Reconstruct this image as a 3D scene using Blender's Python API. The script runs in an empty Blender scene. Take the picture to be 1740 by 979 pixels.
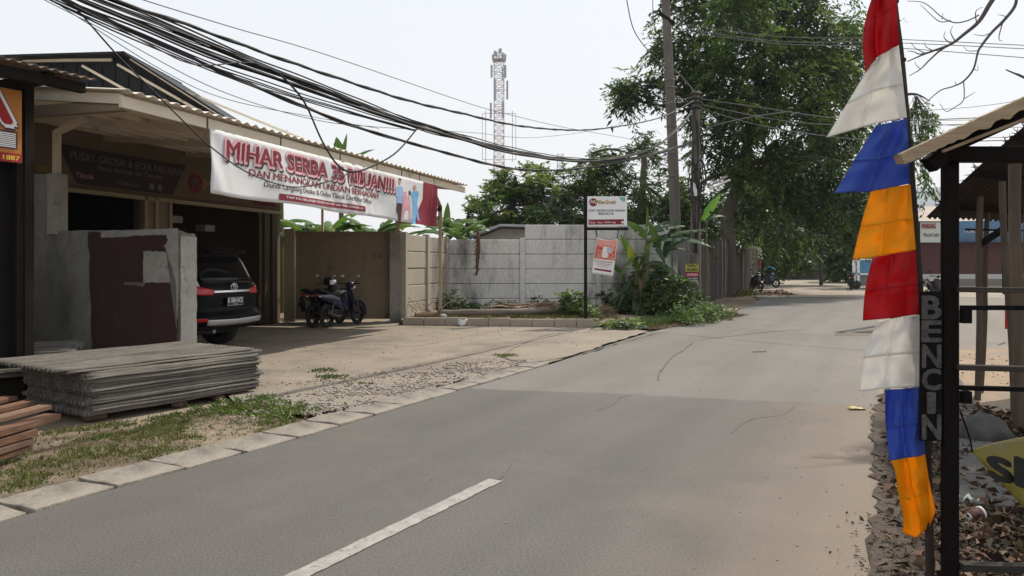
import bpy, math, random
import numpy as np
from mathutils import Vector, Matrix, noise
V = Vector
scene = bpy.context.scene
COL = scene.collection
random.seed(7)
RNG = np.random.default_rng(11)
F, H, CX, HY = 1310.0, 1.5, 870.0, 450.0      # measured camera constants of the place survey
def P(px, py, Y):
    return V(((px-CX)/F*Y, Y, H-(py-HY)/F*Y))
def G(px, py, z=0.0):
    return P(px, py, (H-z)*F/(py-HY))
def onplane(px, py, p0, n):
    d = V(((px-CX)/F, 1.0, -(py-HY)/F)); o = V((0, 0, H))
    return o + d*((V(p0)-o).dot(V(n))/d.dot(V(n)))
# ------------------------------------------------------------------ materials
def _n(nt, t, **k):
    n = nt.nodes.new(t)
    for a, b in k.items():
        setattr(n, a, b)
    return n
def mat(name, c1, c2=None, scale=3.0, rough=0.85, bump=0.0, bscale=None, metal=0.0, stretch=(1, 1, 1),
        c3=None, s3=0.6, t3=(0.45, 0.62), trans=0.0, spec=0.4, island=0.0, emit=None, detail=6, coat=0.0, lo=0.35, hi=0.68, fine=0.0, fs=120.0, bdist=0.02):
    m = bpy.data.materials.new(name); m.use_nodes = True
    nt = m.node_tree; b = nt.nodes['Principled BSDF']; L = nt.links.new
    b.inputs['Roughness'].default_value = rough
    b.inputs['Metallic'].default_value = metal
    b.inputs['Specular IOR Level'].default_value = spec
    b.inputs['Coat Weight'].default_value = coat
    tc = _n(nt, 'ShaderNodeTexCoord'); mp = _n(nt, 'ShaderNodeMapping'); mp.inputs['Scale'].default_value = stretch
    L(tc.outputs['Object'], mp.inputs['Vector'])
    col = None
    def rgb(c):
        n = _n(nt, 'ShaderNodeRGB'); n.outputs[0].default_value = (*c, 1); return n.outputs[0]
    def mix(f, a, bb, mode='MIX'):
        n = _n(nt, 'ShaderNodeMix', data_type='RGBA', blend_type=mode)
        if isinstance(f, float): n.inputs[0].default_value = f
        else: L(f, n.inputs[0])
        L(a, n.inputs[6]); L(bb, n.inputs[7]); return n.outputs[2]
    def nz(s, d=detail, lo_=lo, hi_=hi, r=0.62):
        n = _n(nt, 'ShaderNodeTexNoise'); n.inputs['Scale'].default_value = s; n.inputs['Detail'].default_value = d
        n.inputs['Roughness'].default_value = r
        L(mp.outputs[0], n.inputs['Vector'])
        r_ = _n(nt, 'ShaderNodeMapRange'); r_.inputs[1].default_value = lo_; r_.inputs[2].default_value = hi_
        L(n.outputs[0], r_.inputs[0]); return r_.outputs[0], n.outputs[0]
    col = rgb(c1)
    if c2 is not None:
        f, raw = nz(scale); col = mix(f, col, rgb(c2))
    if c3 is not None:
        f, raw = nz(s3, 8, t3[0], t3[1], 0.7); col = mix(f, col, rgb(c3))
    if fine:
        f, raw = nz(fs, 3, 0.3, 0.7)
        r_ = _n(nt, 'ShaderNodeMapRange'); r_.inputs[3].default_value = 1-fine; r_.inputs[4].default_value = 1+fine
        L(f, r_.inputs[0]); cc = _n(nt, 'ShaderNodeCombineColor')
        for i in range(3): L(r_.outputs[0], cc.inputs[i])
        col = mix(1.0, col, cc.outputs[0], 'MULTIPLY')
    if island:
        g = _n(nt, 'ShaderNodeNewGeometry'); hs = _n(nt, 'ShaderNodeHueSaturation')
        r_ = _n(nt, 'ShaderNodeMapRange'); r_.inputs[3].default_value = 1-island; r_.inputs[4].default_value = 1+island
        L(g.outputs['Random Per Island'], r_.inputs[0]); L(r_.outputs[0], hs.inputs['Value'])
        r2 = _n(nt, 'ShaderNodeMapRange'); r2.inputs[3].default_value = 0.5-0.035*island; r2.inputs[4].default_value = 0.5+0.03*island
        ml = _n(nt, 'ShaderNodeMath', operation='MULTIPLY'); ml.inputs[1].default_value = 7.31
        fr = _n(nt, 'ShaderNodeMath', operation='FRACT'); L(g.outputs['Random Per Island'], ml.inputs[0]); L(ml.outputs[0], fr.inputs[0])
        L(fr.outputs[0], r2.inputs[0]); L(r2.outputs[0], hs.inputs['Hue']); L(col, hs.inputs['Color']); col = hs.outputs[0]
    L(col, b.inputs['Base Color'])
    if bump:
        f, raw = nz(bscale or scale*3, 8)
        bp = _n(nt, 'ShaderNodeBump'); bp.inputs['Strength'].default_value = bump; bp.inputs['Distance'].default_value = bdist
        L(raw, bp.inputs['Height']); L(bp.outputs[0], b.inputs['Normal'])
    if trans:
        out = nt.nodes['Material Output']; tr = _n(nt, 'ShaderNodeBsdfTranslucent'); L(col, tr.inputs[0])
        ms = _n(nt, 'ShaderNodeMixShader'); ms.inputs[0].default_value = trans
        L(b.outputs[0], ms.inputs[1]); L(tr.outputs[0], ms.inputs[2]); L(ms.outputs[0], out.inputs[0])
    if emit:
        b.inputs['Emission Color'].default_value = (*emit[0], 1); b.inputs['Emission Strength'].default_value = emit[1]
    return m
M = {}
def defm(k, *a, **kw): M[k] = mat(k, *a, **kw)
# ------------------------------------------------------------------ objects
WM = {}
def root(name, label, cat, loc, rotz=0.0, group=None):
    o = bpy.data.objects.new(name, None); COL.objects.link(o)
    o.empty_display_size = 0.2
    o.location = loc; o.rotation_euler = (0, 0, rotz); o['label'] = label; o['category'] = cat
    if group: o['group'] = group
    WM[o] = Matrix.Translation(V(loc)) @ Matrix.Rotation(rotz, 4, 'Z')
    return o
def tag(o, label, cat, group=None):
    o['label'] = label; o['category'] = cat
    if group: o['group'] = group
    return o
def copy_thing(r, loc, rotz, label=None):
    c = r.copy(); COL.objects.link(c); c.location = loc; c.rotation_euler = (0, 0, rotz)
    if label: c['label'] = label
    WM[c] = Matrix.Translation(V(loc)) @ Matrix.Rotation(rotz, 4, 'Z')
    def rec(a, b):
        for ch in list(a.children):
            d = ch.copy(); COL.objects.link(d); d.parent = b; rec(ch, d)
    rec(r, c)
    return c
class MB:
    def __init__(s): s.v = []; s.f = []; s.sm = []
    def add(s, vs, fs, smooth=False):
        o = len(s.v); s.v += [V(v) for v in vs]
        for f in fs: s.f.append([i+o for i in f]); s.sm.append(smooth)
        return s
    def box(s, c, size, R=None):
        x, y, z = [q/2 for q in size]; c = V(c)
        vs = [V((a*x, b*y, d*z)) for a in (-1, 1) for b in (-1, 1) for d in (-1, 1)]
        if R is not None: vs = [R @ v for v in vs]
        return s.add([v+c for v in vs], [(0, 1, 3, 2), (4, 6, 7, 5), (0, 4, 5, 1), (2, 3, 7, 6), (0, 2, 6, 4), (1, 5, 7, 3)])
    def bar(s, a, b, w, h, up=(0, 0, 1)):
        a, b = V(a), V(b); d = (b-a); l = d.length; d.normalize(); up = V(up)
        sd = d.cross(up)
        if sd.length < 1e-4: sd = d.cross(V((0, 1, 0)))
        sd.normalize(); u = sd.cross(d)
        R = Matrix((d, sd, u)).transposed()
        return s.box((a+b)/2, (l, w, h), R)
    def hexa(s, p):      # 8 points: bottom 4 (ccw), top 4
        return s.add(p, [(0, 3, 2, 1), (4, 5, 6, 7), (0, 1, 5, 4), (1, 2, 6, 5), (2, 3, 7, 6), (3, 0, 4, 7)])
    def tube(s, pts, r, seg=8, cap=True, smooth=True):
        pts = [V(p) for p in pts]; n = len(pts)
        if not hasattr(r, '__len__'): r = [r]*n
        vs = []; fs = []
        up = V((0, 0, 1)); prev = None
        for i, p in enumerate(pts):
            t = (pts[min(i+1, n-1)]-pts[max(i-1, 0)]).normalized()
            if prev is None:
                a = t.cross(up)
                if a.length < 0.05: a = t.cross(V((0, 1, 0)))
            else: a = prev - t*prev.dot(t)
            a.normalize(); prev = a; b = t.cross(a)
            for k in range(seg):
                an = 2*math.pi*k/seg
                vs.append(p + (a*math.cos(an)+b*math.sin(an))*r[i])
        for i in range(n-1):
            for k in range(seg):
                k2 = (k+1) % seg
                fs.append((i*seg+k, i*seg+k2, (i+1)*seg+k2, (i+1)*seg+k))
        s.add(vs, fs, smooth)
        if cap:
            s.add(vs[:seg], [tuple(range(seg))[::-1]]); s.add(vs[-seg:], [tuple(range(seg))])
        return s
    def cyl(s, a, b, r, r2=None, seg=16): return s.tube([a, b], [r, r if r2 is None else r2], seg)
    def ell(s, c, rad, R=None, nu=14, nv=9, cutz=None):
        c = V(c); vs = []; fs = []
        for j in range(nv+1):
            th = math.pi*j/nv
            for i in range(nu):
                ph = 2*math.pi*i/nu
                v = V((rad[0]*math.sin(th)*math.cos(ph), rad[1]*math.sin(th)*math.sin(ph), rad[2]*math.cos(th)))
                if cutz is not None: v.z = max(v.z, cutz)
                if R is not None: v = R @ v
                vs.append(c+v)
        for j in range(nv):
            for i in range(nu):
                i2 = (i+1) % nu
                fs.append((j*nu+i, (j+1)*nu+i, (j+1)*nu+i2, j*nu+i2))
        return s.add(vs, fs, True)
    def lathe(s, c, axis, prof, seg=20):     # prof: (dist along axis, radius)
        c = V(c); ax = V(axis).normalized(); a = ax.cross(V((0, 0, 1)))
        if a.length < 0.1: a = ax.cross(V((0, 1, 0)))
        a.normalize(); b = ax.cross(a); vs = []; fs = []
        for (t, r) in prof:
            for k in range(seg):
                an = 2*math.pi*k/seg
                vs.append(c+ax*t+(a*math.cos(an)+b*math.sin(an))*r)
        n = len(prof)
        for i in range(n-1):
            for k in range(seg):
                k2 = (k+1) % seg
                fs.append((i*seg+k, i*seg+k2, (i+1)*seg+k2, (i+1)*seg+k))
        return s.add(vs, fs, True)
    def grid(s, fn, nu, nv, smooth=True, flip=False):
        vs = [fn(i/nu, j/nv) for j in range(nv+1) for i in range(nu+1)]; fs = []
        for j in range(nv):
            for i in range(nu):
                a = j*(nu+1)+i; q = (a, a+1, a+nu+2, a+nu+1)
                fs.append(q[::-1] if flip else q)
        return s.add(vs, fs, smooth)
    def slab(s, fn, nu, nv, off):             # grid with thickness: off = vector
        off = V(off); n0 = len(s.v)
        s.grid(fn, nu, nv); s.grid(lambda a, b: fn(a, b)+off, nu, nv, flip=True)
        w = nu+1; k = (nu+1)*(nv+1)
        rim = [i for i in range(nu+1)]+[j*w+nu for j in range(1, nv+1)]+[nv*w+i for i in range(nu-1, -1, -1)]+[j*w for j in range(nv-1, 0, -1)]
        for a, b in zip(rim, rim[1:]+rim[:1]):
            s.f.append([n0+a, n0+k+a, n0+k+b, n0+b]); s.sm.append(False)
        return s
    def poly(s, pts, off=None):
        pts = [V(p) for p in pts]; n = len(pts)
        if off is None: return s.add(pts, [tuple(range(n))])
        off = V(off)
        s.add(pts+[p+off for p in pts], [tuple(range(n)), tuple(range(2*n-1, n-1, -1))] + [(i, i+n, (i+1) % n+n, (i+1) % n) for i in range(n)])
        return s
    def build(s, name, m, parent=None, local=False, bevel=0.0, origin=None, kind=None, sub=0, solid=0.0):
        me = bpy.data.meshes.new(name)
        vs = s.v
        o = bpy.data.objects.new(name, me); COL.objects.link(o)
        if parent is not None:
            W = WM[parent]; WM[o] = W; o.parent = parent
            if not local:
                I = W.inverted(); vs = [I @ v for v in vs]
        else:
            if origin is None:
                xs = [v.x for v in vs]; ys = [v.y for v in vs]
                origin = V(((min(xs)+max(xs))/2, (min(ys)+max(ys))/2, min(v.z for v in vs)))
            origin = V(origin)
            o.location = origin; WM[o] = Matrix.Translation(origin)
            if not local: vs = [v-origin for v in vs]
        me.from_pydata([tuple(v) for v in vs], [], s.f)
        me.polygons.foreach_set('use_smooth', s.sm); me.update()
        if m is not None: me.materials.append(m if not isinstance(m, str) else M[m])
        if kind: o['kind'] = kind
        if bevel:
            b = o.modifiers.new('bevel', 'BEVEL'); b.width = bevel; b.segments = 2; b.limit_method = 'ANGLE'
        if sub:
            b = o.modifiers.new('sub', 'SUBSURF'); b.levels = sub; b.render_levels = sub
        if solid:
            b = o.modifiers.new('solid', 'SOLIDIFY'); b.thickness = solid
        return o
def np_mesh(name, verts, faces_n, m, parent=None, kind=None, smooth=False, quads=4):
    """verts (N*k,3) world coords, consecutive groups of `quads` verts per face"""
    me = bpy.data.meshes.new(name); o = bpy.data.objects.new(name, me); COL.objects.link(o)
    if parent is not None:
        W = WM[parent]; WM[o] = W; o.parent = parent; I = np.array(W.inverted())
        verts = verts @ I[:3, :3].T + I[:3, 3]
    else: WM[o] = Matrix.Identity(4)
    nv = len(verts); me.vertices.add(nv); me.vertices.foreach_set('co', verts.astype(np.float32).ravel())
    fi = faces_n; nf = len(fi); k = fi.shape[1]
    me.loops.add(nf*k); me.loops.foreach_set('vertex_index', fi.astype(np.int32).ravel())
    me.polygons.add(nf); me.polygons.foreach_set('loop_start', np.arange(0, nf*k, k, dtype=np.int32))
    me.polygons.foreach_set('loop_total', np.full(nf, k, dtype=np.int32))
    me.update(calc_edges=True)
    me.materials.append(M[m] if isinstance(m, str) else m)
    if kind: o['kind'] = kind
    return o
def norm(a): return a/np.maximum(np.linalg.norm(a, axis=-1, keepdims=True), 1e-9)
def leaf_quads(c, d, ln, wd, fold=0.15, nrm=None):
    """diamond leaves bent once along the midrib: 2 quads? kept as 1 bent quad"""
    n = len(c); ln = np.broadcast_to(ln, (n,))[:, None]; wd = np.broadcast_to(wd, (n,))[:, None]
    d = norm(d); rv = norm(RNG.normal(size=(n, 3))) if nrm is None else nrm
    s = norm(np.cross(d, rv)); nn = np.cross(s, d)
    b = c; t = c+d*ln; mid = c+d*ln*0.42+nn*wd*fold
    vs = np.stack([b, mid+s*wd*.5, t, mid-s*wd*.5], axis=1).reshape(-1, 3)
    fs = np.arange(4*n).reshape(n, 4)
    return vs, fs
def text_mb(body, fn, bold=0.0, h=None, mbs=None, spacing=1.0):
    """fn(x01, y01) -> world point; letters normalised to the text's own box"""
    cu = bpy.data.curves.new('t', 'FONT'); cu.body = body; cu.size = 1; cu.resolution_u = 3
    cu.space_character = spacing; cu.align_x = 'LEFT'
    ob = bpy.data.objects.new('t', cu); COL.objects.link(ob)
    dg = bpy.context.evaluated_depsgraph_get(); me = bpy.data.meshes.new_from_object(ob.evaluated_get(dg))
    vs = [v.co.copy() for v in me.vertices]; fs = [list(p.vertices) for p in me.polygons]
    bpy.data.objects.remove(ob); bpy.data.curves.remove(cu); bpy.data.meshes.remove(me)
    x0 = min(v.x for v in vs); x1 = max(v.x for v in vs); y0 = min(v.y for v in vs); y1 = max(v.y for v in vs)
    b = mbs or MB()
    o0, ex, ey = V(fn(.5, .5)), V(fn(.52, .5)), V(fn(.5, .52)); nn = (ex-o0).cross(ey-o0)
    nn = nn.normalized() if nn.length > 0 else V((0, -1, 0)); sz = max((V(fn(0, 1))-V(fn(0, 0))).length, 1e-4)
    if bold <= 0: sh = [(0, 0)]
    elif bold <= .03: sh = [(-bold, 0), (bold, 0)]
    else: sh = [(bold*r*math.cos(t), bold*r*math.sin(t)) for r in ((.5, 1) if bold > .05 else (1,)) for t in [k*math.pi/4+.39 for k in range(8)]]+[(0, 0)]
    for i, (dx, dy) in enumerate(sh):
        b.add([V(fn((v.x+dx-x0)/(x1-x0), (v.y+dy-y0)/(y1-y0)))+nn*(i*.00025*min(1, sz*4)) for v in vs], fs)
    return b
def crv(pts, n=6):
    """Catmull-Rom through points"""
    pts = [V(p) for p in pts]; out = []
    for i in range(len(pts)-1):
        p0 = pts[max(i-1, 0)]; p1 = pts[i]; p2 = pts[i+1]; p3 = pts[min(i+2, len(pts)-1)]
        for k in range(n):
            t = k/n
            out.append(0.5*((2*p1)+(p2-p0)*t+(2*p0-5*p1+4*p2-p3)*t*t+(3*p1-p0-3*p2+p3)*t*t*t))
    out.append(pts[-1]); return out
def fbm(x, y, s): return noise.fractal(V((x*s, y*s, 3.1)), 1.0, 2.0, 4)
# ------------------------------------------------------------------ render, camera, light
scene.render.engine = 'CYCLES'
scene.render.resolution_x, scene.render.resolution_y = 1024, 576
cam = bpy.data.cameras.new('camera'); cam_o = bpy.data.objects.new('camera', cam); COL.objects.link(cam_o)
cam_o.location = (0, 0, H); cam_o.rotation_euler = (math.radians(90), 0, 0)
cam.sensor_width = 36; cam.lens = 36*F/1740; cam.shift_y = -39.5/1740; cam.clip_end = 2000; cam.clip_start = 0.05
scene.camera = cam_o
SUN = V((.40, .44, .80)).normalized()
w = bpy.data.worlds.new('World'); scene.world = w; w.use_nodes = True
nt = w.node_tree; bg = nt.nodes['Background']; bg.inputs['Strength'].default_value = 0.1
sky = nt.nodes.new('ShaderNodeTexSky'); sky.sky_type = 'NISHITA'; sky.sun_disc = False
sky.sun_elevation = math.asin(SUN.z); sky.sun_rotation = math.atan2(SUN.x, SUN.y)
sky.dust_density = 6; sky.air_density = 1.5; sky.altitude = 0
tcw = nt.nodes.new('ShaderNodeTexCoord'); sp = nt.nodes.new('ShaderNodeSeparateXYZ'); nt.links.new(tcw.outputs['Generated'], sp.inputs[0])
rmp = nt.nodes.new('ShaderNodeValToRGB'); rmp.color_ramp.elements[0].color = (8.3/9, 8.3/9, 8.4/9, 1); rmp.color_ramp.elements[1].color = (7.7/9, 8.2/9, 8.8/9, 1)
rmp.color_ramp.elements[0].position = 0.05; rmp.color_ramp.elements[1].position = 0.75
nzw = nt.nodes.new('ShaderNodeTexNoise'); nzw.inputs['Scale'].default_value = 1.6; nt.links.new(tcw.outputs['Generated'], nzw.inputs['Vector'])
adw = nt.nodes.new('ShaderNodeMath'); adw.operation = 'MULTIPLY_ADD'; adw.inputs[1].default_value = 0.35; nt.links.new(nzw.outputs[0], adw.inputs[0]); nt.links.new(sp.outputs[2], adw.inputs[2])
nt.links.new(adw.outputs[0], rmp.inputs[0])
scl = nt.nodes.new('ShaderNodeVectorMath'); scl.operation = 'SCALE'; scl.inputs['Scale'].default_value = 9.8
nt.links.new(rmp.outputs[0], scl.inputs[0])
mx = nt.nodes.new('ShaderNodeMix'); mx.data_type = 'RGBA'; mx.inputs[0].default_value = 0.9
nt.links.new(sky.outputs[0], mx.inputs[6]); nt.links.new(scl.outputs[0], mx.inputs[7]); nt.links.new(mx.outputs[2], bg.inputs[0])
sl = bpy.data.lights.new('sun', 'SUN'); sl.energy = 3.6; sl.angle = math.radians(0.9); sl.color = (1, .92, .80)
so = bpy.data.objects.new('sun', sl); COL.objects.link(so); so.rotation_euler = SUN.to_track_quat('Z', 'Y').to_euler()
so.location = (20, 20, 40)
scene.view_settings.view_transform = 'Standard'; scene.view_settings.look = 'None'; scene.view_settings.gamma = 1; scene.view_settings.exposure = 0.12
# ------------------------------------------------------------------ material library
defm('dirt', (.22, .165, .115), (.14, .105, .075), 1.3, .95, .5, 25, c3=(.29, .23, .17), s3=.25, fine=.25, fs=60)
defm('sand', (.34, .25, .17), (.27, .195, .135), 1.5, .95, .6, 14, c3=(.25, .2, .16), s3=.7, t3=(.5, .6), fine=.2, fs=50)
defm('track', (.36, .30, .235), (.28, .235, .19), .5, .95, .4, 8, fine=.12, fs=30, c3=(.2, .175, .15), s3=.3, t3=(.52, .62))
defm('asphalt', (.098, .090, .083), (.116, .107, .099), .5, .78, .32, 90, c3=(.15, .135, .118), s3=.35, t3=(.5, .75), fine=.38, fs=75, spec=.35, bdist=.006)
defm('asphalt_old', (.155, .145, .133), (.182, .170, .156), .5, .85, .4, 60, c3=(.165, .15, .136), s3=1.1, t3=(.52, .64), fine=.34, fs=60, spec=.3, bdist=.008)
defm('paint', (.36, .345, .32), (.25, .235, .215), 9, .8, .25, 90, c3=(.17, .155, .14), s3=22, t3=(.56, .62), fine=.2, fs=150, bdist=.004)
defm('concrete', (.285, .235, .182), (.225, .188, .148), .9, .9, .5, 14, c3=(.15, .13, .108), s3=.55, t3=(.5, .68), fine=.2, fs=80)
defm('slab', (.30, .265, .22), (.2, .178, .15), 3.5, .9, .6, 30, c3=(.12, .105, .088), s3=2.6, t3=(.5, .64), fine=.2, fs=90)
defm('slab_shaded', (.12, .112, .10), (.08, .075, .068), 3.5, .9, .5, 30, c3=(.045, .042, .038), s3=2.2, t3=(.53, .66), fine=.16, fs=90)  # darker copy of slab: the shade over the gutter is put into the colour
defm('gravel', (.27, .23, .185), (.2, .17, .14), 5, .95, .8, 40, c3=(.32, .28, .23), s3=30, t3=(.5, .6), fine=.3, fs=60)
defm('stone', (.36, .315, .265), (.24, .21, .178), 5, .9, .3, 40, island=.45)
defm('edge_stone', (.16, .12, .085), (.09, .07, .052), 5, .9, island=.5)
defm('crack', (.095, .085, .074), rough=.95)
defm('litter_soil', (.04, .031, .024), (.065, .05, .038), 4, .95, .7, 30, fine=.3, fs=60)
defm('edge_gravel', (.06, .047, .036), (.125, .095, .07), 20, .95, .9, 60, fine=.4, fs=90)
def road_dust(m, dust, d0, d1, amt):
    """tan dust lying along the right edge of the road and faint lengthwise wheel wear"""
    nt = m.node_tree; b = nt.nodes['Principled BSDF']; L = nt.links.new; src = b.inputs['Base Color'].links[0].from_socket
    g = _n(nt, 'ShaderNodeNewGeometry'); dp = _n(nt, 'ShaderNodeVectorMath', operation='DOT_PRODUCT'); dp.inputs[1].default_value = (.894, -.447, 0); L(g.outputs['Position'], dp.inputs[0])
    nz = _n(nt, 'ShaderNodeTexNoise'); nz.inputs['Scale'].default_value = .9; nz.inputs['Detail'].default_value = 7; nz.inputs['Roughness'].default_value = .7; L(g.outputs['Position'], nz.inputs['Vector'])
    ad = _n(nt, 'ShaderNodeMath', operation='MULTIPLY_ADD'); ad.inputs[1].default_value = 1.8; L(nz.outputs[0], ad.inputs[0]); L(dp.outputs['Value'], ad.inputs[2])
    mr = _n(nt, 'ShaderNodeMapRange', interpolation_type='SMOOTHSTEP'); mr.inputs[1].default_value = d0+.9; mr.inputs[2].default_value = d1+.9; mr.inputs[4].default_value = amt; L(ad.outputs[0], mr.inputs[0])
    mx_ = _n(nt, 'ShaderNodeMix', data_type='RGBA'); L(mr.outputs[0], mx_.inputs[0]); L(src, mx_.inputs[6]); mx_.inputs[7].default_value = (*dust, 1)
    d2 = _n(nt, 'ShaderNodeVectorMath', operation='DOT_PRODUCT'); d2.inputs[1].default_value = (.0447, .0894, 0); L(g.outputs['Position'], d2.inputs[0])
    sc2 = _n(nt, 'ShaderNodeMath', operation='MULTIPLY'); sc2.inputs[1].default_value = 1.7; L(dp.outputs['Value'], sc2.inputs[0])
    mp = _n(nt, 'ShaderNodeCombineXYZ'); L(d2.outputs['Value'], mp.inputs[0]); L(sc2.outputs[0], mp.inputs[1]); n2_ = _n(nt, 'ShaderNodeTexNoise'); n2_.inputs['Scale'].default_value = 1; n2_.inputs['Detail'].default_value = 4; L(mp.outputs[0], n2_.inputs['Vector'])
    r2 = _n(nt, 'ShaderNodeMapRange'); r2.inputs[1].default_value = .3; r2.inputs[2].default_value = .7; r2.inputs[3].default_value = .90; r2.inputs[4].default_value = 1.09; L(n2_.outputs[0], r2.inputs[0])
    cc = _n(nt, 'ShaderNodeCombineColor'); [L(r2.outputs[0], cc.inputs[i]) for i in range(3)]
    m2 = _n(nt, 'ShaderNodeMix', data_type='RGBA', blend_type='MULTIPLY'); m2.inputs[0].default_value = 1; L(mx_.outputs[2], m2.inputs[6]); L(cc.outputs[0], m2.inputs[7]); L(m2.outputs[2], b.inputs['Base Color'])
road_dust(M['asphalt'], (.215, .165, .118), -1.7, .2, .75); road_dust(M['asphalt_old'], (.24, .2, .155), -2.0, .8, .5)
# ------------------------------------------------------------------ ground sheets
LE = [(-7.4, -4.2), (-2.97, 4.47), (-2.60, 5.24), (-2.31, 5.75), (-1.79, 6.71), (-1.6, 7.1), (-.44, 9.54), (.66, 11.8), (1.75, 14.3), (3.1, 17.2), (4.4, 19.6), (6.3, 22.5), (8.4, 27.5), (10.6, 33), (11.6, 37)]
RE = [(-2.2, -4.2), (1.79, 3.71), (2.45, 5.1), (3.9, 8.2), (4.6, 9.8), (5.6, 12.0), (7.0, 13.2), (12, 14.6), (30, 18.5), (60, 24)]
def lerp_poly(poly, Y):
    for (x0, y0), (x1, y1) in zip(poly, poly[1:]):
        if y0 <= Y <= y1: return x0+(x1-x0)*(Y-y0)/(y1-y0)
    return poly[-1][0]
def ragged(pl, step=.35, amp=.03):
    out = []
    for (x0, y0), (x1, y1) in zip(pl, pl[1:]):
        n = max(1, int(math.hypot(x1-x0, y1-y0)/step))
        for k in range(n):
            t = k/n; out.append((x0+(x1-x0)*t+random.uniform(-amp, amp), y0+(y1-y0)*t+random.uniform(-amp, amp)*.5))
    out.append(pl[-1]); return out
def sheet(name, pts, z, m, kind='structure', label=None):
    b = MB(); b.poly([V((x, y, z)) for x, y in pts])
    return b.build(name, m, kind=kind)
sheet('ground', [(-280, -50), (280, -50), (280, 320), (-280, 320)], -.035, 'dirt')
sheet('road', [(x, y) for x, y in LE if y < 50] + [(38, 50), (60, 50)] + [(x, y) for x, y in reversed(RE)], 0, 'asphalt_old')
# newer darker surfacing nearest the camera
near = [p for p in LE if p[1] < 9] + [(-.55, 9.33), (.1, 9.15), (1.2, 8.95), (2.4, 8.55), (3.9, 8.18)] + [p for p in reversed(RE) if p[1] < 8]
sheet('road', near, .006, 'asphalt')
sheet('dirt_track', ragged([(11.3, 36.2), (14, 35.5), (18, 35.8), (22, 35.2), (60, 38)], 1, .25) + [(90, 60), (60, 92), (24, 92), (17, 52), (14, 45)], .008, 'track')
sheet('yard', ragged([(4.3, 8.9), (4.75, 9.9), (5.75, 12.1), (7.1, 13.4), (12, 14.8), (30, 18.7)], .4, .12) + [(30, 5.5), (5.3, 5.5), (4.6, 7.4)], .010, 'sand')
CO = V((-4.57, 9.0, 0)); CU = V((.2996, .9541, 0)); CN = V((-.9541, .2996, 0))
def CF(a, b, z=0.0): return CO + CU*a + CN*b + V((0, 0, z))
fc = [(-3.2, 8.9), (-2.2, 9.05), (-1.1, 9.7), (-.3, 10.6), (.3, 11.3), (.62, 11.85), (1.7, 14.3), (3.05, 17.3), (2.6, 18.3), (-2.7, 19.2), (-3.0, 20.3), (-7, 20.5), (-14, 22), (-14, 12), (-6, 9.2)]
sheet('forecourt', ragged(fc[:8], .25, .05)+fc[8:], .012, 'concrete')
sheet('gravel_verge', ragged([(-3.0, 8.3), (-2.5, 7.75), (-1.95, 7.6), (-.85, 9.4), (.2, 11.6), (-.1, 11.5), (-.9, 10.4), (-1.5, 9.9), (-2.6, 9.3), (-3.3, 8.9)], .2, .08), .018, 'gravel')
sheet('litter_ground', ragged([(-.6, -1), (1.70, 3.6), (2.4, 5.1), (3.86, 8.2), (4.5, 9.3)], .2, .06)+[(5.3, 6.5), (12, 5.0), (12, -1)], .011, 'litter_soil')
sheet('road_edge', ragged([(-.6, -1), (1.68, 3.6), (2.4, 5.1), (3.84, 8.2)], .12, .05)+ragged([(3.98, 8.2), (2.54, 5.1), (1.84, 3.6), (-.3, -1)], .15, .05), .016, 'edge_gravel')
bed = [(-2.75, 19.05), (2.0, 18.4), (3.4, 17.9), (6.2, 22.0), (8.0, 27), (5.2, 24.2), (5.0, 23.4), (-2.0, 23.4), (-2.85, 20)]
b = MB(); b.poly([V((x, y, .13 if y > 18.35 and x < 2.5 else .02)) for x, y in bed]); b.build('planting_bed', 'dirt', kind='structure')
# painted centre dash
b = MB(); dd = V((.447, .894, 0)); dn = V((.894, -.447, 0))
p0 = V((-1.02, 3.71, .011)); q0 = V((-.114, 5.34, .011)); dv = (q0-p0).normalized(); nn_ = V((dv.y, -dv.x, 0))
pts = []
for k in range(0, 41):
    t = k/40*2.25-.45
    pts.append(p0+dv*t*(1.865/1.8)+nn_*(.055+random.uniform(-.005, .005)))
for k in range(40, -1, -1):
    t = k/40*2.25-.45
    pts.append(p0+dv*t*(1.865/1.8)-nn_*(.055+random.uniform(-.005, .005)))
b.poly(pts); b.build('road_marking', 'paint', kind='structure')
# cracks in road
def crack(pts, w, name='road_crack', z=.004, m='crack'):
    b = MB(); pts = [V((p.x, p.y, z)) for p in crv(pts, 7)]
    L, R = [], []
    for i, p in enumerate(pts):
        t = (pts[min(i+1, len(pts)-1)]-pts[max(i-1, 0)]).normalized(); s_ = V((t.y, -t.x, 0)); j = random.uniform(-.5, .5)*w*2
        ww = w*random.uniform(.2, 1)*(0.1 if i in (0, len(pts)-1) else 1)
        L.append(p+s_*(ww+j)); R.append(p-s_*(ww-j))
    n = len(pts); b.add(L+R, [(i, i+1, n+i+1, n+i) for i in range(n-1)]); return b.build(name, m, kind='structure')
crack([G(1180, 580), G(1160, 596), G(1150, 602), G(1136, 615), G(1122, 632), G(1118, 648)], .018)
crack([G(1120, 566), G(1060, 582), G(1020, 594), G(975, 606), G(905, 617), G(862, 612), G(850, 606)], .028, 'forecourt_edge_crack', .022)
crack([G(1000, 556), G(930, 570), G(880, 590), G(850, 606)], .012, 'forecourt_crack', .016)
crack([G(640, 596), G(560, 592), G(500, 600), G(440, 590)], .012, 'forecourt_crack', .016)
crack([G(760, 580), G(700, 590), G(640, 586), G(600, 590)], .012, 'forecourt_crack', .016)
crack([G(1010, 700), G(1040, 690), G(1058, 676), G(1100, 668)], .006, z=.009)
crack([G(700, 880), G(760, 860), G(790, 835), G(850, 815), G(870, 790)], .004, z=.009)
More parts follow.
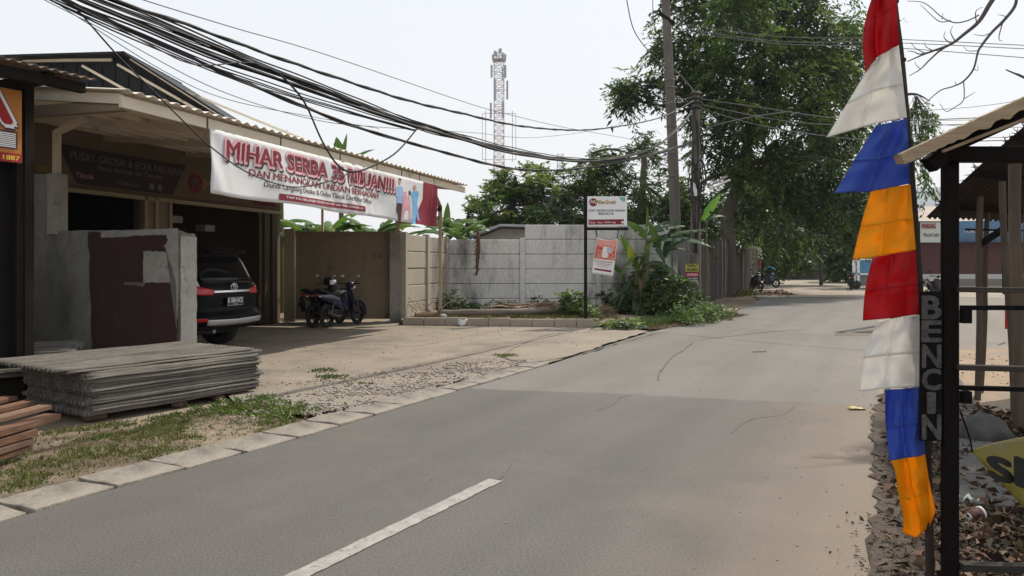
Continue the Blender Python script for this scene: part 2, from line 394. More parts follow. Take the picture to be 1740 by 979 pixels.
crack([G(1240, 740), G(1275, 715), G(1330, 706), G(1352, 690)], .005, z=.009)
crack([G(1190, 577), G(1240, 572), G(1290, 566), G(1370, 560)], .02)
sheet('road_patch', ragged([(G(1420, 563).x, G(1420, 563).y), (G(1482, 563).x, G(1482, 563).y), (G(1482, 570).x, G(1482, 570).y), (G(1418, 570).x, G(1418, 570).y)], .2, .05), .006, 'asphalt')
# ------------------------------------------------------------------ concrete slabs covering the left ditch
slab_root = None
u2 = V((.447, .894, 0)); n2 = V((-.894, .447, 0))
ys = 3.2; k = 0
meshes = []
def slab_mb(L, Wd, Hh, seed):
    random.seed(seed); b = MB()
    c = [V((-L/2, 0, 0)), V((L/2, 0, 0)), V((L/2, Wd, 0)), V((-L/2, Wd, 0))]
    bot = []; 
    for p, q in zip(c, c[1:]+c[:1]):
        for t in (0, .33, .66): bot.append(p.lerp(q, t)+V((random.uniform(-.012, .012), random.uniform(-.012, .012), 0)))
    b.poly([p for p in bot], (0, 0, Hh)); return b
for i in range(5):
    o = slab_mb(.535, .42, .06, i).build('ditch_slab', 'slab', local=True, origin=(0, 0, 0), bevel=.008); meshes.append(o)
random.seed(3)
Y = 2.9; idx = 0
while Y < 11.7:
    x = lerp_poly(LE, Y); x2 = lerp_poly(LE, min(Y+.4, 11.8))
    a = math.atan2(.4, x2-x)
    lim = .42 if Y < 9 else .30
    if idx < 5: o = meshes[idx]
    else: o = meshes[random.randrange(5)].copy(); COL.objects.link(o)
    o.location = (x, Y, -.036+random.uniform(-.005, .006)); o.rotation_euler = (random.uniform(-.02, .02), random.uniform(-.02, .02), a+random.uniform(-.03, .03))
    o.scale = (1, lim/.42, 1)
    tag(o, 'flat grey concrete slab in the row along the left road edge', 'concrete slab', 'concrete slabs lining the left edge of the road')
    Y += .556*math.sin(a)*(1.0+random.uniform(-.03, .03)); idx += 1
# right gutter slabs
gs = None
random.seed(9)
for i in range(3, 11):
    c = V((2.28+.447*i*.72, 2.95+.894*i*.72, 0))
    if gs is None: o = slab_mb(.70, .42, .09, 77).build('gutter_slab', 'slab_shaded', local=True, origin=(0, 0, 0), bevel=.01); gs = o
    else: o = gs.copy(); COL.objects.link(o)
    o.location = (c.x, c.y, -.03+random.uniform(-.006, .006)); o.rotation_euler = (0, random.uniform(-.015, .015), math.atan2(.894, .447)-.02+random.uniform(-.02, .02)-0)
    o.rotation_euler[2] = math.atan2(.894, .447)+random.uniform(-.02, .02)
    tag(o, 'weathered concrete slab, shade put into its dark colour, over the gutter beside the litter', 'concrete slab', 'gutter slabs under the wooden stall on the right')
# ------------------------------------------------------------------ stuff on the ground
def inpoly(x, y, pl):
    c = False; n = len(pl); j = n-1
    for i in range(n):
        if ((pl[i][1] > y) != (pl[j][1] > y)) and (x < (pl[j][0]-pl[i][0])*(y-pl[i][1])/(pl[j][1]-pl[i][1])+pl[i][0]): c = not c
        j = i
    return c
def scatter(pl, n, dens=None):
    xs = [p[0] for p in pl]; ys_ = [p[1] for p in pl]; out = []
    while len(out) < n:
        x = random.uniform(min(xs), max(xs)); y = random.uniform(min(ys_), max(ys_))
        if inpoly(x, y, pl) and (dens is None or random.random() < dens(x, y)): out.append((x, y))
    return out
OCT = np.array([(1, 0, 0), (0, 1, 0), (-1, 0, 0), (0, -1, 0), (0, 0, 1), (0, 0, -1)], float)
OF = np.array([(0, 1, 4), (1, 2, 4), (2, 3, 4), (3, 0, 4), (1, 0, 5), (2, 1, 5), (3, 2, 5), (0, 3, 5)])
def stones(pts, smin, smax, z, m, name, kind='stuff'):
    n = len(pts); s = smin+(smax-smin)*RNG.random(n)**2.5
    sc = s[:, None, None]*np.array([1, .8, .55])*(0.7+.6*RNG.random((n, 6, 3)))
    v = OCT[None]*sc; an = RNG.random(n)*6.28; ca, sa = np.cos(an)[:, None], np.sin(an)[:, None]
    x = v[:, :, 0]*ca-v[:, :, 1]*sa; y = v[:, :, 0]*sa+v[:, :, 1]*ca
    c = np.array([(a, b_, z) for a, b_ in pts])
    v = np.stack([x, y, v[:, :, 2]], -1)+c[:, None]+np.array([0, 0, 1])*s[:, None, None]*.2
    f = (OF[None]+6*np.arange(n)[:, None, None]).reshape(-1, 3)
    return np_mesh(name, v.reshape(-1, 3), f, m, kind=kind)
gv = [(-2.6, 7.2), (-1.9, 7.3), (-.85, 9.4), (.3, 11.6), (.2, 12), (-1.3, 11.6), (-2.2, 10.4), (-3.2, 9.4), (-3.3, 8.4)]
stones(scatter(gv, 4300, lambda x, y: (.12+.88*max(0, 1-abs(x-lerp_poly(LE, y)+.75)/.9))*(1 if noise.noise(V((x*1.6, y*1.6, 0)))+.35*noise.noise(V((x*6, y*6, 0))) > -.06 else .15)), .004, .028, .02, 'stone', 'gravel')
stones(scatter([(-3.3, 9.2), (-.9, 9.4), (2.3, 16), (2.8, 17.6), (-2, 18.5), (-4, 14)], 500), .005, .022, .013, 'stone', 'forecourt_grit')
stones(scatter([(1.66, 3.5), (2.05, 3.5), (4.15, 8.3), (3.85, 8.3)], 800), .004, .016, .012, 'edge_stone', 'road_edge_grit')
stones(scatter([(-1, 3.2), (1.8, 3.6), (3.9, 8.2), (6, 14), (8, 20), (3, 17), (-1.5, 7)], 420, lambda x, y: .12+.88*max(0, 1-(lerp_poly(RE, y)-x)/1.6)), .003, .011, .007, 'stone', 'road_grit')
stones(scatter([(4.6, 9.3), (5.9, 12.2), (12, 14.8), (12, 8)], 900), .008, .03, .012, 'stone', 'yard_grit')
# ------------------------------------------------------------------ left side: shop, canopy, banner
defm('cream_metal', (.72, .64, .50), (.64, .56, .43), 2, .6, .1, 20, c3=(.28, .22, .16), s3=1.5, t3=(.58, .7))
defm('roof_zinc', (.74, .68, .57), (.64, .58, .48), 3, .6, .15, 12, c3=(.34, .26, .19), s3=1.2, t3=(.58, .7))
defm('roof_rust', (.20, .15, .12), (.12, .09, .075), 4, .85, .3, 20, c3=(.3, .24, .2), s3=2, t3=(.5, .65))
defm('shop_wall', (.2, .15, .105), (.16, .12, .085), 2, .9, .2, 12, c3=(.2, .15, .11), s3=1)
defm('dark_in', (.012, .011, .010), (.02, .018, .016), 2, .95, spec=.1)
defm('brown_metal', (.26, .205, .135), (.22, .172, .112), 2, .55, .08, 20, c3=(.1, .07, .05), s3=1.5, t3=(.56, .7))
defm('shutter_brown', (.09, .065, .042), (.07, .05, .034), 2, .6)
defm('tan_metal', (.40, .33, .2), (.34, .28, .17), 2, .5)
defm('sign_dark', (.035, .025, .022), (.05, .03, .028), 1.2, .6)
defm('sign_text', (.2, .17, .16), rough=.6)
defm('gold', (.40, .26, .07), rough=.5)
defm('maroon', (.22, .015, .03), rough=.6)
defm('cloth_white', (.82, .83, .84), (.78, .79, .80), 1.2, .65, .12, 6, trans=.18, c3=(.55, .55, .56), s3=.9, t3=(.55, .75))
defm('print_red', (.24, .018, .036), (.2, .014, .03), 6, .65)
defm('print_pink', (.72, .42, .46), rough=.65); defm('print_white', (.8, .8, .8), rough=.65)
defm('print_dark', (.07, .035, .045), rough=.65)
defm('print_blue', (.30, .44, .66), rough=.65); defm('print_skyblue', (.12, .36, .65), (.2, .45, .7), 9, .65); defm('print_rose', (.6, .22, .3), (.66, .4, .45), 9, .65)
defm('print_skin', (.48, .3, .22), rough=.65); defm('print_grey', (.5, .47, .5), rough=.65)
defm('render_wall', (.30, .285, .26), (.21, .2, .185), 1.6, .92, .5, 9, c3=(.10, .095, .088), s3=.9, t3=(.47, .66), stretch=(1, 1, .6), fine=.14, fs=50)
defm('render_pale', (.42, .40, .36), (.32, .305, .275), 4, .92, .5, 20, c3=(.2, .19, .17), s3=3, t3=(.56, .66), fine=.12, fs=50)
defm('maroon_paint', (.055, .024, .022), (.045, .02, .019), 3, .8, .25, 15, c3=(.13, .075, .065), s3=2.5, t3=(.6, .7))
defm('black_clad', (.010, .011, .015), (.016, .017, .022), 1, .6, spec=.2)
defm('orange_sign', (.50, .20, .035), (.44, .165, .03), 1.5, .6)
defm('sign_red', (.32, .012, .012), rough=.6); defm('yellow_txt', (.75, .5, .08), rough=.6)
defm('dark_wood', (.020, .016, .013), (.012, .010, .009), 5, .9, .4, 20, stretch=(1, 1, .25), spec=.12)
defm('old_zinc', (.05, .05, .053), (.025, .025, .026), 3, .7, .2, 12, stretch=(1, 1, .12), c3=(.02, .02, .02), s3=2, t3=(.5, .6))
def corr(b, p0, u, v, Lu, Lv, pitch, amp, th, up, nseg=8, jit=0):
    """corrugated sheet: waves run across v, lines along u"""
    p0, u, v, up = V(p0), V(u), V(v), V(up); n = max(4, int(Lv/pitch*nseg))
    def fn(s, t): return p0+u*(s*Lu)+v*(t*Lv)+up*(amp*math.sin(2*math.pi*t*Lv/pitch)+(jit*math.sin(s*5+t*9) if jit else 0))
    b.slab(fn, 3, n, -up*th); return b
# ---- shop building
shop = root('shop_building', 'cream shop building behind the metal canopy with dark open shutter doors', 'building', CF(6, 6.3, 0))
Z1 = 3.95
b = MB()
R_ = Matrix((CU, CN, V((0, 0, 1)))).transposed()
def cbox(b, a0, a1, b0, b1, z0, z1): b.box(CF((a0+a1)/2, (b0+b1)/2, (z0+z1)/2), (a1-a0, b1-b0, z1-z0), R_)
cbox(b, -2.5, 2.2, 4.7, 4.85, 0, Z1); cbox(b, 5.3, 6.15, 4.7, 4.85, 0, 2.9); cbox(b, 9.95, 10.1, 4.7, 4.85, 0, 2.9)
cbox(b, 2.2, 10.1, 4.7, 4.85, 2.9, Z1); cbox(b, 10.0, 10.15, 4.85, 9, 0, Z1); cbox(b, -2.5, -2.35, 4.85, 9, 0, Z1)
b.build('wall', 'shop_wall', shop)
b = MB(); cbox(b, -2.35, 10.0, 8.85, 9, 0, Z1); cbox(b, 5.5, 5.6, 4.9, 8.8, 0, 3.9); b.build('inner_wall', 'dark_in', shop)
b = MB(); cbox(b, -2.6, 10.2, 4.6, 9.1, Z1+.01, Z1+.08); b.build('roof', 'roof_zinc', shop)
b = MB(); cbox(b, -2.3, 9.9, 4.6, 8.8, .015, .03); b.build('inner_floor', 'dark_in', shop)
for (a0, a1) in ((5.33, 5.42), (5.62, 5.70), (6.02, 6.1)):
    b = MB(); cbox(b, a0, a1, 4.6, 4.695, 0.01, 2.88); b.build('door_post', 'tan_metal', shop)
for (a0, a1) in ((5.43, 5.61), (5.71, 6.01)):
    b = MB(); cbox(b, a0, a1, 4.64, 4.69, 0.02, 2.86); b.build('door_panel', 'brown_metal', shop)
b = MB(); cbox(b, 2.2, 10.1, 4.6, 4.697, 2.80, 2.88); b.build('door_track', 'tan_metal', shop)
b = MB()      # folded steel shutter doors standing out at the right end of the opening
for k in range(5): cbox(b, 9.0+k*.16, 9.12+k*.16, 4.55-.05*(k % 2), 4.6, .05, 2.78)
b.build('folded_shutter', 'shutter_brown', shop)
# goods half visible in the dark interior
b = MB()
for (a, z, s) in ((7.4, 1.2, .5), (8.3, 1.3, .35), (7.9, 2.0, .4), (8.8, 1.9, .3), (6.8, 1.0, .45)): cbox(b, a-s/2, a+s/2, 6.9, 7.4, z-s, z)
cbox(b, 6.4, 9.6, 6.8, 7.5, .5, .54); cbox(b, 6.4, 9.6, 6.8, 7.5, 1.5, 1.54); b.build('shelf', 'brown_metal', shop)
for (a, z) in ((3.0, 2.35), (3.9, 2.42), (7.0, 2.45), (8.1, 2.3)):
    b = MB(); cbox(b, a, a+.35, 5.4, 5.7, z, z+.16); b.build('pale_package', 'render_pale', shop, bevel=.02)
# ---- sign above the door
ss = root('shop_sign', 'dark wall sign reading PUSAT GROSIR & ECER PAKAIAN in the shade of the canopy', 'sign', CF(5, 4.6, 2.95))
b = MB(); b.poly([CF(2.6, 4.66, 2.95), CF(10.0, 4.66, 2.95), CF(10.0, 4.66, 3.66), CF(2.6, 4.66, 3.66)], CN*.03); b.build('backing_board', 'shop_wall', ss)
b = MB(); b.poly([CF(3.75, 4.645, 2.97), CF(6.15, 4.645, 2.97), CF(6.55, 4.645, 3.64), CF(3.35, 4.645, 3.64)], CN*.012); b.build('dark_panel', 'sign_dark', ss)
def stext(s, a0, a1, z0, z1, m, off=4.635, bold=.015):
    b = text_mb(s, lambda x, y: CF(a0+(a1-a0)*x, off, z0+(z1-z0)*y), bold); return b.build('lettering', m, ss)
stext('PUSAT GROSIR & ECER PAKAIAN', 3.6, 6.4, 3.40, 3.54, 'sign_text'); stext('Anak, Remaja dan Dewasa', 4.2, 5.85, 3.24, 3.36, 'sign_text')
stext('Tiktok', 3.72, 4.1, 3.08, 3.18, 'print_rose'); stext('Official', 4.7, 5.2, 3.04, 3.11, 'sign_text')
for a_ in (5.55, 5.78):
    b = MB(); b.cyl(CF(a_, 4.642, 3.09), CF(a_, 4.632, 3.09), .07, seg=24); b.build('round_badge', 'sign_text', ss)
b = MB(); b.cyl(CF(6.85, 4.655, 3.28), CF(6.85, 4.645, 3.28), .22, seg=32); b.build('round_logo', 'maroon', ss)
b = MB(); pts = [CF(6.85+x, 4.635, 3.28+z) for x, z in ((-.13, -.1), (-.08, .1), (-.02, -.03), (.03, .1), (.1, -.07), (.14, 0))]; b.tube(crv(pts, 5), .016, 6); b.build('logo_mark', 'sign_text', ss)
stext('Mihar Grosir', 7.12, 9.3, 3.18, 3.42, 'gold', 4.65)
b = MB()
for k in range(12): cbox(b, 8.9+k*.08, 8.94+k*.08, 4.64, 4.655, 2.98, 3.16)
b.build('stripe_row', 'maroon', ss)
# second pale sign piece left of the dark one
stext('Grosir', 2.65, 3.3, 3.1, 3.26, 'gold', 4.64)
# ---- canopy
def cz(bb): return 3.46+.1*bb
can = root('metal_canopy', 'long cream metal canopy with corrugated roof edge sheltering the forecourt', 'canopy', CF(5.5, 2.3, 0))
b = MB(); UPc = V((CN.x*-.1, CN.y*-.1, 1)).normalized(); VN = (CN+V((0, 0, .1))).normalized()
corr(b, CF(-.08, -.14, cz(-.14)+.075), VN, CU, 4.95, 11.25, .20, .018, .006, UPc, 8); b.build('roof_sheet', 'roof_zinc', can)
b = MB(); cbox(b, -.03, 11.15, -.05, .0, 3.33, 3.47); b.build('fascia', 'cream_metal', can, bevel=.006)
b = MB()
for t in (1.42, 3.1, 4.9, 6.3, 7.4, 8.3, 9.1): cbox(b, t, t+.03, -.056, -.051, 3.325, 3.475)
b.build('fascia_joint', 'crack', can)
def beam(b, p, q, w_, h_): b.bar(p, q, w_, h_)
for a_ in (0.02, 2.2, 4.4, 6.6, 8.8, 11.05):
    b = MB(); beam(b, CF(a_, 0.01, cz(0)-.02), CF(a_, 4.68, cz(4.68)-.02), .06, .12); b.build('rafter', 'cream_metal', can)
for bb in (.55, 1.1, 1.65, 2.2, 2.75, 3.3, 3.85, 4.4):
    b = MB(); beam(b, CF(.0, bb, cz(bb)+.03), CF(11.1, bb, cz(bb)+.03), .05, .07); b.build('purlin', 'cream_metal', can)
b = MB(); b.bar(CF(1.75, 2.9, 2.86), CF(1.75, 2.9, 3.5), .085, .085, up=CU); b.bar(CF(1.75, 2.9, 3.48), CF(1.75, 2.35, 3.66), .08, .08, up=CU); b.build('post', 'cream_metal', can)
b = MB(); cbox(b, 0.01, .12, -.02, 1.75, 3.31, 3.44); b.build('end_beam', 'brown_metal', can)
# right end bracket, tan steel
b = MB()
e = lambda px, py, Y=19.9: P(px, py, Y)
for p, q in (((735, 321), (748, 352)), ((748, 350), (748, 386)), ((722, 356), (750, 356)), ((672, 377), (734, 377)), ((722, 371), (746, 371)), ((676, 380), (676, 394)), ((735, 322), (727, 380))):
    b.bar(e(*p), e(*q), .10, .10, up=(0, 1, 0))
b.bar(e(748, 380), V((e(748, 380).x, 19.9, 0)), .08, .08, up=(0, 1, 0))
b.bar(e(676, 390), V((e(676, 390).x, 19.75, 2.3)), .08, .08, up=(0, 1, 0))
b.build('end_bracket', 'tan_metal', can)
# ---- banner
ban = root('cloth_banner', 'long white printed banner reading MIHAR SERBA 35 RIBUAN!!! hung under the canopy edge', 'banner', CF(5.2, -.1, 2.4))
BA0, BA1 = 1.46, 9.15
def bf(a, z, off=0.0):
    t = (a-BA0)/(BA1-BA0); zt = 3.335; zb = 2.465-.085*t
    f = (zt-z)/(zt-zb)
    wv = .030*math.sin(a*3.1+z*2.5)*min(1, f*1.5)+.010*math.sin(a*17+z*11)*max(0, math.sin(a*1.3+1))+.012*math.sin(a*7.3-z*5)*f+.03*math.sin(a*1.1+.4)*f
    if a > 8.55: wv += (a-8.55)*.10*math.sin((a-8.55)*26+(z-2.4)*-5)*(.4+f)
    if a < 2.0: wv += .015*math.sin((a-BA0)*16+z*8)*(2-a)*2
    return CF(a, -.085+wv-off, z)
def bg_(s, t):
    a = BA0+(BA1-BA0)*s; zb = 2.465-.085*s + .012*math.sin(a*2.2); return bf(a, zb+(3.335-zb)*t)
b = MB(); b.grid(bg_, 150, 14); b.build('banner_cloth', 'cloth_white', ban, solid=.002)
def btxt(s, a0, a1, z0, z1, m, off, bold=.0, name='lettering', dx=0, dz=0, sag=0.0):
    b = text_mb(s, lambda x, y: bf(a0+(a1-a0)*x+dx, z0+(z1-z0)*y+dz-sag*x, off), bold); return b.build(name, m, ban)
S1 = 'MIHAR SERBA 35 RIBUAN!!!'
btxt(S1, 1.76, 6.98, 2.955, 3.25, 'print_dark', .006, .060, 'letter_shadow', .03, -.022)
btxt(S1, 1.75, 6.99, 2.955, 3.26, 'print_pink', .012, .045, 'letter_outline')
btxt(S1, 1.79, 6.95, 2.985, 3.235, 'print_red', .018, .022)
btxt('DAN MENANGKAN UNDIAN BERHADIAH', 2.32, 6.38, 2.785, 2.895, 'print_red', .008, .02)
btxt('Diundi Langsung Ditoko & Online Tiktok Live Mihar Official', 2.66, 6.05, 2.635, 2.75, 'print_dark', .008, .012)
b = MB(); pts = []
for k in range(60):
    an = 2*math.pi*k/60; cx_, cz_ = math.cos(an), math.sin(an)
    pts.append((4.37+math.copysign(1.33, cx_)+cx_*.05, 2.545+cz_*.052))
n = len(pts)
b.grid(lambda s, t: bf(3.0+2.74*s, 2.495+.10*t, .007), 60, 1); b.build('red_strip', 'print_red', ban)
btxt('TIAP KALI BELANJA KELIPATAN RP 100 RIBU (BERLAKU)', 3.14, 5.6, 2.52, 2.57, 'print_white', .012, .008)
# printed family picture: flat shapes printed on the cloth
def shape(pts, m, off=.008, name='printed_figure'):
    """pts in (px,py) on the photo survey -> banner plane"""
    b = MB(); q = []
    for px, py in pts:
        w_ = onplane(px, py, CF(0, -.085), CN); d = w_-CO; a = d.dot(CU)
        q.append(bf(a, w_.z, off))
    b.add(q, [tuple(range(len(q)))]); return b.build(name, m, ban)
k = lambda x, y: (660+x/9.79, 300+y/9.79)
shape([k(*p) for p in ((120, 180), (160, 160), (200, 160), (240, 190), (240, 330), (225, 340), (222, 455), (140, 455), (135, 340), (112, 320))], 'print_blue', name='printed_shirt')
shape([k(*p) for p in ((140, 440), (222, 440), (218, 560), (205, 745), (178, 745), (170, 650), (142, 560))], 'print_dark', .009, 'printed_trousers')
shape([k(*p) for p in ((160, 40), (195, 35), (205, 70), (198, 120), (178, 135), (160, 110))], 'print_skin', .009, 'printed_face')
shape([k(*p) for p in ((158, 60), (160, 35), (185, 25), (205, 40), (206, 70), (195, 55), (170, 50))], 'print_dark', .012, 'printed_hair')
shape([k(*p) for p in ((230, 350), (245, 280), (265, 245), (290, 260), (315, 350), (325, 520), (335, 740), (215, 745), (235, 560))], 'print_rose', name='printed_dress')
shape([k(*p) for p in ((330, 330), (345, 290), (375, 290), (395, 400), (400, 540), (390, 700), (345, 740), (340, 560))], 'print_grey', name='printed_child')
shape([k(*p) for p in ((335, 240), (360, 232), (372, 262), (362, 320), (342, 310))], 'print_dark', .010, 'printed_hair')
shape([k(*p) for p in ((385, 260), (430, 250), (490, 240), (515, 290), (500, 350), (490, 450), (505, 580), (515, 790), (400, 790), (360, 750), (400, 640), (415, 480), (395, 350))], 'print_skyblue', name='printed_dress')
shape([k(*p) for p in ((412, 150), (440, 140), (462, 170), (460, 225), (430, 240), (412, 200))], 'print_skin', .010, 'printed_face')
b = MB()
def rf(s, t):
    z0 = 2.38+.95*t
    left = 8.02+.36*(t**1.6)+.10*(1-t)*0 - .30*(1-t)**3*0
    left = 8.02+.42*min(1, max(0, (t-.1)/.5))
    a = left+(9.148-left)*s; d = bf(a, z0, .008); return d
b.grid(rf, 40, 20); b.build('red_print_panel', 'print_red', ban)
# ---- low rendered wall with maroon patch
pw = root('rendered_wall', 'thick rough grey wall with a maroon painted patch beside the parked car', 'wall', CF(1.8, 2.5, 0))
PA0, PA1, PB0, PB1 = 1.69, 1.99, .60, 3.75
zt = 2.0
def rough_edge_wall():
    b = MB(); n = 26; prof = []
    for k in range(n+1):
        t = k/n; bb = PB0+(PB1-PB0)*t; z = zt+random.uniform(-.012, .012)
        if t < .10: z -= (.10-t)*.9*random.uniform(.7, 1.2)
        prof.append((bb, z))
    vs = []
    for bb, z in prof:
        vs += [CF(PA0, bb, 0), CF(PA0, bb, z), CF(PA1, bb, z+random.uniform(-.012, .012)), CF(PA1, bb, 0)]
    fs = []
    for k in range(n):
        o = k*4
        fs += [(o, o+4, o+5, o+1), (o+1, o+5, o+6, o+2), (o+2, o+6, o+7, o+3)]
    fs += [(0, 1, 2, 3), (n*4+3, n*4+2, n*4+1, n*4)]
    b.add(vs, fs); return b
rough_edge_wall().build('wall_body', 'render_wall', pw, bevel=.012)
b = MB()
def endf(s, t):
    z = t*1.90; j = .010*noise.noise(V((s*3, z*6, 1)))
    return CF(PA0-.012+(PA1-PA0+.024)*s, PB0-.010+j, z)
b.grid(endf, 8, 40)
def capf(s, t):
    bb = PB0-.008+(.30)*s; z0 = 1.9-0*s; j = .02*noise.noise(V((s*9, t*5, 4)))
    return CF(PA0-.004, bb, 1.9*t)+CU*(-.008*0)
b.build('pale_end', 'render_pale', pw)
# pale trim along the top of the front face and by the end (patchy plaster)
pr = V(CF(PA0, 0, 0)); 
def onwall(px, py, off=0.0): return onplane(px, py, CF(PA0-off, 0, 0), CU)
def jag(pts, n=6, amp=1.2):
    out = []
    for p, q in zip(pts, pts[1:]+pts[:1]):
        for k in range(n):
            t = k/n; out.append((p[0]+(q[0]-p[0])*t+random.uniform(-amp, amp)*(k > 0), p[1]+(q[1]-p[1])*t+random.uniform(-amp, amp)*(k > 0)))
    return out
patch = [(150, 394), (169, 394), (171.5, 404.5), (250, 400), (282, 399), (285, 410), (278, 418), (283, 427), (243, 427), (243, 480), (211, 480), (211, 484), (244, 487), (247, 480), (299, 480), (294, 505), (298, 522), (302, 537), (300, 600), (157, 606), (153, 500)]
b = MB(); b.poly([onwall(x, y, .004) for x, y in jag(patch, 9, 1.3)]); b.build('painted_patch', 'maroon_paint', pw)
pale1 = [(171, 393), (303, 388), (303, 500), (300, 560), (297, 530), (293, 505), (299, 480), (247, 480), (244, 478), (244, 428), (284, 427), (279, 418), (286, 410), (282, 398.5), (250, 399.5), (173, 404)]
b = MB(); b.poly([onwall(x, y, .007) for x, y in jag(pale1, 9, 1.1)]); b.build('plaster_patch', 'render_pale', pw)
# column stub under the canopy post
b = MB(); cbox(b, 1.66, 1.86, 2.80, 3.0, 1.95, 2.86); b.build('column', 'render_pale', pw, bevel=.012)
b = MB(); cbox(b, 1.74, 1.9, 3.0, 4.65, 1.95, 2.87); b.build('upper_wall', 'render_wall', pw, bevel=.01)
# ---- kiosk on the far left
def KF(a, bb, z): return V((-4.63, 8.6, 0))+u2*a+n2*bb+V((0, 0, z))
RK = Matrix((u2, n2, V((0, 0, 1)))).transposed()
def kbox(b, a0, a1, b0, b1, z0, z1): b.box(KF((a0+a1)/2, (b0+b1)/2, (z0+z1)/2), (a1-a0, b1-b0, z1-z0), RK)
ki = root('roadside_kiosk', 'dark roadside kiosk with a rusty corrugated roof at the left edge', 'kiosk', KF(-2.2, 1.6, 0))
b = MB(); corr(b, KF(0, 0, 3.56), (n2+V((0, 0, .12))).normalized(), -u2, 2.6, 5.2, .11, .014, .005, V((0, 0, 1)), 8, .01); b.build('roof', 'roof_rust', ki)
b = MB(); kbox(b, -5, -.05, .12, .2, 3.42, 3.53); kbox(b, -.5, -.42, .1, 2.4, 3.44, 3.56); b.build('roof_beam', 'dark_wood', ki)
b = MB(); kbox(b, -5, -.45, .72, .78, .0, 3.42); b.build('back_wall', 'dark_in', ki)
for a_ in (-.48, -.95, -2.5, -4.2):
    b = MB(); kbox(b, a_-.05, a_+.05, .58, .68, 0, 3.44); b.build('post', 'dark_wood', ki)
b = MB(); kbox(b, -.46, -.36, .55, 1.9, 0, 3.5); b.build('side_wall', 'dark_wood', ki)
for k_ in range(3):
    b = MB(); b.bar(KF(-1.2-.2*k_, .5, 0), KF(-.9-.16*k_, .56, 2.5), .035, .05); b.build('leaning_stick', 'dark_wood', ki)
osg = root('kiosk_sign', 'orange kiosk sign with a big red letter A and a red phone number strip', 'sign', KF(-1.2, .5, 2.6))
def kp(px, py, off=0): return onplane(px, py, KF(0, .5-off, 0), n2)
SE_ = (kp(37, 200)-KF(0, .5, 0)).dot(u2)
b = MB(); b.poly([KF(SE_, .5, 2.60), KF(SE_-2.4, .5, 2.60), KF(SE_-2.4, .5, 3.38), KF(SE_, .5, 3.38)], n2*.02); b.build('sign_board', 'orange_sign', osg)
def ktxt(s, a0, a1, z0, z1, m, off, bold=0, name='lettering'):
    text_mb(s, lambda x, y: KF(SE_+a0+(a1-a0)*x, .5-off, z0+(z1-z0)*y), bold).build(name, m, osg)
AX0 = (kp(-48, 200)-KF(0, .5, 0)).dot(u2)-SE_; AX1 = (kp(21, 200)-KF(0, .5, 0)).dot(u2)-SE_
ktxt('A', AX0-.02, AX1+.01, 2.985, 3.345, 'print_dark', .003, .10, 'letter_shadow'); ktxt('A', AX0, AX1, 3.0, 3.335, 'print_white', .006, .09, 'letter_outline'); ktxt('A', AX0+.025, AX1-.025, 3.02, 3.315, 'sign_red', .009, .06)
b = MB(); b.poly([KF(SE_, .494, 2.60), KF(SE_-2.4, .494, 2.60), KF(SE_-2.4, .494, 2.695), KF(SE_, .494, 2.695)]); b.build('red_strip', 'sign_red', osg)
ktxt('60 1887', -.34, -.03, 2.62, 2.67, 'yellow_txt', .010, .03)
b = MB(); b.poly([KF(SE_-.05, .493, 2.74), KF(SE_-.62, .493, 2.74), KF(SE_-.62, .493, 2.93), KF(SE_-.05, .493, 2.93)]); b.build('picture', 'print_dark', osg)
b = MB()
for k_ in range(8):
    z = 2.755+k_*.02; b.poly([KF(SE_-.07, .489, z), KF(SE_-.24, .489, z), KF(SE_-.24, .489, z+.013), KF(SE_-.07, .489, z+.013)])
for k_ in range(8):
    z = 2.755+k_*.02; b.poly([KF(SE_-.26, .489, z), KF(SE_-.5, .489, z), KF(SE_-.5, .489, z+.010), KF(SE_-.26, .489, z+.010)])
b.build('rack_picture', 'print_white', osg)
# corrugated zinc fence left of the rendered wall
b = MB(); c0 = P(44, 500, 10.6); c0.z = 0
corr(b, V((c0.x, c0.y, 0)), V((0, 0, 1)), V((-.97, .05, 0)).normalized(), 1.70, 2.4, .09, .012, .004, V((0, -1, 0)), 8)
tag(b.build('zinc_fence', 'old_zinc'), 'dark corrugated metal fence between the kiosk and the grey wall', 'fence')
# ---- black warehouse behind
wh = root('warehouse', 'tall black clad warehouse with a gabled end rising behind the canopy', 'building', V((-10, 23, 0)))
YW = 21.5
pts = [P(30, 260, YW), P(400, 260, YW), P(388, 205, YW), P(225, 101, YW), P(35, 106, YW)]
for p in pts[:2]: p.z = 0
b = MB(); b.poly([p for p in pts], (0, 3, 0)); b.build('wall', 'black_clad', wh)
b = MB()
for k_ in range(16):
    px = 40+k_*22; top = 104 if px < 225 else 101+(px-225)*.645
    b.bar(P(px, min(top+4, 215), YW-.03), P(px, 240, YW-.03), .05, .04, up=(0, 1, 0))
b.build('cladding_rib', 'black_clad', wh)
b = MB()
def slabz(p, q, th, y0, y1):
    p, q = V(p), V(q); b.hexa([V((p.x, y0, p.z)), V((q.x, y0, q.z)), V((q.x, y1, q.z)), V((p.x, y1, p.z)), V((p.x, y0, p.z+th)), V((q.x, y0, q.z+th)), V((q.x, y1, q.z+th)), V((p.x, y1, p.z+th))])
slabz(P(20, 105, YW), P(226, 99, YW), .06, YW-.5, YW+3.2); slabz(P(222, 98.5, YW), P(395, 208, YW), .06, YW-.5, YW+3.2)
b.build('roof', 'black_clad', wh)
b = MB()
for p, q in (((140, 112), (232, 163)), ((200, 110), (352, 196)), ((222, 100), (385, 203)), ((40, 103.5), (190, 102))):
    b.bar(P(*p, YW-.1), P(*q, YW-.1), .07, .08, up=(0, 1, 0))
b.build('pale_trim', 'cream_metal', wh)
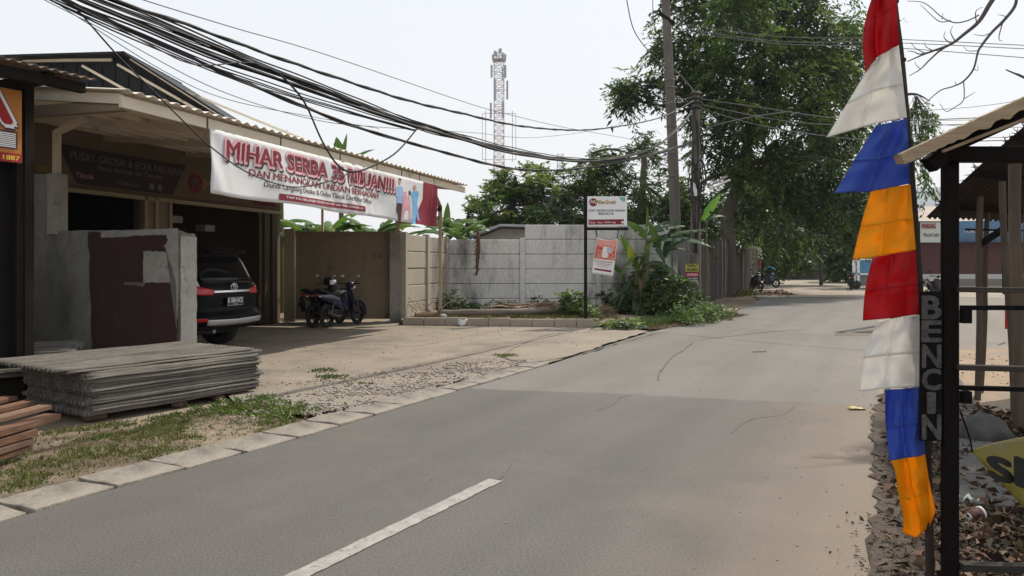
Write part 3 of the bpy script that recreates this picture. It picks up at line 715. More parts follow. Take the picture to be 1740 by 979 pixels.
# long thin pale pipe running down to the right behind the canopy
b = MB(); b.bar(P(317, 156, 21.3), P(555, 253, 20.5), .06, .06, up=(0, 1, 0)); b.bar(P(548, 250, 20.5), V((P(548, 250, 20.5).x, 20.5, 0)), .06, .06, up=(0, 1, 0))
tag(b.build('sloping_pipe', 'cream_metal'), 'thin pale metal rail sloping down behind the canopy roof', 'pipe')
# ---- gate
gt = root('metal_gate', 'brown grey sheet metal sliding gate behind the two motorbikes', 'gate', V((-4.3, 20.05, 0)))
b = MB(); n = 180
def gf(s, t): return V((-5.62+2.55*s, 20.05+(.002 if (int(s*n/9) % 3 == 0) else 0), .10+2.24*t))
b.slab(gf, n, 1, (0, .02, 0)); 
for i in range(len(b.sm)): b.sm[i] = False
b.build('gate_sheet', 'brown_metal', gt)
b = MB(); 
for z in (.12, 2.34): b.bar((-5.62, 20.02, z), (-3.07, 20.02, z), .05, .05)
for x in (-5.6, -3.09): b.bar((x, 20.02, .1), (x, 20.02, 2.36), .05, .05, up=(0, 1, 0))
b.build('gate_frame', 'brown_metal', gt)
b = MB()
for k_ in range(70):
    x = -5.6+k_*.036; b.tube([V((x, 20.04, 2.36)), V((x+.02, 20.03+random.uniform(-.03, .03), 2.44)), V((x+.05, 20.04, 2.38+random.uniform(0, .05)))], .003, 3)
b.build('barbed_wire', 'old_zinc', gt)
b = MB(); b.box((-5.75, 19.92, 1.23), (.27, .06, 2.4)); b.build('side_leaf', 'tan_metal', gt)
b = MB(); b.box((-3.0, 19.95, 1.19), (.28, .3, 2.38))
tag(b.build('gate_pillar', 'dark_pillar' if 'dark_pillar' in M else 'render_wall'), 'square dark stained concrete pillar at the right end of the metal gate', 'pillar')
# ------------------------------------------------------------------ stacks of corrugated roofing sheets
defm('fibre_sheet', (.17, .152, .13), (.085, .077, .067), 5, .9, .4, 25, stretch=(.25, 1.5, 1), c3=(.07, .063, .055), s3=1.5, t3=(.5, .64), fine=.22, fs=60)
defm('board_wood', (.19, .098, .055), (.12, .063, .038), 6, .85, .5, 30, stretch=(.2, 3, 3), c3=(.06, .035, .025), s3=2.5, t3=(.5, .62), fine=.2, fs=40)
defm('board_old', (.22, .13, .085), (.15, .09, .06), 2.5, .85, .3, 20, stretch=(.25, 3, 3), c3=(.09, .06, .045), s3=1.5, t3=(.52, .64))
defm('brick', (.12, .07, .05), (.08, .055, .045), 5, .9, .4, 25)
SU = V((.54, .84, 0)).normalized(); SN = V((-.84, .54, 0)).normalized()
def sheet_mb(L, W_, seed):
    random.seed(seed); b = MB(); e0 = [random.uniform(-.006, .006) for _ in range(200)]
    nv = int(W_/.0095*1); amp = .016; pitch = .075
    nv = 110
    def fn(s, t):
        x = -L/2+L*s; 
        if s in (0, 1): x += e0[int(t*90)]*1.6
        return V((x, -W_/2+W_*t, amp*math.sin(2*math.pi*t*W_/pitch)+.003*math.sin(s*11+seed*2)+.001*math.sin(s*31+seed)))
    b.slab(fn, 20, nv, (0, 0, -.0065)); return b
SHM = [sheet_mb(2.12, 1.30, i) for i in range(4)]
sh0 = [sb.build('roofing_sheet', 'fibre_sheet', local=True, origin=(0, 0, 0)) for sb in SHM]
random.seed(21)
A_ = V((-4.04, 7.34, 0)); ang = math.atan2(SU.y, SU.x)
ctr = A_+SU*1.03+SN*.66
NSH = 30
for k in range(NSH):
    o = sh0[k] if k < 4 else sh0[random.randrange(4)].copy()
    if k >= 4: COL.objects.link(o)
    z = .055+.0146*k
    sx = random.uniform(-.045, .045) + (.05 if 8 < k < 14 else 0)-(.05 if k > 20 else 0)*0
    c = ctr+SU*(sx+.0)+SN*random.uniform(-.02, .02)
    c.z = z; yaw = ang+random.uniform(-.012, .012)
    if k < NSH-2:
        o.scale = (.93, .97, 1)
        lab = 'weathered grey corrugated sheet inside the big roadside stack'
    if k >= NSH-2:
        c = ctr-SU*.03+SN*.12; c.z = z+.012+(.012 if k == NSH-1 else 0); o.scale = (1.06, 1.12 if k == NSH-1 else 1.06, 1)
        lab = 'topmost wide corrugated sheet on the roadside stack overhanging its left end' if k == NSH-1 else 'second corrugated sheet from the top of the roadside stack, just under the overhanging one'
        if k == NSH-1: c = c-SU*.10+SN*.06
    o.location = c; o.rotation_euler = (0, random.uniform(-.003, .003), yaw)
    tag(o, lab, 'roofing sheet', 'corrugated sheets in the big roadside stack')
for k, (a_, bb) in enumerate(((.15, .15), (.15, 1.1), (1.05, .12), (1.85, .15), (1.85, 1.1), (1.5, .12))):
    p = A_+SU*a_+SN*bb
    b = MB(); b.box((p.x, p.y, .012), (.20, .10, .045), Matrix.Rotation(ang+.3*k, 3, 'Z')); tag(b.build('brick', 'brick', bevel=.006), 'reddish broken brick propping up the stack of sheets', 'brick', 'bricks under the roadside stack')
# second pile further back left
B0 = V((-6.6, 9.0, 0)); 
for k in range(12):
    o = sh0[random.randrange(4)].copy(); COL.objects.link(o); c = B0+V((random.uniform(-.05, .05), random.uniform(-.05, .05), .34+.0145*k)); o.location = c
    o.rotation_euler = (0, 0, .42+random.uniform(-.02, .02)+(.03 if k == 11 else 0)); o.scale = (1.25, .9, 1)
    if k == 11: o.rotation_euler[2] = .42
    tag(o, 'grey corrugated sheet in the rear pile in front of the dark zinc fence', 'roofing sheet', 'corrugated sheets in the rear pile')
b = MB(); b.box((-6.5, 9.0, .16), (2.3, .9, .33), Matrix.Rotation(.42, 3, 'Z')); tag(b.build('support_crate', 'dark_wood'), 'low dark timber base under the rear sheet pile', 'crate')
for k in range(3):
    o = sh0[k].copy(); COL.objects.link(o); o.location = (-5.95-.1*k, 7.95, .33+.016*k); o.rotation_euler = (0, 0, .75+.05*k); o.scale = (.9, .55, 1)
    tag(o, 'short grey corrugated sheet lying low at the left edge above the timber boards', 'roofing sheet', 'short corrugated sheets beside the boards')
b = MB(); b.box((-5.95, 7.95, .13), (1.5, .5, .30), Matrix.Rotation(.75, 3, 'Z')); tag(b.build('timber_block', 'dark_wood'), 'dark timber block under the short corrugated sheets at the left edge', 'timber block')
# boards
bl = [  # right end pixel, z, width, material, label
    ((104, 703), .20, .15, .05, 'board_wood', 'orange brown timber board with its sawn end nearest the sheets, top right of the pile'),
    ((88, 688), .20, .13, .04, 'board_old', 'faded brown timber board second from the right on top of the pile'),
    ((58, 681), .20, .12, .04, 'board_wood', 'reddish timber board third from the right on top of the pile'),
    ((30, 673), .20, .14, .04, 'board_wood', 'reddish timber board at the left of the pile top'),
    ((64, 729), .13, .14, .055, 'board_wood', 'orange timber board in the middle layer of the pile'),
    ((58, 744), .07, .12, .05, 'board_old', 'dark brown timber board under the middle layer of the pile'),
    ((56, 757), .02, .12, .04, 'board_wood', 'pale ended timber board at the bottom of the pile')]
for i, ((px, py), z, w_, h_, m_, lab) in enumerate(bl):
    e_ = G(px, py, z+h_); d = V((-.10-.02*i % .05, -1, 0)).normalized(); c = e_+d*1.1; c.z = z+h_/2
    sd = V((d.y, -d.x, 0))
    b = MB(); R3 = Matrix((d, V((-d.y, d.x, 0)), V((0, 0, 1)))).transposed(); cc = c+V((d.y, -d.x, 0))*(w_/2)
    b.box((0, 0, 0), (2.2, w_, h_)); o = b.build('timber_board', m_, local=True, origin=(0, 0, 0), bevel=.004)
    o.location = cc; o.rotation_euler = (0, 0, math.atan2(d.y, d.x)); tag(o, lab, 'timber board', 'timber boards piled at the left edge')
b = MB(); b.box((-4.25, 5.7, .0), (.5, 1.2, .03)); tag(b.build('support_plank', 'dark_wood'), 'dark plank lying on the ground under the timber pile', 'timber board')
# ------------------------------------------------------------------ black SUV
defm('car_paint', (.003, .003, .005), rough=.35, spec=.1); defm('car_glass', (.005, .005, .006), rough=.08, spec=.25)
defm('car_red', (.55, .012, .02), rough=.2, coat=.6); defm('silver', (.55, .55, .56), rough=.35, metal=.5); defm('chrome', (.7, .7, .72), rough=.15, metal=.9)
defm('rubber', (.02, .02, .02), rough=.85, bump=.2, bscale=60); defm('plate_black', (.015, .015, .015), rough=.5); defm('rim', (.25, .25, .26), rough=.35, metal=.7)
defm('black_plastic', (.010, .010, .011), rough=.6, spec=.2); defm('white_plastic', (.7, .7, .7), rough=.4)
rc = CF(4.26, 1.61, 0)
car = root('parked_suv', 'black SUV parked tail out under the canopy beside the grey wall', 'car', rc, math.atan2(CN.y, CN.x))
def ip(tab, z):
    if z <= tab[0][0]: return tab[0][1]
    for (z0, v0), (z1, v1) in zip(tab, tab[1:]):
        if z <= z1: return v0+(v1-v0)*(z-z0)/(z1-z0)
    return tab[-1][1]
Wt = [(.40, .84), (.5, .91), (.62, .93), (.85, .93), (1.0, .925), (1.12, .90), (1.2, .86), (1.5, .77), (1.70, .69), (1.78, .60), (1.83, .42), (1.845, .1)]
Xr = [(.40, .16), (.48, .03), (.60, .0), (.68, .06), (.72, .09), (.95, .085), (1.1, .10), (1.18, .13), (1.5, .27), (1.68, .36), (1.70, .20), (1.77, .24), (1.82, .5), (1.845, 1.2)]
Xf = [(.40, 4.7), (.6, 4.78), (.9, 4.72), (1.02, 4.5), (1.1, 3.6), (1.2, 3.4), (1.5, 2.9), (1.72, 2.5), (1.8, 2.2), (1.845, 1.9)]
def outl(s, z, off=0.0):
    """plan outline by arc length s from the tail's middle (+ = left side)"""
    w_ = ip(Wt, z)+off; xr = ip(Xr, z)-off; r = min(.32, w_*.6); st = w_-r; sg = 1 if s >= 0 else -1; a = abs(s)
    bow = lambda y: .07*(y/w_)**2
    if a <= st: return V((xr+bow(a), sg*a, z))
    if a <= st+r*math.pi/2:
        t = (a-st)/r; return V((xr+bow(st)+r*(1-math.cos(t)), sg*(st+r*math.sin(t)), z))
    return V((xr+bow(st)+r+(a-st-r*math.pi/2), sg*w_, z))
zl = sorted(set([z for z, _ in Wt]+[z for z, _ in Xr]+[z for z, _ in Xf]+[.56, .78, 1.06, 1.35, 1.6]))
def ring(z):
    w_ = ip(Wt, z); xf = ip(Xf, z); pts = []
    for k in range(12): pts.append(outl(k/11*(w_+.1), z))
    x0 = pts[-1].x
    for k in range(1, 10): pts.append(V((x0+(xf-.5-x0)*k/9, w_, z)))
    for k in range(1, 6):
        t = k/5*math.pi/2; pts.append(V((xf-.5+.5*math.sin(t), w_*(.35+.65*math.cos(t)), z)))
    full = pts+[V((p.x, -p.y, p.z)) for p in reversed(pts[1:])]
    return full
b = MB(); rings = [ring(z) for z in zl]; n = len(rings[0]); vs = [p for r in rings for p in r]; fs = []
for i in range(len(rings)-1):
    for k_ in range(n): fs.append((i*n+k_, (i+1)*n+k_, (i+1)*n+(k_+1) % n, i*n+(k_+1) % n))
b.add(vs, fs, True); b.add(rings[0], [tuple(range(n))]); b.add(rings[-1], [tuple(range(n))[::-1]])
b.build('body', 'car_paint', car, local=True)
def cpatch(name, m_, s0, s1, zf0, zf1, off, par=None, nu=16, nv=4, th=.012):
    b = MB(); b.grid(lambda a, t: outl(s0+(s1-s0)*a, zf0(a)+(zf1(a)-zf0(a))*t, off), nu, nv)
    o = b.build(name, m_, par or car, local=True, solid=th); return o
rg = cpatch('rear_window', 'car_glass', -.70, .70, lambda a: 1.17+.02*abs(a-.5), lambda a: 1.63, .006)
for sg in (1, -1):
    cpatch('side_window', 'car_glass', sg*1.32, sg*3.4, lambda a: 1.16, lambda a: 1.62, .006)
    cpatch('tail_light', 'car_red', sg*.50, sg*1.22, lambda a: .985+.01*a, lambda a: 1.075+.085*min(1, a*1.6)-.04*max(0, a-.8), .014)
    cpatch('reflector', 'car_red', sg*.72, sg*.98, lambda a: .545, lambda a: .60, .012)
    cpatch('pillar_reflection', 'silver', sg*.755, sg*.80, lambda a: 1.12, lambda a: 1.63, .008, nu=2)  # silver strip paints in a reflection on the rear pillar
    cpatch('bumper_step', 'black_plastic', sg*.98, sg*1.5, lambda a: .44, lambda a: .62, .008)
cpatch('chrome_strip', 'chrome', -.50, .50, lambda a: 1.015, lambda a: 1.06, .022)
cpatch('skid_plate', 'silver', -.72, .72, lambda a: .46-.02*abs(a-.5)*2+.04*abs(2*a-1)**2, lambda a: .555+.02*abs(2*a-1), .02)
cpatch('lower_bumper', 'black_plastic', -.9, .9, lambda a: .40, lambda a: .455, .01)
b = MB(); b.grid(lambda s, t: V((.19+.26*t, (-1+2*s)*(.50-.02*t), 1.695+.02*(1-abs(2*s-1))+.075*t)), 14, 4); b.build('spoiler', 'car_paint', car, local=True, solid=.035)
pl = MB(); pl.box((.045, 0, .86), (.02, .43, .15)); plo = pl.build('number_plate', 'plate_black', car, local=True, bevel=.004)
b = MB(); 
for (y0, y1, z0, z1) in ((-.205, .205, .925, .93), (-.205, .205, .79, .795), (-.205, -.2, .79, .93), (.2, .205, .79, .93)): b.box((.032, (y0+y1)/2, (z0+z1)/2), (.003, y1-y0, z1-z0))
b.build('plate_border', 'white_plastic', plo, local=True)
text_mb('B 1804 NCS', lambda x, y: V((.033, .19-.38*x, .84+.075*y)), .04).build('plate_number', 'white_plastic', plo, local=True)
text_mb('12.25', lambda x, y: V((.033, .05-.1*x, .802+.026*y)), .02).build('plate_date', 'white_plastic', plo, local=True)
b = MB(); ring_ = [V((.062, .085*math.cos(t), 1.115+.058*math.sin(t))) for t in [2*math.pi*k_/24 for k_ in range(25)]]; b.tube(ring_, .008, 6, cap=False)
r2_ = [V((.058, .02*math.cos(t), 1.115+.055*math.sin(t))) for t in [2*math.pi*k_/20 for k_ in range(21)]]; b.tube(r2_, .006, 6, cap=False)
r3_ = [V((.058, .06*math.cos(t), 1.140+.018*math.sin(t))) for t in [2*math.pi*k_/20 for k_ in range(21)]]; b.tube(r3_, .006, 6, cap=False)
b.build('badge', 'chrome', car, local=True)
b = MB(); b.box((2.3, 0, .36), (3.6, 1.3, .16)); b.build('underbody', 'black_plastic', car, local=True)
b = MB(); b.tube([V((.12, .45, .36)), V((.5, .45, .36))], .035, 10); b.build('exhaust_pipe', 'rim', car, local=True)
for x in (.99, 3.75):
    for y in (.77, -.77):
        b = MB(); b.lathe((x, y-.125, .385), (0, 1, 0), [(0, .24), (0, .33), (.02, .375), (.06, .385), (.19, .385), (.23, .375), (.25, .33), (.25, .24)], 32); t_ = b.build('tyre', 'rubber', car, local=True)
        b = MB(); sy = 1 if y > 0 else -1
        b.lathe((x, y+sy*.06, .385), (0, sy, 0), [(0, .03), (0, .24), (.05, .25)], 28)
        for k_ in range(6):
            t = k_*math.pi/3; b.bar(V((x, y+sy*.09, .385)), V((x+.23*math.cos(t), y+sy*.09, .385+.23*math.sin(t))), .05, .03, up=(0, 1, 0))
        b.build('rim', 'rim', t_, local=True)
# ------------------------------------------------------------------ motor scooters
defm('moto_dark', (.010, .010, .011), rough=.35, coat=.1); defm('moto_red', (.16, .012, .014), rough=.35, coat=.3); defm('moto_blue', (.018, .018, .06), rough=.35, coat=.2)
defm('moto_seat', (.02, .02, .02), rough=.7); defm('lamp_glass', (.75, .75, .78), rough=.1, spec=.8); defm('metal_grey', (.09, .09, .095), rough=.4, metal=.6)
defm('tail_red', (.4, .02, .02), rough=.2); defm('moto_white', (.16, .15, .2), rough=.35, coat=.3)
def scooter(label, loc, rotz, body_m, accent_m, group, lean=.0):
    r = root('motorbike', label, 'motorbike', loc, rotz, group)
    def B(name, m_, par=None, **k): 
        o = mb_.build(name, m_, par or r, local=True, **k); return o
    for x in (0, 1.25):
        mb_ = MB(); mb_.lathe((x, -.045, .28), (0, 1, 0), [(0, .2), (0, .24), (.02, .275), (.045, .285), (.07, .275), (.09, .24), (.09, .2)], 28); ty = B('tyre', 'rubber')
        mb_ = MB(); mb_.lathe((x, -.03, .28), (0, 1, 0), [(0, .19), (0, .205), (.06, .205), (.06, .19), (0, .19)], 24); mb_.cyl((x, -.05, .28), (x, .05, .28), .04, seg=12)
        for k_ in range(5):
            t = k_*2*math.pi/5; mb_.bar(V((x, 0, .28)), V((x+.2*math.cos(t), 0, .28+.2*math.sin(t))), .03, .02, up=(0, 1, 0))
        B('wheel_rim', 'metal_grey', ty)
    mb_ = MB()                                   # tail body, lofted
    st = [(-.42, .78, .05, .03), (-.30, .76, .09, .06), (-.05, .70, .12, .10), (.25, .62, .13, .13), (.45, .50, .12, .12), (.55, .40, .10, .08)]
    rings_ = []
    for (x, z, hw, hh) in st:
        rings_.append([V((x+.0, hw*math.copysign(abs(math.cos(t))**.7, math.cos(t)), z+hh*math.copysign(abs(math.sin(t))**.8, math.sin(t)))) for t in [2*math.pi*k_/16 for k_ in range(16)]])
    vs = [p for q in rings_ for p in q]; fs = [(i*16+k_, i*16+(k_+1) % 16, (i+1)*16+(k_+1) % 16, (i+1)*16+k_) for i in range(len(st)-1) for k_ in range(16)]
    mb_.add(vs, fs, True); mb_.add(rings_[0], [tuple(range(16))[::-1]]); mb_.add(rings_[-1], [tuple(range(16))]); B('tail_body', body_m)
    for sg in (1, -1):
        mb_ = MB(); mb_.grid(lambda a, t: V((-.38+.75*a, sg*(.085+.055*math.sin(a*2.6)), .74-.10*a+(.02+.07*math.sin(a*3))*t*1.0)), 10, 2); B('side_panel', accent_m, solid=.012)
    mb_ = MB(); mb_.grid(lambda a, t: V((-.36+1.0*a, (2*t-1)*(.10+.03*math.sin(a*3)), .86-.12*math.sin(min(1, a*1.1)*2.6)*(1 if a > .3 else a/.3)+.02*(1-(2*t-1)**2))), 14, 6); B('seat', 'moto_seat', solid=-.05)
    mb_ = MB(); mb_.box((.72, 0, .26), (.38, .26, .06)); mb_.box((.3, 0, .32), (.5, .2, .2)); B('engine', 'black_plastic', bevel=.03)
    mb_ = MB()                                   # front shield
    mb_.grid(lambda a, t: V((.86+.16*t-.05*abs(2*a-1)**2*1.0-.10*(abs(2*a-1)**2), (2*a-1)*(.14+.06*math.sin(t*3)), .30+.62*t)) if 0 else V((1.02-.14*t-.12*abs(2*a-1)**2, (2*a-1)*(.13+.07*math.sin(t*2.6)), .32+.60*t)), 12, 10); B('front_shield', body_m, solid=.03)
    mb_ = MB(); mb_.grid(lambda a, t: V((1.045-.14*t-.12*abs(2*a-1)**2, (2*a-1)*.08, .5+.34*t)), 6, 4); B('shield_panel', accent_m, solid=.01)
    mb_ = MB(); mb_.ell((.93, 0, .99), (.10, .13, .09)); B('handlebar_cover', body_m)
    mb_ = MB(); mb_.tube(crv([(.80, -.36, 1.02), (.88, -.2, 1.03), (.90, 0, 1.0), (.88, .2, 1.03), (.80, .36, 1.02)], 5), .016, 8); hb = B('handlebar', 'black_plastic')
    for sg in (1, -1):
        mb_ = MB(); mb_.tube([(.83, sg*.24, 1.03), (.80, sg*.30, 1.12), (.79, sg*.33, 1.18)], .006, 6); mb_.ell((.78, sg*.35, 1.21), (.015, .065, .04)); mr = B('mirror', 'black_plastic')
        mb_ = MB(); mb_.ell((.767, sg*.35, 1.21), (.008, .055, .032)); B('mirror_glass', 'lamp_glass', mr)
    mb_ = MB(); mb_.ell((1.01, 0, .93), (.05, .10, .05)); B('headlight', 'lamp_glass')
    mb_ = MB(); mb_.ell((-.42, 0, .77), (.04, .07, .035)); B('tail_light', 'tail_red')
    for sg in (1, -1):
        mb_ = MB(); mb_.ell((-.40, sg*.10, .75), (.03, .03, .02)); B('turn_light', 'lamp_glass')
        mb_ = MB(); mb_.tube([(1.25, sg*.07, .28), (1.08, sg*.07, .62), (.98, sg*.05, .85)], .02, 8); B('fork', 'metal_grey')
        mb_ = MB(); mb_.bar((-.0, sg*.1, .28), (.12, sg*.12, .62), .04, .04); B('shock', 'metal_grey')
    mb_ = MB(); mb_.grid(lambda a, t: V((1.25+.31*math.cos(-.2+a*2.4), (2*t-1)*.055, .28+.31*math.sin(-.2+a*2.4))), 10, 3); B('front_mudguard', body_m, solid=.01)
    mb_ = MB(); mb_.grid(lambda a, t: V((-.10-.36*math.cos(a*.9-.2), (2*t-1)*.06, .40+.38*math.sin(1.2-a*1.2))), 6, 3); B('rear_mudguard', 'black_plastic', solid=.01)
    mb_ = MB(); mb_.box((-.46, 0, .56), (.01, .2, .09)); B('number_plate', 'plate_black')
    mb_ = MB(); mb_.tube([(.45, -.12, .26), (.2, -.16, .25), (-.05, -.17, .33), (-.22, -.17, .40)], [.02, .025, .05, .045], 10); B('exhaust', 'metal_grey')
    mb_ = MB(); mb_.bar((.35, .1, .22), (.38, .28, .0), .02, .02); B('kickstand', 'metal_grey')
    return r
s1 = scooter('black and red motorbike standing left of the blue one in front of the gate', (-4.74, 18.35, .013), math.atan2(.95, .30), 'moto_dark', 'moto_red', 'motorbikes before the metal gate')
s2 = scooter('dark blue motorbike parked on the right before the gate', (-4.38, 18.25, .013), math.atan2(.92, .39), 'moto_blue', 'moto_white', 'motorbikes before the metal gate')
hm = root('helmet', 'black motorbike helmet with clear visor hanging on the left motorbike', 'helmet', (P(560, 477, 18.9).x, 18.9, .97))
hp = P(560, 479, 18.9)
b = MB(); b.ell(hp, (.15, .16, .145), cutz=-.09); b.build('shell', 'moto_dark', hm)
b = MB(); b.grid(lambda a, t: hp+V((.157*math.cos(-1.3+a*1.9), .165*math.sin(-1.3+a*1.9), -.07+.12*t)), 12, 4); b.build('visor', 'lamp_glass' , hm, solid=.003)
# backpack / child seat block below the helmet
b = MB(); b.ell(P(566, 503, 18.9), (.16, .16, .24)); b.ell(P(566, 490, 18.9), (.13, .13, .2)); tag(b.build('rider_bag', 'moto_seat'), 'soft black bag sitting on the left motorbike below the helmet', 'bag')
# ------------------------------------------------------------------ precast fence
defm('precast', (.62, .60, .56), (.50, .485, .45), .8, .92, .35, 10, c3=(.16, .155, .145), s3=.9, t3=(.50, .66), stretch=(1, 1, .28), fine=.18, fs=40)
defm('precast_warm', (.43, .38, .305), (.34, .3, .245), .8, .92, .35, 10, c3=(.13, .11, .09), s3=1.1, t3=(.50, .66), stretch=(1, 1, .28), fine=.13, fs=40)
defm('kerb_block', (.40, .335, .275), (.31, .26, .215), 2, .92, .4, 18, c3=(.2, .17, .14), s3=1.5, t3=(.54, .66), fine=.12, fs=50)
defm('log_bark', (.26, .215, .17), (.15, .125, .1), 3, .95, .7, 18, stretch=(.6, 3, 3))
defm('stick', (.36, .26, .175), (.22, .155, .11), 4, .9, island=.35)
def fence_run(p, q, nb, rows, zb, ztop, m_, name, label, tall_from=None):
    p, q = V(p), V(q); d = (q-p); L = d.length; d.normalize(); ang = math.atan2(d.y, d.x)
    R3 = Matrix.Rotation(ang, 3, 'Z'); r = root(name, label, 'wall', (p+q)/2)
    for i in range(nb+1):
        c = p+d*L*i/nb; b = MB(); zt_ = ztop+.05+(.39 if tall_from is not None and i >= tall_from+1 else 0)
        b.box((c.x, c.y, zt_/2), (.15, .17, zt_), R3); b.build('post', m_, r, bevel=.01)
    for i in range(nb):
        a0 = L*i/nb+.078; a1 = L*(i+1)/nb-.078; rr = rows+(1 if tall_from is not None and i >= tall_from else 0); hh = (ztop-zb)/rows
        b = MB(); c = p+d*(a0+a1)/2; b.box((c.x, c.y, (zb+.02+zb+hh*rr-.02)/2), (a1-a0, .012, hh*rr-.04), R3); b.build('joint_filler', 'crack', r)
        for k in range(rr):
            z0 = zb+hh*k+.006; z1 = zb+hh*(k+1)-.006; c = p+d*(a0+a1)/2; o_ = random.uniform(-.008, .008)
            b = MB(); b.box((c.x-d.y*o_, c.y+d.x*o_, (z0+z1)/2), (a1-a0, .05, z1-z0), R3 ); b.build('panel', m_, r, bevel=.019)
    return r
fence_run((-2.80, 19.95, 0), (-2.02, 23.3, 0), 2, 5, .06, 2.30, 'precast_warm', 'precast_wall', 'sunlit warm toned precast concrete wall running back from the gate pillar')
fence_run((-2.0, 23.42, 0), (4.95, 23.46, 0), 3, 5, .02, 2.27, 'precast', 'precast_wall', 'long shaded grey precast concrete wall behind the planting bed', 1)
# kerb blocks
x = -2.68; y0_ = 19.02; i = 0; kb = []
dirk = V((4.68, -.68, 0)).normalized()
for i in range(9):
    c = V((-2.68, 19.02, 0))+dirk*(.26+.535*i)
    b = None
    if i < 3:
        b = MB(); random.seed(i+40); b.box((0, 0, .10), (.522, .13, .215)); o = b.build('kerb_block', 'kerb_block', local=True, origin=(0, 0, 0), bevel=.012); kb.append(o)
    else: o = kb[i % 3].copy(); COL.objects.link(o)
    o.location = c+V((0, 0, random.uniform(-.012, .008))); o.rotation_euler = (0, random.uniform(-.01, .01), math.atan2(dirk.y, dirk.x)+random.uniform(-.015, .015))
    tag(o, 'low tan concrete block in the kerb row edging the planting bed', 'kerb block', 'kerb blocks along the planting bed')
random.seed(5)
# log, sticks, debris
b = MB(); pts = crv([P(744, 532, 19.9), P(800, 531, 20.0), P(870, 530, 20.1), P(950, 527, 20.4)], 5); b.tube(pts, [.085+.012*math.sin(i*1.7) for i in range(len(pts))], 10)
tag(b.build('fallen_log', 'log_bark'), 'long grey brown log lying behind the kerb blocks', 'log')
b = MB(); b.tube([P(706, 535, 19.5), P(728, 534, 19.6), P(742, 531, 19.7)], [.08, .075, .06], 9); tag(b.build('palm_stump', 'stick'), 'short tan cut palm stump at the left end of the log', 'log')
rn = random.Random(4)
b = MB()
for k in range(14):
    x0 = rn.uniform(700, 750); y0 = rn.uniform(522, 536); an = rn.uniform(-.9, .9); l = rn.uniform(15, 34)
    p = P(x0, y0, 19.6+rn.random()*.4); q = P(x0+l*math.sin(an), y0-l*.7*math.cos(an), 19.9+rn.random()*.4); b.tube([p, (p+q)/2+V((0, 0, .04)), q], .012, 5)
tag(b.build('dry_palm_fronds', 'stick'), 'bundle of dry tan palm stalks leaning against the sunlit wall', 'dry branches')
b = MB()
for k in range(80):
    x0 = rn.uniform(850, 985); y0 = rn.uniform(516, 534); an = rn.uniform(-.45, .35); l = rn.uniform(20, 60)
    p = P(x0-l/2, y0, 20.2+rn.random()*.5); q = P(x0+l/2, y0-l*an*.35, 20.2+rn.random()*.5); p.z = max(p.z, .16); q.z = max(q.z, .16)
    b.tube([p, (p+q)/2+V((0, 0, rn.uniform(-.02, .05))), q], rn.uniform(.008, .022), 5)
tag(b.build('stick_pile', 'stick'), 'pile of dry brown sticks and boards behind the kerb in front of the grey wall', 'stick pile')
b = MB(); b.grid(lambda s, t: P(915+26*s, 508+11*t+3*math.sin(s*9), 20.3+.3*t)+V((0, 0, .02*math.sin(s*13+t*7))), 10, 5); tag(b.build('white_sack', 'print_white', solid=.004), 'crumpled white plastic sack on top of the stick pile', 'sack')
b = MB(); b.grid(lambda s, t: P(777+18*s-4*t*s, 543+10*t, 18.72)+V((0, -.06*math.sin(s*3.1), .015*math.sin(s*9))), 8, 5); tag(b.build('plastic_bag', 'print_white', solid=.003), 'small white plastic bag hanging over the low kerb', 'bag')
b = MB(); b.ell(P(753, 538, 19.3), (.10, .09, .07)); tag(b.build('white_stone', 'render_pale'), 'pale round stone at the left end of the log', 'stone')
# dried hanging banana flower stalk over the wall
b = MB(); b.tube(crv([P(812, 392, 23.1), P(813, 420, 23.1), P(811, 445, 23.1), P(810, 470, 23.1)], 4), [.03, .05, .05, .06, .06, .07, .06, .05, .05, .045, .03, .03, .008], 7)
for k in range(24):
    y = rn.uniform(405, 462); p = P(811, y, 23.1); b.tube([p, p+V((rn.uniform(-.12, .12), -.05, -.12))], [.03, .008], 5)
defm('dry_red', (.13, .06, .045), (.08, .04, .03), 8, .9)
tag(b.build('dried_stalk', 'dry_red'), 'dark red dried banana flower stalk hanging over the grey wall', 'banana stalk')
# shed roof behind the wall
sh = root('back_shed', 'low shed with a grey sheet roof and brown board showing over the wall', 'shed', V((1, 26, 0)))
b = MB(); corr(b, P(806, 408, 25.2), V((1, 0, 0)), (P(848, 388, 25.6)-P(806, 408, 25.2)).normalized(), .1, .1, .1, .01, .01, V((0, 0, 1)))
b = MB(); q = [P(800, 408, 24.6), P(850, 385, 24.6), P(1000, 389, 24.6), P(1010, 388, 24.6)]
b.poly([P(798, 408, 24.5), P(850, 386, 24.5), P(1012, 390, 24.5), P(1012, 386.5, 27), P(850, 382, 27), P(798, 400, 27)], (0, 0, .03)); b.build('roof', 'old_zinc', sh)
b = MB(); b.poly([V((P(815, 0, 25).x, 25, 0)), V((P(1010, 0, 25).x, 25, 0)), P(1010, 392, 25), P(852, 389, 25), P(815, 404, 25)], (0, .05, 0)); b.build('wall', 'render_pale', sh)
b = MB(); b.poly([P(918, 411, 24.9), P(985, 411, 24.9), P(985, 391.5, 24.9), P(918, 391, 24.9)], (0, .04, 0)); b.build('brown_board', 'board_old', sh)
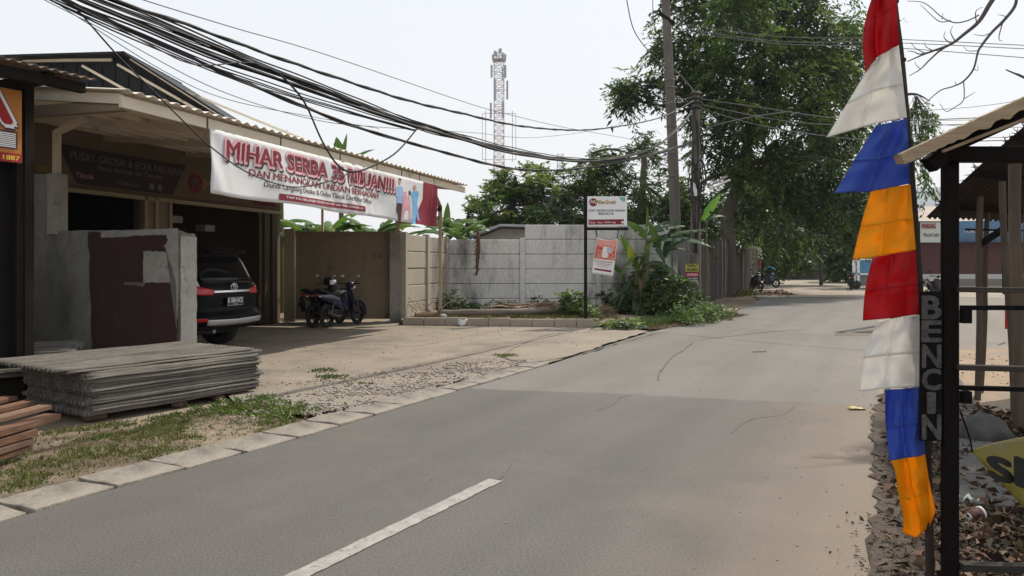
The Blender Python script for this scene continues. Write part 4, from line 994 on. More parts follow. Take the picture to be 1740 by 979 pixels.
# ------------------------------------------------------------------ sign on post
sp_ = root('shop_signpost', 'white shop sign with a round maroon logo on a black post beside the planting bed', 'signpost', G(995, 553.5))
YS = G(995, 553.5).y
b = MB(); q = G(995, 553.5); b.box((q.x, q.y, 1.66), (.075, .075, 3.32)); b.box((P(1032, 0, YS).x, YS, P(0, 389, YS).z), (1.02, .06, .07)); b.build('post', 'dark_wood', sp_)
def spt(x, y, off=0): return P(990+x/6.522, 325+y/6.522, YS-.03-off)
b = MB(); b.poly([spt(50, 385), spt(492, 385), spt(492, 58), spt(50, 58)], (0, .06, 0)); sb_ = b.build('sign_board', 'sign_white' if 'sign_white' in M else 'print_white', sp_, bevel=.006)
def spoly(pts, m_, off, name): b = MB(); b.poly([spt(x, y, off) for x, y in pts]); return b.build(name, m_, sp_)
def stx(s, x0, y0, x1, y1, m_, off, bold=0.02, name='lettering'):
    # a small tilt like the board
    text_mb(s, lambda x, y: spt(x0+(x1-x0)*x, y1+(y0-y1)*y, off), bold).build(name, m_, sp_)
circ = lambda cx_, cy_, r, n=28: [(cx_+r*math.cos(2*math.pi*k/n), cy_-r*math.sin(2*math.pi*k/n)) for k in range(n)]
spoly(circ(118, 124, 45), 'maroon', .004, 'round_logo')
b = MB(); b.tube(crv([spt(x, y, .01) for x, y in ((88, 140), (100, 102), (116, 135), (130, 100), (142, 140), (152, 128))], 4), .008, 5); b.build('logo_mark', 'print_white', sp_)
stx('MiharGrosir', 152, 100, 372, 140, 'gold', .005, .04)
stx('PUSAT GROSIR & ECER PAKAIAN', 68, 202, 470, 226, 'print_dark', .005); stx('BERKUALITAS', 176, 236, 345, 262, 'print_dark', .005)
spoly([(65, 315), (458, 310), (458, 368), (65, 372)], 'maroon', .003, 'maroon_strip')
stx('Tiktok', 70, 332, 142, 360, 'print_pink', .006); stx('Official', 166, 340, 216, 356, 'print_white', .006); stx('Shop Mihar', 240, 335, 315, 358, 'print_white', .006); stx('Live', 330, 335, 365, 356, 'print_white', .006)
spoly(circ(443, 345, 14), 'print_white', .006, 'round_badge')
defm('leaf_green_print', (.18, .45, .32), rough=.6)
spoly([(405, 66), (470, 66), (474, 100), (458, 122), (440, 108), (418, 92)], 'leaf_green_print', .004, 'green_corner')
# poster hanging below
po = root('paper_poster', 'torn red and white paper poster hanging from strings below the shop sign', 'poster', V((q.x+.5, YS, 1.2)))
def pf(s, t, off=0): # s 0..1 across, t 0 bottom..1 top
    top0, top1 = (158, 520), (388, 530); b0, b1 = (100, 905), (338, 945)
    x = (b0[0]+(b1[0]-b0[0])*s)*(1-t)+(top0[0]+(top1[0]-top0[0])*s)*t; y = (b0[1]+(b1[1]-b0[1])*s)*(1-t)+(top0[1]+(top1[1]-top0[1])*s)*t
    if t > .85: y += 14*math.sin(s*math.pi)
    p = spt(x, y); p.y = YS-.02+.03*math.sin(t*5+s*2)-off; return p
b = MB(); b.grid(pf, 10, 16); b.build('poster_sheet', 'print_white', po, solid=.002)
defm('poster_pink', (.72, .35, .28), (.65, .25, .2), 12, .7); defm('poster_red', (.6, .07, .04), (.7, .4, .33), 30, .7, lo=.48, hi=.55)
b = MB(); b.grid(lambda s, t: pf(.02+.96*s, .80+.19*t, .006), 8, 4); b.build('pink_band', 'poster_pink', po)
b = MB(); b.grid(lambda s, t: pf(.02+.96*s, .42+.38*t, .006), 8, 8); b.build('red_picture', 'poster_red', po)
b = MB(); b.grid(lambda s, t: pf(.35+.28*s, .47+.30*t, .009), 4, 4); b.build('white_picture', 'print_white', po)
b = MB(); b.grid(lambda s, t: pf(.55+.25*s, .6+.16*t, .012), 4, 4); b.build('grey_picture', 'print_grey', po)
for (t0, t1, s0, s1_) in ((.35, .365, .05, .9), (.30, .308, .12, .85), (.26, .268, .12, .8), (.21, .216, .2, .7)):
    b = MB(); b.grid(lambda s, t: pf(s0+(s1_-s0)*s, t0+(t1-t0)*t, .006), 6, 1); b.build('text_line', 'print_red', po)
b = MB(); b.grid(lambda s, t: pf(.1+.8*s, .10+.05*t, .006), 6, 1); b.build('red_bar', 'print_red', po)
b = MB(); b.tube([spt(148, 425), spt(165, 505)], .012, 5); b.tube([spt(400, 430), spt(382, 525)], .012, 5); b.build('hanging_cord', 'dark_wood', po)
# ------------------------------------------------------------------ poles
defm('pole_concrete', (.15, .13, .11), (.10, .088, .076), 3, .9, .4, 20, stretch=(1, 1, .3), c3=(.1, .09, .08), s3=2, t3=(.52, .66))
defm('cable', (.018, .016, .016), rough=.6); defm('cable_teal', (.06, .16, .17), rough=.5); defm('cable_grey', (.12, .12, .12), rough=.6)
YP = 24.6
up1 = root('utility_pole', 'taller round concrete utility pole with a bracket near its top', 'utility pole', V((P(1152, 0, YP).x, YP, 0)))
b = MB(); pb = V((P(1153, 0, YP).x, YP, 0)); b.tube([pb, P(1143, 250, YP), P(1131, 0, YP), P(1124, -130, YP)], [.18, .165, .13, .11], 18); b.build('shaft', 'pole_concrete', up1)
b = MB(); b.bar(P(1119, 22, YP-.1), P(1146, 40, YP-.1), .09, .09, up=(0, 1, 0)); b.build('bracket', 'dark_wood', up1); b = MB(); b.bar(P(1112, -10, YP), P(1150, -10, YP), .09, .09, up=(0, 1, 0)); b.build('bracket', 'dark_wood', up1)
b = MB()
for yy in (137, 150, 215, 262, 300): b.tube([P(1140, yy, YP)+V((.2*math.cos(t), .2*math.sin(t), 0)) for t in [k*.524 for k in range(13)]], .015, 5, cap=False)
b.build('steel_band', 'cable_grey', up1)
YQ = 24.0
up2 = root('utility_pole', 'shorter dark utility pole carrying cable bundles and a small yellow and red notice', 'utility pole', V((P(1181, 0, YQ).x, YQ, 0)))
b = MB(); b.tube([V((P(1181, 0, YQ).x, YQ, 0)), P(1182, 350, YQ), P(1183, 155, YQ)], [.19, .15, .12], 16); b.build('shaft', 'pole_concrete', up2)
b = MB()
for yy in (160, 168, 176, 184): b.tube([P(1183, yy, YQ)+V((.17*math.cos(t), .17*math.sin(t), 0)) for t in [k*.524 for k in range(13)]], .03, 5, cap=False)
b.build('cable_clamp', 'cable', up2)
b = MB()
for k in range(5):
    c = P(1183+rn.uniform(-6, 9), 300+rn.uniform(-14, 20), YQ-.25); R0 = rn.uniform(.2, .32)
    b.tube([c+V((R0*.55*math.cos(t), .05*math.sin(3*t), R0*1.6*math.sin(t))) for t in [j*2*math.pi/20 for j in range(21)]], .018, 5, cap=False)
b.build('cable_coil', 'cable', up2)
b = MB()
for k in range(9):
    xx = 1183+rn.uniform(-9, 9); b.tube(crv([P(xx, 185+rn.uniform(0, 30), YQ-.17), P(xx+rn.uniform(-8, 8), 260, YQ-.2), P(xx+rn.uniform(-6, 6), 330, YQ-.18), P(1181+rn.uniform(-6, 6), 430, YQ-.2)], 4), .012, 4)
b.build('down_cable', 'cable', up2)
b = MB(); b.box(P(1181, 322, YQ-.22), (.12, .08, .42)); b.build('junction_box', 'white_plastic', up2, bevel=.01)
# notice on pole
nt_ = root('pole_notice', 'small stacked notice with yellow, red and black bands fixed to the shorter pole', 'sign', P(1175, 482, YQ-.3))
yn = YQ-.27
def np_(x, y, off=0): return P(1150+x/16.32, 430+y/16.32, yn-off)
def npoly(x0, y0, x1, y1, m_, off, name, th=None):
    b = MB(); b.poly([np_(x0, y1, off), np_(x1, y1, off), np_(x1, y0, off), np_(x0, y0, off)], th); b.build(name, m_, nt_)
defm('notice_yellow', (.55, .5, .08), rough=.6); defm('notice_red', (.4, .02, .05), rough=.6)
npoly(232, 290, 620, 825, 'plate_black', 0, 'board', (0, .02, 0)); npoly(240, 300, 605, 522, 'notice_yellow', .004, 'yellow_band'); npoly(232, 545, 620, 655, 'notice_red', .004, 'red_band'); npoly(262, 760, 585, 812, 'print_white', .004, 'white_band')
def ntx(s, x0, y0, x1, y1, m_): text_mb(s, lambda x, y: np_(x0+(x1-x0)*x, y1+(y0-y1)*y, .009), .04).build('lettering', m_, nt_)
ntx('TEMPAT', 275, 318, 580, 395, 'plate_black'); ntx('NGABEN', 275, 420, 580, 505, 'plate_black'); ntx('AMAN', 285, 560, 575, 640, 'print_pink'); ntx('0812 3456', 262, 690, 580, 728, 'print_white'); ntx('HUBUNGI', 280, 768, 570, 804, 'plate_black')
# ------------------------------------------------------------------ overhead cables
PX, PYY = P(1183, 0, YQ).x, YQ
LX, LY = -3.4, 5.8
def cab(pts, r, m_, label, wav=0.0, wl=.5, off=0.0, strands=1, spread=0.0, grp=None):
    """vertical plane from the near left to the pole; points were surveyed in that plane"""
    d = V((PX-LX, PYY-LY, 0)).normalized(); n_ = V((d.y, -d.x, 0))
    w_ = [onplane(x, y, V((LX, LY, 0))+n_*off, n_) for x, y in pts]
    c = crv(w_, 10); b = MB(); rr = random.Random(int(pts[0][0]*7+pts[-1][1]))
    for s in range(strands):
        ph = rr.uniform(0, 6.28); o1 = rr.uniform(-spread, spread); o2 = rr.uniform(-spread, spread); sag = rr.uniform(-spread, spread)
        q = []; dist = 0
        cc = c
        for i, p in enumerate(cc):
            if i: dist += (cc[i]-cc[i-1]).length
            env = math.sin(math.pi*min(1, i/(len(cc)-1)))
            q.append(p+V((0, 0, o1+sag*env*1.0+wav*math.sin(dist/wl*6.28+ph)))+n_*(o2+wav*math.cos(dist/wl*6.28+ph)))
        b.tube(q, r, 5)
    return tag(b.build('overhead_cable', m_), label, 'cable', grp or 'overhead cables sagging from the upper left to the poles')
f7 = lambda x, y: (780+x/3.263, 60+y/3.263)
f5 = lambda x, y: (x/2.175, y/2.175)
cab([(160, -30), f5(530, 0), (400, 48), (560, 95), f5(1740, 385), f7(300, 445), f7(580, 510), f7(960, 578), (1110, 248), (1160, 262)], .005, 'cable_grey', 'thin grey wire, highest of the overhead cables', off=.3)
cab([(95, -45), f5(420, 0), f5(700, 95), f5(1000, 205), f5(1250, 290), f5(1500, 370), f7(0, 430), f7(350, 505), f7(700, 525), f7(1000, 485), f7(1170, 435), f7(1320, 350)], .013, 'cable', 'thick twisted black cable, uppermost of the heavy ones', .006, .7, strands=3, spread=.004)
cab([(80, -42), f5(380, 0), f5(600, 85), f5(950, 235), f5(1200, 330), f5(1540, 465), f7(0, 565), f7(300, 640), f7(600, 690), f7(850, 695), f7(1000, 680), f7(1150, 640), f7(1320, 590)], .009, 'cable', 'loose bundle of black cables in the middle of the sagging group', .004, 1.3, strands=7, spread=.03)
cab([(30, -48), f5(280, 0), f5(500, 90), f5(800, 215), f5(1050, 300), f5(1300, 390), f5(1540, 468), f5(1740, 525), f7(300, 655), f7(700, 700), f7(1000, 655), f7(1160, 570), f7(1310, 410)], .009, 'cable', 'black cable bundle splitting off steeply up to the shorter pole', .003, 1.3, strands=6, spread=.03)
cab([(20, -46), f5(255, 0), f5(470, 95), f5(780, 225), f5(1050, 320), f5(1300, 400), f5(1540, 472)], .007, 'cable', 'black cables ending where the hanging loop is tied', .003, 1.3, strands=5, spread=.05)
cab([(60, -50), f5(330, 0), f5(560, 90), f5(860, 205), f5(1100, 300), f5(1400, 405), f5(1740, 512)], .006, 'cable', 'pair of thin black cables just above the middle bundle', .004, .8, strands=3, spread=.03)
cab([(30, -48), f5(240, 0), f5(400, 75), f5(700, 210), f5(850, 280), f5(1100, 385), f5(1350, 480), f5(1740, 590), f7(200, 722), f7(350, 745), f7(600, 745), f7(850, 710), f7(1150, 640), f7(1320, 575)], .011, 'cable', 'lowest heavy black cable sagging below the bundle', .005, .8, strands=3, spread=.008)
cab([f5(270, 20), f5(420, 95), f5(600, 190), f5(680, 228), f5(760, 242), f5(930, 232), f5(1030, 270)], .006, 'cable', 'short slack black wire looping under the left end of the bundle', off=.03)
cab([f5(1030, 270), f5(1120, 370), f5(1190, 520), f5(1250, 610), f5(1310, 632), f5(1400, 600), f5(1470, 555), f5(1540, 475)], .008, 'cable', 'black cable hanging in a deep loop in front of the white banner', off=.05, strands=2, spread=.012)
cab([(50, -60), f5(270, 20), f5(430, 200), f5(560, 330), f5(700, 470), f5(800, 560), f5(920, 640), f5(1070, 690), f5(1200, 675), f5(1310, 632)], .007, 'cable', 'black wire dropping across the canopy corner and over the banner', off=.0)
cab([(20, -30), f5(165, 0), f5(400, 120), f5(800, 330), f5(1150, 440), f5(1400, 470), f5(1740, 490), f7(300, 565), f7(450, 565), f7(700, 535), f7(900, 490), f7(1100, 390), f7(1310, 340)], .004, 'cable_teal', 'upper thin teal wire sagging below the bundle', off=-.1)
cab([(20, -40), f5(190, 0), f5(600, 260), f5(850, 370), f5(1200, 440), f5(1400, 475)], .004, 'cable_teal', 'lower thin teal wire sagging below the bundle', off=-.15)
# wires near and right of the poles
def wire(pts, r, m_, label, n=6, strands=1, sp=0.0, grp='wires running right from the poles'):
    b = MB(); c = crv(pts, n); rr = random.Random(len(pts)+int(r*1e4))
    for s in range(strands):
        o_ = V((rr.uniform(-sp, sp), rr.uniform(-sp, sp), rr.uniform(-sp, sp))); b.tube([p+o_ for p in c], r, 5)
    return tag(b.build('wire', m_), label, 'cable', grp)
wire([P(1064, -5, 20), P(1077, 51, 21), P(1105, 90, 22.5), P(1131, 114, YP-.15)], .014, 'cable_grey', 'curved black wire coming down from the top to the taller pole')
wire([P(1109, -5, 22), P(1110, 30, 22.5), P(1114, 56, 23)], .012, 'cable_grey', 'short wire hanging straight down left of the taller pole')
wire([P(1131, 114, YP-.15), P(1150, 122, YP), P(1175, 150, YP-.3), P(1184, 165, YQ)], .012, 'cable_grey', 'short wire linking the two poles')
for i, (a_, m2, e2, lab) in enumerate((((1184, 167), (1300, 184), (1480, 205), 'reddish wire leaving the shorter pole level to the right'), ((1184, 176), (1330, 205), (1500, 214), 'second wire from the shorter pole to the right'), ((1184, 182), (1300, 215), (1500, 240), 'third wire from the shorter pole to the right'))):
    wire([P(*a_, YQ), P(*m2, 22), P(*e2, 19), P(1800, e2[1]-12+i*4, 17)], .011, 'cable_grey', lab)
for i, (y1_, y2_, y3_) in enumerate(((40, 66, 80), (48, 72, 86), (52, 80, 103))):
    wire([P(1146, y1_, YP), P(1320, y1_+22, 21), P(1500, y2_, 18), P(1800, y3_, 15)], .009, 'cable_grey', ('highest', 'middle', 'lowest')[i]+' of the three high wires crossing right behind the flags')
wire([P(1184, 230, YQ), P(1210, 215, 23.8), P(1272, 200, 23), P(1340, 190, 22)], .02, 'cable_grey', 'thick pale wire rising right from the shorter pole into the tree')
wire([P(1054, 345, YP), P(1060, 300, YP), P(1063, 262, YP)], .010, 'cable_grey', 'loose wire end hanging down from the bundle left of the poles')
for i, (a_, e2) in enumerate((((1560, 205), (1800, 190)), ((1550, 208), (1800, 215)), ((1560, 230), (1800, 228)), ((1540, 190), (1800, 160)))):
    wire([P(*a_, 16), P((a_[0]+e2[0])/2, (a_[1]+e2[1])/2+5, 16), P(*e2, 16)], .006, 'cable_grey', 'thin wire crossing the sky between the flag pole and the wooden stall', grp='thin wires behind the stall')
# two tubes lying in tree (lamp arms)
for i, (a_, c_) in enumerate((((1203, 318), (1235, 300)), ((1206, 322), (1240, 306)))):
    wire([P(*a_, YQ-.3), P(*c_, YQ-1.0)], .03, 'print_white' if i else 'render_pale', ('upper', 'lower')[i]+' pale tube sticking out right of the shorter pole', grp='pale tubes on the shorter pole')
# ------------------------------------------------------------------ towers
defm('tower_white', (.62, .62, .66), rough=.6); defm('tower_red', (.56, .47, .47), rough=.6); defm('tower_grey', (.3, .32, .36), rough=.6)  # tower red washed out, with distance haze put into its colour
def tower(px, Y, ytop, wt, wb, nseg, label, segs_red=True, hz=1.0):
    base = V((P(px, 0, Y).x, Y, 0)); r = root('lattice_tower', label, 'tower', base); zt_ = P(px, ytop, Y).z
    for k0 in range(0, nseg, 2):
        b = MB()
        for k in (k0, k0+1):
            z0, z1 = zt_*k/nseg, zt_*(k+1)/nseg; w0 = wb+(wt-wb)*min(1, k/nseg/.55); w1 = wb+(wt-wb)*min(1, (k+1)/nseg/.55)
            c0 = [V((base.x+sx*w0/2, base.y+sy*w0/2, z0)) for sx, sy in ((-1, -1), (1, -1), (1, 1), (-1, 1))]; c1 = [V((base.x+sx*w1/2, base.y+sy*w1/2, z1)) for sx, sy in ((-1, -1), (1, -1), (1, 1), (-1, 1))]
            for i in range(4):
                j = (i+1) % 4; b.tube([c0[i], c1[i]], .10*hz, 4); b.tube([c0[i], c1[j]], .05*hz, 4); b.tube([c0[j], c1[i]], .05*hz, 4); b.tube([c1[i], c1[j]], .055*hz, 4)
        b.build('lattice_section', 'tower_red' if (k0//2) % 2 == 0 else 'tower_white', r)
    return r, zt_, base
r, zt_, tb = tower(848, 150, 92, 1.9, 3.1, 34, 'tall red and white lattice phone tower with antennas rising left of the trees')
for k, (z, a_, l) in enumerate(((zt_-10, 0, 4.2), (zt_-10, 2.1, 4.2), (zt_-10, 4.2, 4.2), (zt_-6, 1.1, 3), (zt_-14, 5.2, 3), (zt_-13, 3.2, 3)) if 0 else ((zt_-7, 0, 3.6), (zt_-7, 2.1, 3.6), (zt_-7, 4.2, 3.6), (zt_-3.5, 1.1, 2.4), (zt_-11, 5.2, 3), (zt_-11, 3.2, 3), (zt_-3.5, 3.6, 2.4), (zt_-3.6, 5.6, 2.4))):
    b = MB(); c = tb+V((1.6*math.cos(a_), 1.4*math.sin(a_), z)); b.box(c, (.38, .3, l)); b.tube([c, tb+V((0, 0, z))], .06, 4); b.build('antenna_panel', 'tower_grey', r)
b = MB(); b.box(tb+V((0, 0, zt_-1.2)), (2.6, 2.6, .12)); b.cyl(tb+V((0, 0, zt_-1.5)), tb+V((0, 0, zt_+1)), .12, seg=6)
for k in range(6): b.box(tb+V((1.2*math.cos(k), 1.2*math.sin(k), zt_-.5+.4*(k % 3))), (.4, .4, .9))
b.build('top_platform', 'tower_grey', r)
b = MB()
zz = P(848, 232, 150).z
for sx in (-2.6, 2.6):
    for q_ in ((sx, 3.2), (sx, -3.0)): pass
    b.tube([tb+V((sx, 0, zz-5)), tb+V((sx, 0, zz+5))], .06, 4); b.tube([tb+V((0, 0, zz-4.5)), tb+V((sx*1.25, 0, zz-4.5))], .05, 4); b.tube([tb+V((0, 0, zz+4.5)), tb+V((sx*1.25, 0, zz+4.5))], .05, 4); b.tube([tb+V((sx*1.25, 0, zz-4.5)), tb+V((sx*1.25, 0, zz+4.5))], .05, 4)
b.build('side_frame', 'tower_grey', r)
tower(952, 290, 262, 2.2, 4.5, 20, 'smaller faint lattice tower just above the trees, far beyond the wall', hz=1.5)
# ------------------------------------------------------------------ far end of the road
defm('precast_shaded', (.15, .14, .128), (.11, .105, .097), 2, .9, .2, 10, c3=(.06, .057, .053), s3=.6, t3=(.5, .64))  # darker copy of precast, with the far trees' shade put into its colour
fence_run(V((26.3, 78.5, 0)), V((38.6, 77.5, 0)), 5, 4, .0, 1.9, 'precast_shaded', 'far_wall', 'low grey precast wall closing the far end of the dirt road')
defm('plank', (.06, .048, .038), (.035, .029, .024), 4, .9, .3, 14, stretch=(2, 2, .2), island=.3)
defm('zinc_light', (.2, .2, .2), (.13, .13, .13), 3, .6, .15, 12, stretch=(1, 1, .2), c3=(.16, .11, .08), s3=1.5, t3=(.56, .68))
wf = root('plank_fence', 'dark weathered plank and zinc fence running back under the big tree', 'fence', V((7, 29, 0)))
pth = [(5.9, 25.0), (8.7, 33), (11.8, 40), (15.0, 47)]
bs = {'plank': MB(), 'zinc': MB()}; rr = random.Random(8); i = 0
for (x0, y0), (x1, y1) in zip(pth, pth[1:]):
    L = math.hypot(x1-x0, y1-y0); n = int(L/.16); d = V((x1-x0, y1-y0, 0)).normalized()
    for k in range(n):
        c = V((x0, y0, 0))+d*(k*L/n); hgt = rr.uniform(2.1, 2.75); z_ = rr.random() < .10
        bs['zinc' if z_ else 'plank'].box((c.x, c.y+rr.uniform(-.03, .03), hgt/2), (.148, .02, hgt), Matrix.Rotation(math.atan2(d.y, d.x), 3, 'Z') @ Matrix.Rotation(rr.uniform(-.02, .02), 3, 'Y'))
bs['plank'].build('planks', 'plank', wf); bs['zinc'].build('zinc_strips', 'zinc_light', wf)
b = MB(); b.poly([V((4.95, 24.3, 0)), V((5.75, 24.6, 0)), V((5.75, 24.6, 2.35)), V((4.95, 24.3, 2.3))], (0, .03, 0)); b.build('pale_zinc_sheet', 'zinc_light', wf)
# stall with banner and red goods under the tree
st_ = root('street_stall', 'small street stall with a white banner and hanging red goods beyond the big tree', 'stall', V((15.5, 48.5, 0)))
Yk = 48
b = MB(); b.poly([P(1265, 440, Yk), P(1296, 440, Yk), P(1295, 423, Yk), P(1284, 418, Yk), P(1266, 418, Yk)], (0, .1, 0)); b.build('banner', 'print_white', st_)
text_mb('MAKANAN', lambda x, y: P(1270+24*x, 431-3*y, Yk-.05), .03).build('lettering', 'print_red', st_); text_mb('& MINUMAN', lambda x, y: P(1279+13*x, 435-3*y, Yk-.05), .03).build('lettering', 'print_red', st_)
b = MB()
for px in (1266, 1296): b.bar(V((P(px, 0, Yk).x, Yk+.1, 0)), V((P(px, 0, Yk).x, Yk+.1, 2.9)), .09, .09, up=(0, 1, 0))
b.bar(P(1258, 414, Yk), P(1300, 417, Yk), 1.6, .06, up=(0, 0, 1)); b.build('frame', 'dark_wood', st_)
defm('goods_red', (.22, .03, .035), (.35, .3, .28), 6, .7, lo=.5, hi=.6)
b = MB()
for k in range(13):
    x = P(1266+k*2.5, 0, Yk).x; b.box((x, Yk+.2*rr.random(), rr.uniform(1.5, 1.9)), (.075, .2, rr.uniform(.35, .7)))
b.build('hanging_goods', 'goods_red', st_)
b = MB(); b.box((P(1281, 0, Yk).x, Yk+.3, .5), (1.1, .5, 1.0)); b.build('counter', 'dark_wood', st_)
m3 = copy_thing(s1, (P(1281, 0, 44).x, 44.3, 0), -1.5, 'motorbike seen head on before the street stall beyond the tree'); m3['group'] = 'motorbikes along the dirt road'
m4 = copy_thing(s2, (P(1303, 0, 50).x, 51.3, 0), -1.0, 'motorbike under a blue cover at the right of the street stall'); m4['group'] = 'motorbikes along the dirt road'
defm('tarp_blue', (.06, .22, .38), (.08, .28, .45), 5, .5)
b = MB(); b.grid(lambda s, t: P(1298+20*s, 462-8*math.sin(s*2.6+.3)-2*math.sin(t*3), 50.2+1.0*t), 8, 5); tag(b.build('blue_cover', 'tarp_blue', solid=.01), 'blue tarpaulin draped over the motorbike right of the street stall', 'tarpaulin')
# kiosk at the right of the dirt road
kr = root('street_kiosk', 'white framed kiosk with a blue panel at the right side of the dirt road', 'kiosk', V((P(1465, 0, 47).x, 47, 0)))
b = MB(); Yz = 47
for px in (1451, 1458, 1498): b.bar(V((P(px, 0, Yz).x, Yz, .35)), P(px, 440, Yz), .16, .1, up=(0, 1, 0))
b.bar(P(1449, 441, Yz), P(1502, 441, Yz), .1, .1); b.bar(P(1449, 466, Yz), P(1502, 466, Yz), .1, .1); b.build('frame', 'print_white', kr)
b = MB(); b.poly([P(1459, 465, Yz), P(1497, 465, Yz), P(1497, 444, Yz), P(1459, 444, Yz)], (0, .04, 0)); b.build('blue_panel', 'tarp_blue', kr)
b = MB(); b.box((P(1474, 0, Yz).x, Yz+.6, .6), (1.5, 1.0, .8)); b.build('counter', 'zinc_light', kr)
for px in (1455, 1490):
    b = MB(); b.lathe((P(px, 0, Yz).x, Yz-.06, .28), (0, 1, 0), [(0, .0), (0, .26), (.05, .28), (.1, .26), (.1, 0)], 20); b.build('wheel', 'rubber', kr)
m5 = copy_thing(s1, (P(1447, 0, 45).x, 45.0, 0), 1.2, 'motorbike parked in the shade left of the white and blue kiosk'); m5['group'] = 'motorbikes along the dirt road'
# ------------------------------------------------------------------ house at the right
hs_ = root('shop_house', 'low house with maroon wall, white plinth strip and tan roof across the side road', 'building', V((33, 56, 0)))
Yh = 55
defm('maroon_wall', (.085, .03, .028), (.07, .026, .026), 2, .8); defm('plinth', (.5, .49, .47), rough=.8); defm('plinth_grey', (.2, .18, .16), rough=.9)
defm('roof_tan', (.42, .34, .28), (.33, .27, .23), 2, .8); defm('roof_blue', (.16, .2, .26), (.14, .18, .23), .6, .6); defm('banner_blue', (.06, .14, .25), (.08, .17, .3), 1, .6)
def wq(name, x0, y0, x1, y1, m_, Y, th=.2):
    b = MB(); b.poly([P(x0, y1, Y), P(x1, y1, Y), P(x1, y0, Y), P(x0, y0, Y)], (0, th, 0)); return b.build(name, m_, hs_)
wq('wall', 1560, 412, 1900, 466, 'maroon_wall', Yh, .2); wq('plinth', 1555, 466, 1900, 474, 'plinth', Yh-.1, .3); wq('step', 1550, 474, 1900, 486, 'plinth_grey', Yh-.3, 3)
wq('upper_wall', 1560, 376, 1900, 412, 'maroon_wall', Yh+.1, .2)
b = MB(); b.poly([P(1545, 378, Yh-.6), P(1900, 378, Yh-.6), P(1900, 352, Yh+4.5), P(1572, 352, Yh+4.5)], (0, 0, .06)); b.build('roof', 'roof_tan', hs_)
b = MB(); b.poly([P(1545, 379, Yh-.6), P(1900, 379, Yh-.6), P(1900, 376, Yh-.6), P(1545, 376, Yh-.6)], (0, .05, 0)); b.build('gutter', 'dark_wood', hs_)
w1 = root('warung_sign', 'pale sign with red heading hung on the maroon house left of the stall post', 'sign', P(1582, 412, Yh-.8))
def sg(x0, y0, x1, y1, m_, off, name): 
    b = MB(); b.poly([P(x0, y1, Yh-.8-off), P(x1, y1, Yh-.8-off), P(x1, y0, Yh-.8-off), P(x0, y0, Yh-.8-off)], (0, .03, 0)); b.build(name, m_, w1)
defm('sign_pale', (.5, .54, .5), (.45, .5, .46), 2, .6)
sg(1564, 378, 1601, 412, 'sign_pale', 0, 'board'); text_mb('WARUNG', lambda x, y: P(1566+24*x, 388-8*y, Yh-.86), .05).build('lettering', 'print_red', w1); text_mb('Pecel Lele', lambda x, y: P(1570+26*x, 402-6*y, Yh-.86), .02).build('lettering', 'print_dark', w1)
w2 = root('blue_banner', 'long blue banner with pale lettering on the maroon house seen through the stall', 'banner', P(1690, 412, Yh-.8))
b = MB(); b.grid(lambda s, t: P(1620+170*s, 412-36*t-4*s*t, Yh-.8)+V((0, .05*math.sin(s*30), 0)), 40, 3); b.build('cloth', 'banner_blue', w2, solid=.01)
text_mb('TOKO  ALAT LISTRIK', lambda x, y: P(1637+92*x, 396-6*y, Yh-.9), .02).build('lettering', 'print_grey', w2)
bh = root('large_house', 'big grey blue roofed building far behind the maroon house', 'building', V((41, 72, 0)))
b = MB(); b.poly([P(1552, 372, 70), P(1640, 372, 70), P(1640, 318, 74), P(1560, 318, 74)], (0, .2, 0)); b.build('roof', 'roof_blue', bh)
b = MB(); b.box((P(1600, 0, 72).x, 74, 2.8), (5.5, 5, 5.6)); b.build('wall', 'plinth_grey', bh)
m6 = copy_thing(s1, (P(1584, 0, 33).x, 33, .0), -1.75, 'motorbike facing the camera beyond the side road, right of the flags'); m6['group'] = 'motorbikes along the dirt road'
# ------------------------------------------------------------------ vegetation
def lm(k, c1, c2, tr=.25, isl=.5, rough=.5): defm(k, c1, c2, .7, rough, trans=tr, island=isl, spec=.35)
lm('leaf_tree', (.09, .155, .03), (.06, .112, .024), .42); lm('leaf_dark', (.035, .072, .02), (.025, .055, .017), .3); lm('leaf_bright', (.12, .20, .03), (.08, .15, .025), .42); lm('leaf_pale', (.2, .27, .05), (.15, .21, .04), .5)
lm('leaf_bush', (.085, .135, .032), (.06, .10, .028), .25); lm('leaf_banana', (.10, .18, .035), (.07, .135, .03), .35, .15, .4); lm('leaf_yellow', (.38, .42, .04), (.3, .36, .04), .35, .15)
lm('leaf_lime', (.20, .42, .05), (.17, .36, .05), .4, .1); lm('leaf_bluegreen', (.17, .24, .15), (.12, .18, .11), .25, .3)
lm('grass_blade', (.115, .15, .03), (.18, .16, .06), .25, .5, .7); lm('litter_leaf', (.14, .085, .048), (.05, .035, .025), .1, .9, .8); lm('dry_leaf', (.24, .165, .105), (.16, .11, .07), .15, .5, .8)
defm('bark', (.105, .085, .068), (.06, .05, .042), 3, .95, .8, 14, stretch=(1, 1, .3)); defm('bark_bare', (.11, .095, .088), (.07, .06, .058), 5, .9, .4, 20); defm('banana_stem', (.16, .17, .07), (.12, .1, .055), 4, .7, stretch=(1, 1, .2))
def limb(b, p, q, r0, r1, rr, sag=.12, n=6, seg=7):
    p, q = V(p), V(q); L = (q-p).length; m1 = p.lerp(q, .35)+V((rr.uniform(-1, 1), rr.uniform(-1, 1), rr.uniform(.0, 1)))*L*sag; m2 = p.lerp(q, .7)+V((rr.uniform(-1, 1), rr.uniform(-1, 1), rr.uniform(0, 1)))*L*sag*.7
    c = crv([p, m1, m2, q], n); k = len(c); b.tube(c, [r0+(r1-r0)*i/(k-1) for i in range(k)], seg); return c
